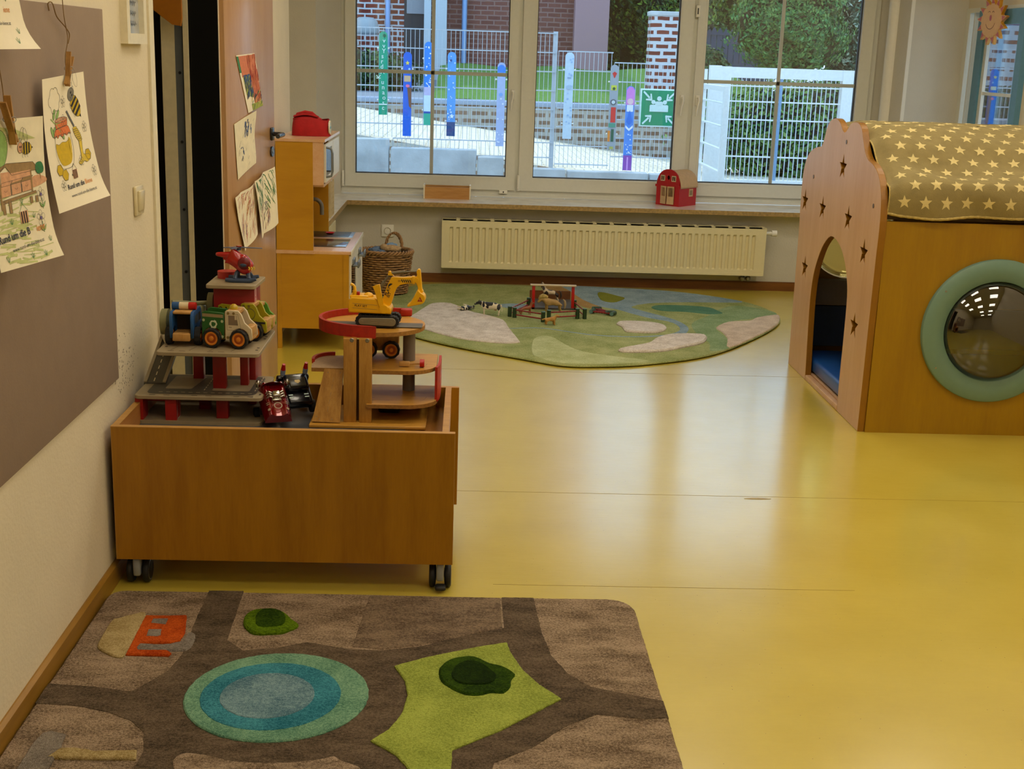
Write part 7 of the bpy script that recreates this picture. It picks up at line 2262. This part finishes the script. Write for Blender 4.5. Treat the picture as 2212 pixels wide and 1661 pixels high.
st_ = MB().prism(smooth2d([(.136, .172), (.141, .180), (.146, .180), (.149, .172), (.151, .150), (.154, .120), (.158, .112), (.150, .104), (.140, .112), (.141, .122), (.136, .136), (.130, .140), (.130, .152), (.138, .160)], 3), -.019, -.003, ax='y', bev=.0015)
st_.cyl((.136, -.022, .147), (.136, .0, .147), .007, n=16)
st_.build('stick', M_EY, exq)
bk = MB()
bkp = smooth2d([(.142, .118), (.150, .110), (.160, .104), (.165, .093), (.163, .082), (.154, .074), (.138, .070), (.122, .066), (.112, .064), (.110, .069), (.118, .076), (.126, .088), (.134, .104)], 3)
bk.prism(bkp, -.030, .008, ax='y', bev=.002)
b2 = bk.build('bucket', M_EY, exq)
MB().tube([(.054, -.011, .163), (.100, -.011, .170)], .0045, 10).tube([(.100, -.011, .170), (.142, -.011, .172)], .0022, 8).tube([(.054, -.011, .160), (.034, -.011, .134)], .0045, 10).tube([(.036, -.013, .136), (.024, -.013, .116)], .006, 10).build('hydraulic_rod', M_EG, exq)
d = Draw(lambda u, v, h: (u, -.0365 - h, v), h=.0004)
d.line([(-.058, .071), (.018, .067)], .0012, BRN); d.line([(-.058, .057), (.018, .053)], .0012, BRN)
d.text(-.052, .0615, 'PLAY SET', .0095, BLK2, ang=-.05, bold=.01)
d.build('printed_text', b_o)
d = Draw(lambda u, v, h: (u, -.0185 - h, v), h=.0004)
for i in range(5):
    x = .089 + i * .0062
    d.fill([(x, .147), (x + .0034, .147), (x + .0072, .138), (x + .0038, .138)], BLK2)
d.text(.080, .139, '03', .0085, BLK2)
a = 1.16
d.fill(circ(.058, .125, .0085, 14, .9, PI + .4), BLK2)
d.text(.046, .094, 'PLAY', .013, BLK2, ang=a, bold=.02)
d.text(.052, .088, 'SET', .011, BLK2, ang=a, bold=.02)
d.build('printed_text', ao)
d = Draw(lambda u, v, h: (u, -.0305 - h, v), h=.0004)
d.fill([(.141, .082), (.157, .082), (.149, .097)], plain('warning_red', '#a02410', .5))
d.line([(.1475, .092), (.1465, .088), (.150, .089), (.149, .084)], .0012, YEL2, dh=.0008)
d.build('warning_triangle', b2)
# ================================================================ farm animals and fence on the landscape rug
RZ0 = .0155
def patched(name, base, spots, scale, thr, seed, rough=.5):
    if name in MATS: return MATS[name]
    m, nt, b = pbsdf(name)
    v = coords(nt); mp = v.node; mp.inputs['Location'].default_value = (seed, seed * .7, seed * .3)
    f = noise(nt, v, scale, 1.5, .4)
    o = ramp(nt, f, [(thr - .012, hx(base)), (thr + .012, hx(spots))])
    nt.links.new(o, b.inputs['Base Color']); b.inputs['Roughness'].default_value = rough
    MATS[name] = m
    return m
M_CW = [plain('cow_white', '#dccfb0', .5), plain('cow_black', '#15151a', .5)]
def inb(c, B): return any(((c.x - b[0]) / b[2]) ** 2 + ((c.z - b[1]) / b[3]) ** 2 < 1 + .25 * mnoise.noise(c * 90) for b in B)
def cow_paint(k):
    B = [(.074, .080, .022, .030), (.040, .074, .009, .020), (.002, .082, .026, .016), (.012, .060, .010, .010), (-.062, .062, .011, .022), (-.040, .090, .012, .010)]
    return lambda c: 1 if inb(c / k, B) else 0
def horse_paint(k):
    B = [(.078, .130, .024, .026), (.050, .112, .010, .022), (.030, .062, .016, .022), (-.055, .070, .020, .030), (-.01, .098, .03, .010), (.04, .03, .02, .02)]
    return lambda c: 1 if inb(c / k, B) else 0
def spots(mb, fn):
    mb.m = []
    for q in mb.f:
        c = Vector((0, 0, 0))
        for i in q: c += Vector(mb.v[i])
        mb.m.append(fn(c / len(q)))
    return mb
def quad(name, label, cat, loc, rz, mat, L, H, build, group='toy farm animals on the green rug', M=None, ears=None, paint=None):
    t = thing(name, label, cat, loc, rz, group)
    v, f = skin(build, 3)
    Mx = M or Matrix.Identity(4)
    mb = MB().add(v, f, 0, True)
    if paint: spots(mb, paint)
    mb.v = [tuple(Mx @ Vector(p)) for p in mb.v]
    mb.build('body', mat, t)
    return t, Mx
def cow_chains(s):
    q = lambda x, y, z, r: (x * s, y * s, z * s, (r[0] * s, r[1] * s) if isinstance(r, tuple) else r * s)
    return [[q(-.060, 0, .066, (.015, .019)), q(-.030, 0, .066, (.020, .025)), q(.0, 0, .064, (.022, .026)), q(.032, 0, .066, (.019, .024)), q(.052, 0, .076, (.011, .016)), q(.070, 0, .084, (.010, .013)), q(.088, 0, .076, (.008, .009)), q(.098, 0, .070, (.008, .008))],
            [0] + [q(-.064, .011, .050, .009), q(-.066, .012, .030, .0055), q(-.062, .012, .014, .0045), q(-.062, .012, .004, .006)],
            [0] + [q(-.058, -.011, .050, .009), q(-.060, -.012, .030, .0055), q(-.055, -.012, .014, .0045), q(-.055, -.012, .004, .006)],
            [3] + [q(.036, .011, .046, .008), q(.036, .012, .026, .005), q(.034, .012, .012, .0042), q(.035, .012, .004, .006)],
            [3] + [q(.042, -.011, .046, .008), q(.042, -.012, .026, .005), q(.041, -.012, .012, .0042), q(.042, -.012, .004, .006)],
            [0] + [q(-.077, 0, .074, .003), q(-.082, 0, .050, .002), q(-.081, 0, .030, .0035)]]
def extras(t, Mx, parts, mat):
    for nm, fn, m_ in parts:
        mb = fn(MB()); mb.v = [tuple(Mx @ Vector(p)) for p in mb.v]
        mb.build(nm, m_ or mat, t)
DKE = plain('dark_hoof', '#1c1a18', .5)
def cow_parts():
    return [('horn', lambda mb: mb.tube([(.072, .006, .094), (.075, .012, .100)], [.0025, .001], 6).tube([(.072, -.006, .094), (.075, -.012, .100)], [.0025, .001], 6), DKE),
            ('ear', lambda mb: mb.sph((.066, .013, .090), (.004, .007, .003), nu=10, nv=6).sph((.066, -.013, .090), (.004, .007, .003), nu=10, nv=6), DKE),
            ('udder', lambda mb: mb.sph((-.038, 0, .042), (.010, .009, .007), nu=12, nv=8), plain('udder_pink', '#c9a088', .5)),
            ('muzzle', lambda mb: mb.sph((.099, 0, .070), (.006, .008, .007), nu=12, nv=8), DKE),
            ('eye', lambda mb: mb.sph((.082, .0095, .083), .0018, nu=8, nv=6).sph((.082, -.0095, .083), .0018, nu=8, nv=6), BLK2)]
t, Mx = quad('toy_cow', 'black and white toy cow standing on the green rug', 'toy animal', (.142, 7.62, RZ0), R_(166), M_CW, 0, 0, cow_chains(.92), paint=cow_paint(.92))
extras(t, Matrix.Scale(.92, 4), cow_parts(), M_CW[0])
ML = T(0, 0, .016) @ RX(R_(96)) @ Matrix.Scale(.72, 4)
t, Mx = quad('toy_cow', 'small black and white toy cow lying on its side by the pale patch', 'toy animal', (-.035, 7.78, RZ0 + .006), R_(58), M_CW, 0, 0, cow_chains(1.0), M=ML, paint=cow_paint(1))
extras(t, ML, cow_parts(), M_CW[0])
def horse_chains(s, neck=1.0, graze=False, build=1.0):
    q = lambda x, y, z, r: (x * s, y * s, z * s, r * s * build)
    hd = [q(.052, 0, .098, .013), q(.062, 0, .122, .010), q(.070, 0, .134, .0095), q(.084, 0, .126, .0075), q(.094, 0, .118, .006)]
    if graze:
        hd = [q(.052, 0, .088, .018), q(.070, 0, .094, .015), q(.086, 0, .092, .011), q(.098, 0, .078, .009), q(.104, 0, .066, .007)]
    return [[q(-.050, 0, .076, .017), q(-.025, 0, .075, .019), q(.005, 0, .074, .019), q(.034, 0, .078, .017)] + hd,
            [0] + [q(-.058, .010, .056, .011), q(-.052, .010, .036, .0062), q(-.062, .010, .018, .0045), q(-.060, .010, .004, .006)],
            [0] + [q(-.054, -.010, .056, .011), q(-.046, -.010, .036, .0062), q(-.054, -.010, .018, .0045), q(-.051, -.010, .004, .006)],
            [3] + [q(.038, .010, .054, .008), q(.038, .010, .032, .0052), q(.036, .010, .016, .004), q(.038, .010, .004, .0058)],
            [3] + [q(.044, -.010, .054, .008), q(.048, -.010, .032, .0052), q(.046, -.010, .016, .004), q(.049, -.010, .004, .0058)]]
def mane(s, graze=False, w=.004, long=1.0):
    def f(mb):
        if graze:
            P = [(.036, 0, .106), (.056, 0, .112), (.072, 0, .114), (.086, 0, .108), (.096, 0, .094)]
            rr_ = [.010, .015, .017, .014, .008]
        else:
            P = [(.036, 0, .100), (.044, 0, .116), (.052, 0, .132), (.060, 0, .144), (.070, 0, .146)]
            rr_ = [.005, .006, .006, .0055, .003]
        return mb.tube([(p[0] * s, p[1] * s, p[2] * s) for p in P], [r * s * long for r in rr_], 10)
    return f
def htail(s):
    return lambda mb: mb.tube([(-.066 * s, 0, .088 * s), (-.078 * s, 0, .078 * s), (-.082 * s, 0, .054 * s), (-.078 * s, 0, .028 * s)], [.004 * s, .007 * s, .009 * s, .004 * s], 8)
def hears(s, x=.066, z=.146):
    return lambda mb: mb.cyl((x * s, .005 * s, z * s), (x * s, .006 * s, (z + .012) * s), .003 * s, .0006, 8).cyl((x * s, -.005 * s, z * s), (x * s, -.006 * s, (z + .012) * s), .003 * s, .0006, 8)
I4 = Matrix.Identity(4)
HP = [plain('pinto_white', '#cbb89a', .5), plain('pinto_brown', '#2b1c16', .5)]
t, _ = quad('toy_horse', 'brown and white pinto toy horse standing at the back of the paddock', 'toy animal', (.530, 8.04, RZ0 + .0125), R_(176), HP, 0, 0, horse_chains(.84), paint=horse_paint(.84))
extras(t, I4, [('mane', mane(.84), plain('pale_mane', '#b9a98c', .6)), ('tail', htail(.84), plain('dark_tail', '#3a2a20', .6)), ('ear', hears(.84), DKE)], HP[0])
PB = plain('pony_tan', '#a8864c', .55, vary=.25, nscale=24)
PM = plain('pony_mane_blond', '#a88f4a', .6, vary=.3, nscale=90, bmp=.8, bscale=260, bdist=.003)
t, _ = quad('toy_horse', 'shaggy tan toy pony with lowered blond mane in the paddock', 'toy animal', (.528, 7.765, RZ0), R_(178), PB, 0, 0, horse_chains(.86, graze=True, build=1.22))
extras(t, I4, [('mane', mane(.86, True, long=1.15), PM), ('tail', htail(.95), plain('pony_tail', '#9f8760', .6)), ('ear', hears(.86, .080, .106), PB)], PB)
FO = plain('foal_chestnut', '#8c4f2c', .5, vary=.12)
t, _ = quad('toy_horse', 'small chestnut toy foal trotting behind the red rails', 'toy animal', (.362, 7.665, RZ0), R_(10), FO, 0, 0, horse_chains(.56))
extras(t, I4, [('mane', mane(.56), FO), ('tail', htail(.5), FO), ('ear', hears(.56), FO)], FO)
def dog_chains(s):
    q = lambda x, y, z, r: (x * s, y * s, z * s, r * s)
    return [[q(-.028, 0, .040, .0115), q(-.008, 0, .040, .0115), q(.014, 0, .041, .013), q(.026, 0, .052, .009), q(.036, 0, .064, .0085), q(.046, 0, .062, .006), q(.053, 0, .059, .004)],
            [0] + [q(-.032, .007, .026, .007), q(-.036, .007, .014, .0042), q(-.033, .007, .003, .0045)],
            [0] + [q(-.026, -.007, .026, .007), q(-.030, -.007, .014, .0042), q(-.026, -.007, .003, .0045)],
            [2] + [q(.016, .007, .024, .006), q(.016, .007, .012, .0042), q(.018, .007, .003, .0045)],
            [2] + [q(.022, -.007, .024, .006), q(.022, -.007, .012, .0042), q(.025, -.007, .003, .0045)],
            [0] + [q(-.042, 0, .040, .004), q(-.054, 0, .034, .005), q(-.060, 0, .037, .003)]]
DG = plain('dog_golden', '#b8863c', .6, vary=.2, nscale=60, bmp=.5, bscale=300, bdist=.002)
t, _ = quad('toy_dog', 'golden retriever toy dog standing in front of the paddock fence', 'toy animal', (.497, 7.38, RZ0), R_(0), DG, 0, 0, dog_chains(.92))
extras(t, Matrix.Scale(.92, 4), [('ear', lambda mb: mb.sph((.034, .009, .061), (.004, .003, .008), nu=10, nv=6).sph((.034, -.009, .061), (.004, .003, .008), nu=10, nv=6), DG), ('nose', lambda mb: mb.sph((.0555, 0, .060), .002, nu=8, nv=6), BLK2)], DG)

# paddock: loose hurdle sections of red rails between green posts
M_GP = wood('green_stained_post', '#2a4520', '#1c3014', 'z', 12, .5, 5)
M_GPT = plain('blue_green_post_end', '#5b7f78', .5)
M_RR = plain('red_rail_paint', '#8a1c1a', .4, vary=.1)
def hurdle(label, a, b, M=None, loc=None, posts=(True, True), h=.062, pr_=.0125):
    A = Vector((a[0], a[1], 0)); B = Vector((b[0], b[1], 0))
    d_ = B - A; L_ = d_.length
    t = thing('paddock_hurdle', label, 'toy fence', (a[0], a[1], RZ0) if loc is None else loc, math.atan2(d_.y, d_.x), 'toy paddock hurdles on the rug')
    if M is not None:
        t.rotation_euler = M
    for x, on in ((0, posts[0]), (L_, posts[1])):
        if on:
            mb = MB().cyl((x, 0, 0), (x, 0, h - .001), pr_, n=20, m=0).cyl((x, 0, h - .001), (x, 0, h), pr_ * .97, n=20, m=1)
            mb.build('post', [M_GP, M_GPT], t)
    for z in (.018, .047):
        MB().cyl((0, 0, z), (L_, 0, z), .0042, n=10).build('rail', M_RR, t)
    if True:
        mb = MB()
        for i in range(1, 8): mb.cyl((L_ * i / 8, -.0055, .047), (L_ * i / 8, .0055, .047), .003, n=8)
        mb.build('peg', plain('rail_peg', '#4f1512', .5), t)
    return t
hurdle('front left hurdle of the toy paddock, behind the golden dog', (.290, 7.578), (.455, 7.468))
hurdle('front right hurdle of the toy paddock', (.492, 7.520), (.668, 7.590), posts=(True, True))
hurdle('left side hurdle of the toy paddock with one post beside the first', (.262, 7.606), (.388, 7.905))
hurdle('right rear hurdle of the toy paddock running back to the stable frame', (.712, 7.590), (.672, 7.868))
for (lab, loc, rot) in (('fallen hurdle lying flat on the rug right of the paddock, nearer one', (.79, 7.80, RZ0 + .0125), (R_(88), 0, R_(-26))),
                        ('fallen hurdle lying on the rug right of the paddock, further one', (.835, 7.865, RZ0 + .0125), (R_(85), 0, R_(-58)))):
    t = hurdle(lab, (0, 0), (.135, 0), loc=loc, M=rot)
# stable frame: two red uprights, pale beam, low brown back board
t = thing('stable_frame', 'open toy stable frame with red uprights and a pale top beam', 'toy stable', (.405, 7.85, RZ0))
for (x, y) in ((.0, .0), (.245, .005)):
    MB().rbox((x, y, 0), (x + .018, y + .020, .148), .001).build('upright', M_RED, t)
MB().rbox((-.012, -.006, .148), (.273, .030, .155), .001).build('top_beam', plain('pale_beam', '#c9b48c', .5), t)
MB().box((.0, .30, .012), (.262, .31, .065)).build('rear_board', wood('stable_board', '#7a4a1c', '#5f3612', 'x', 6, .5, 6), t)
MB().box((-.0, .0, 0), (.262, .31, .012)).build('floor_board', plain('stable_floor', '#4e4740', .6), t)
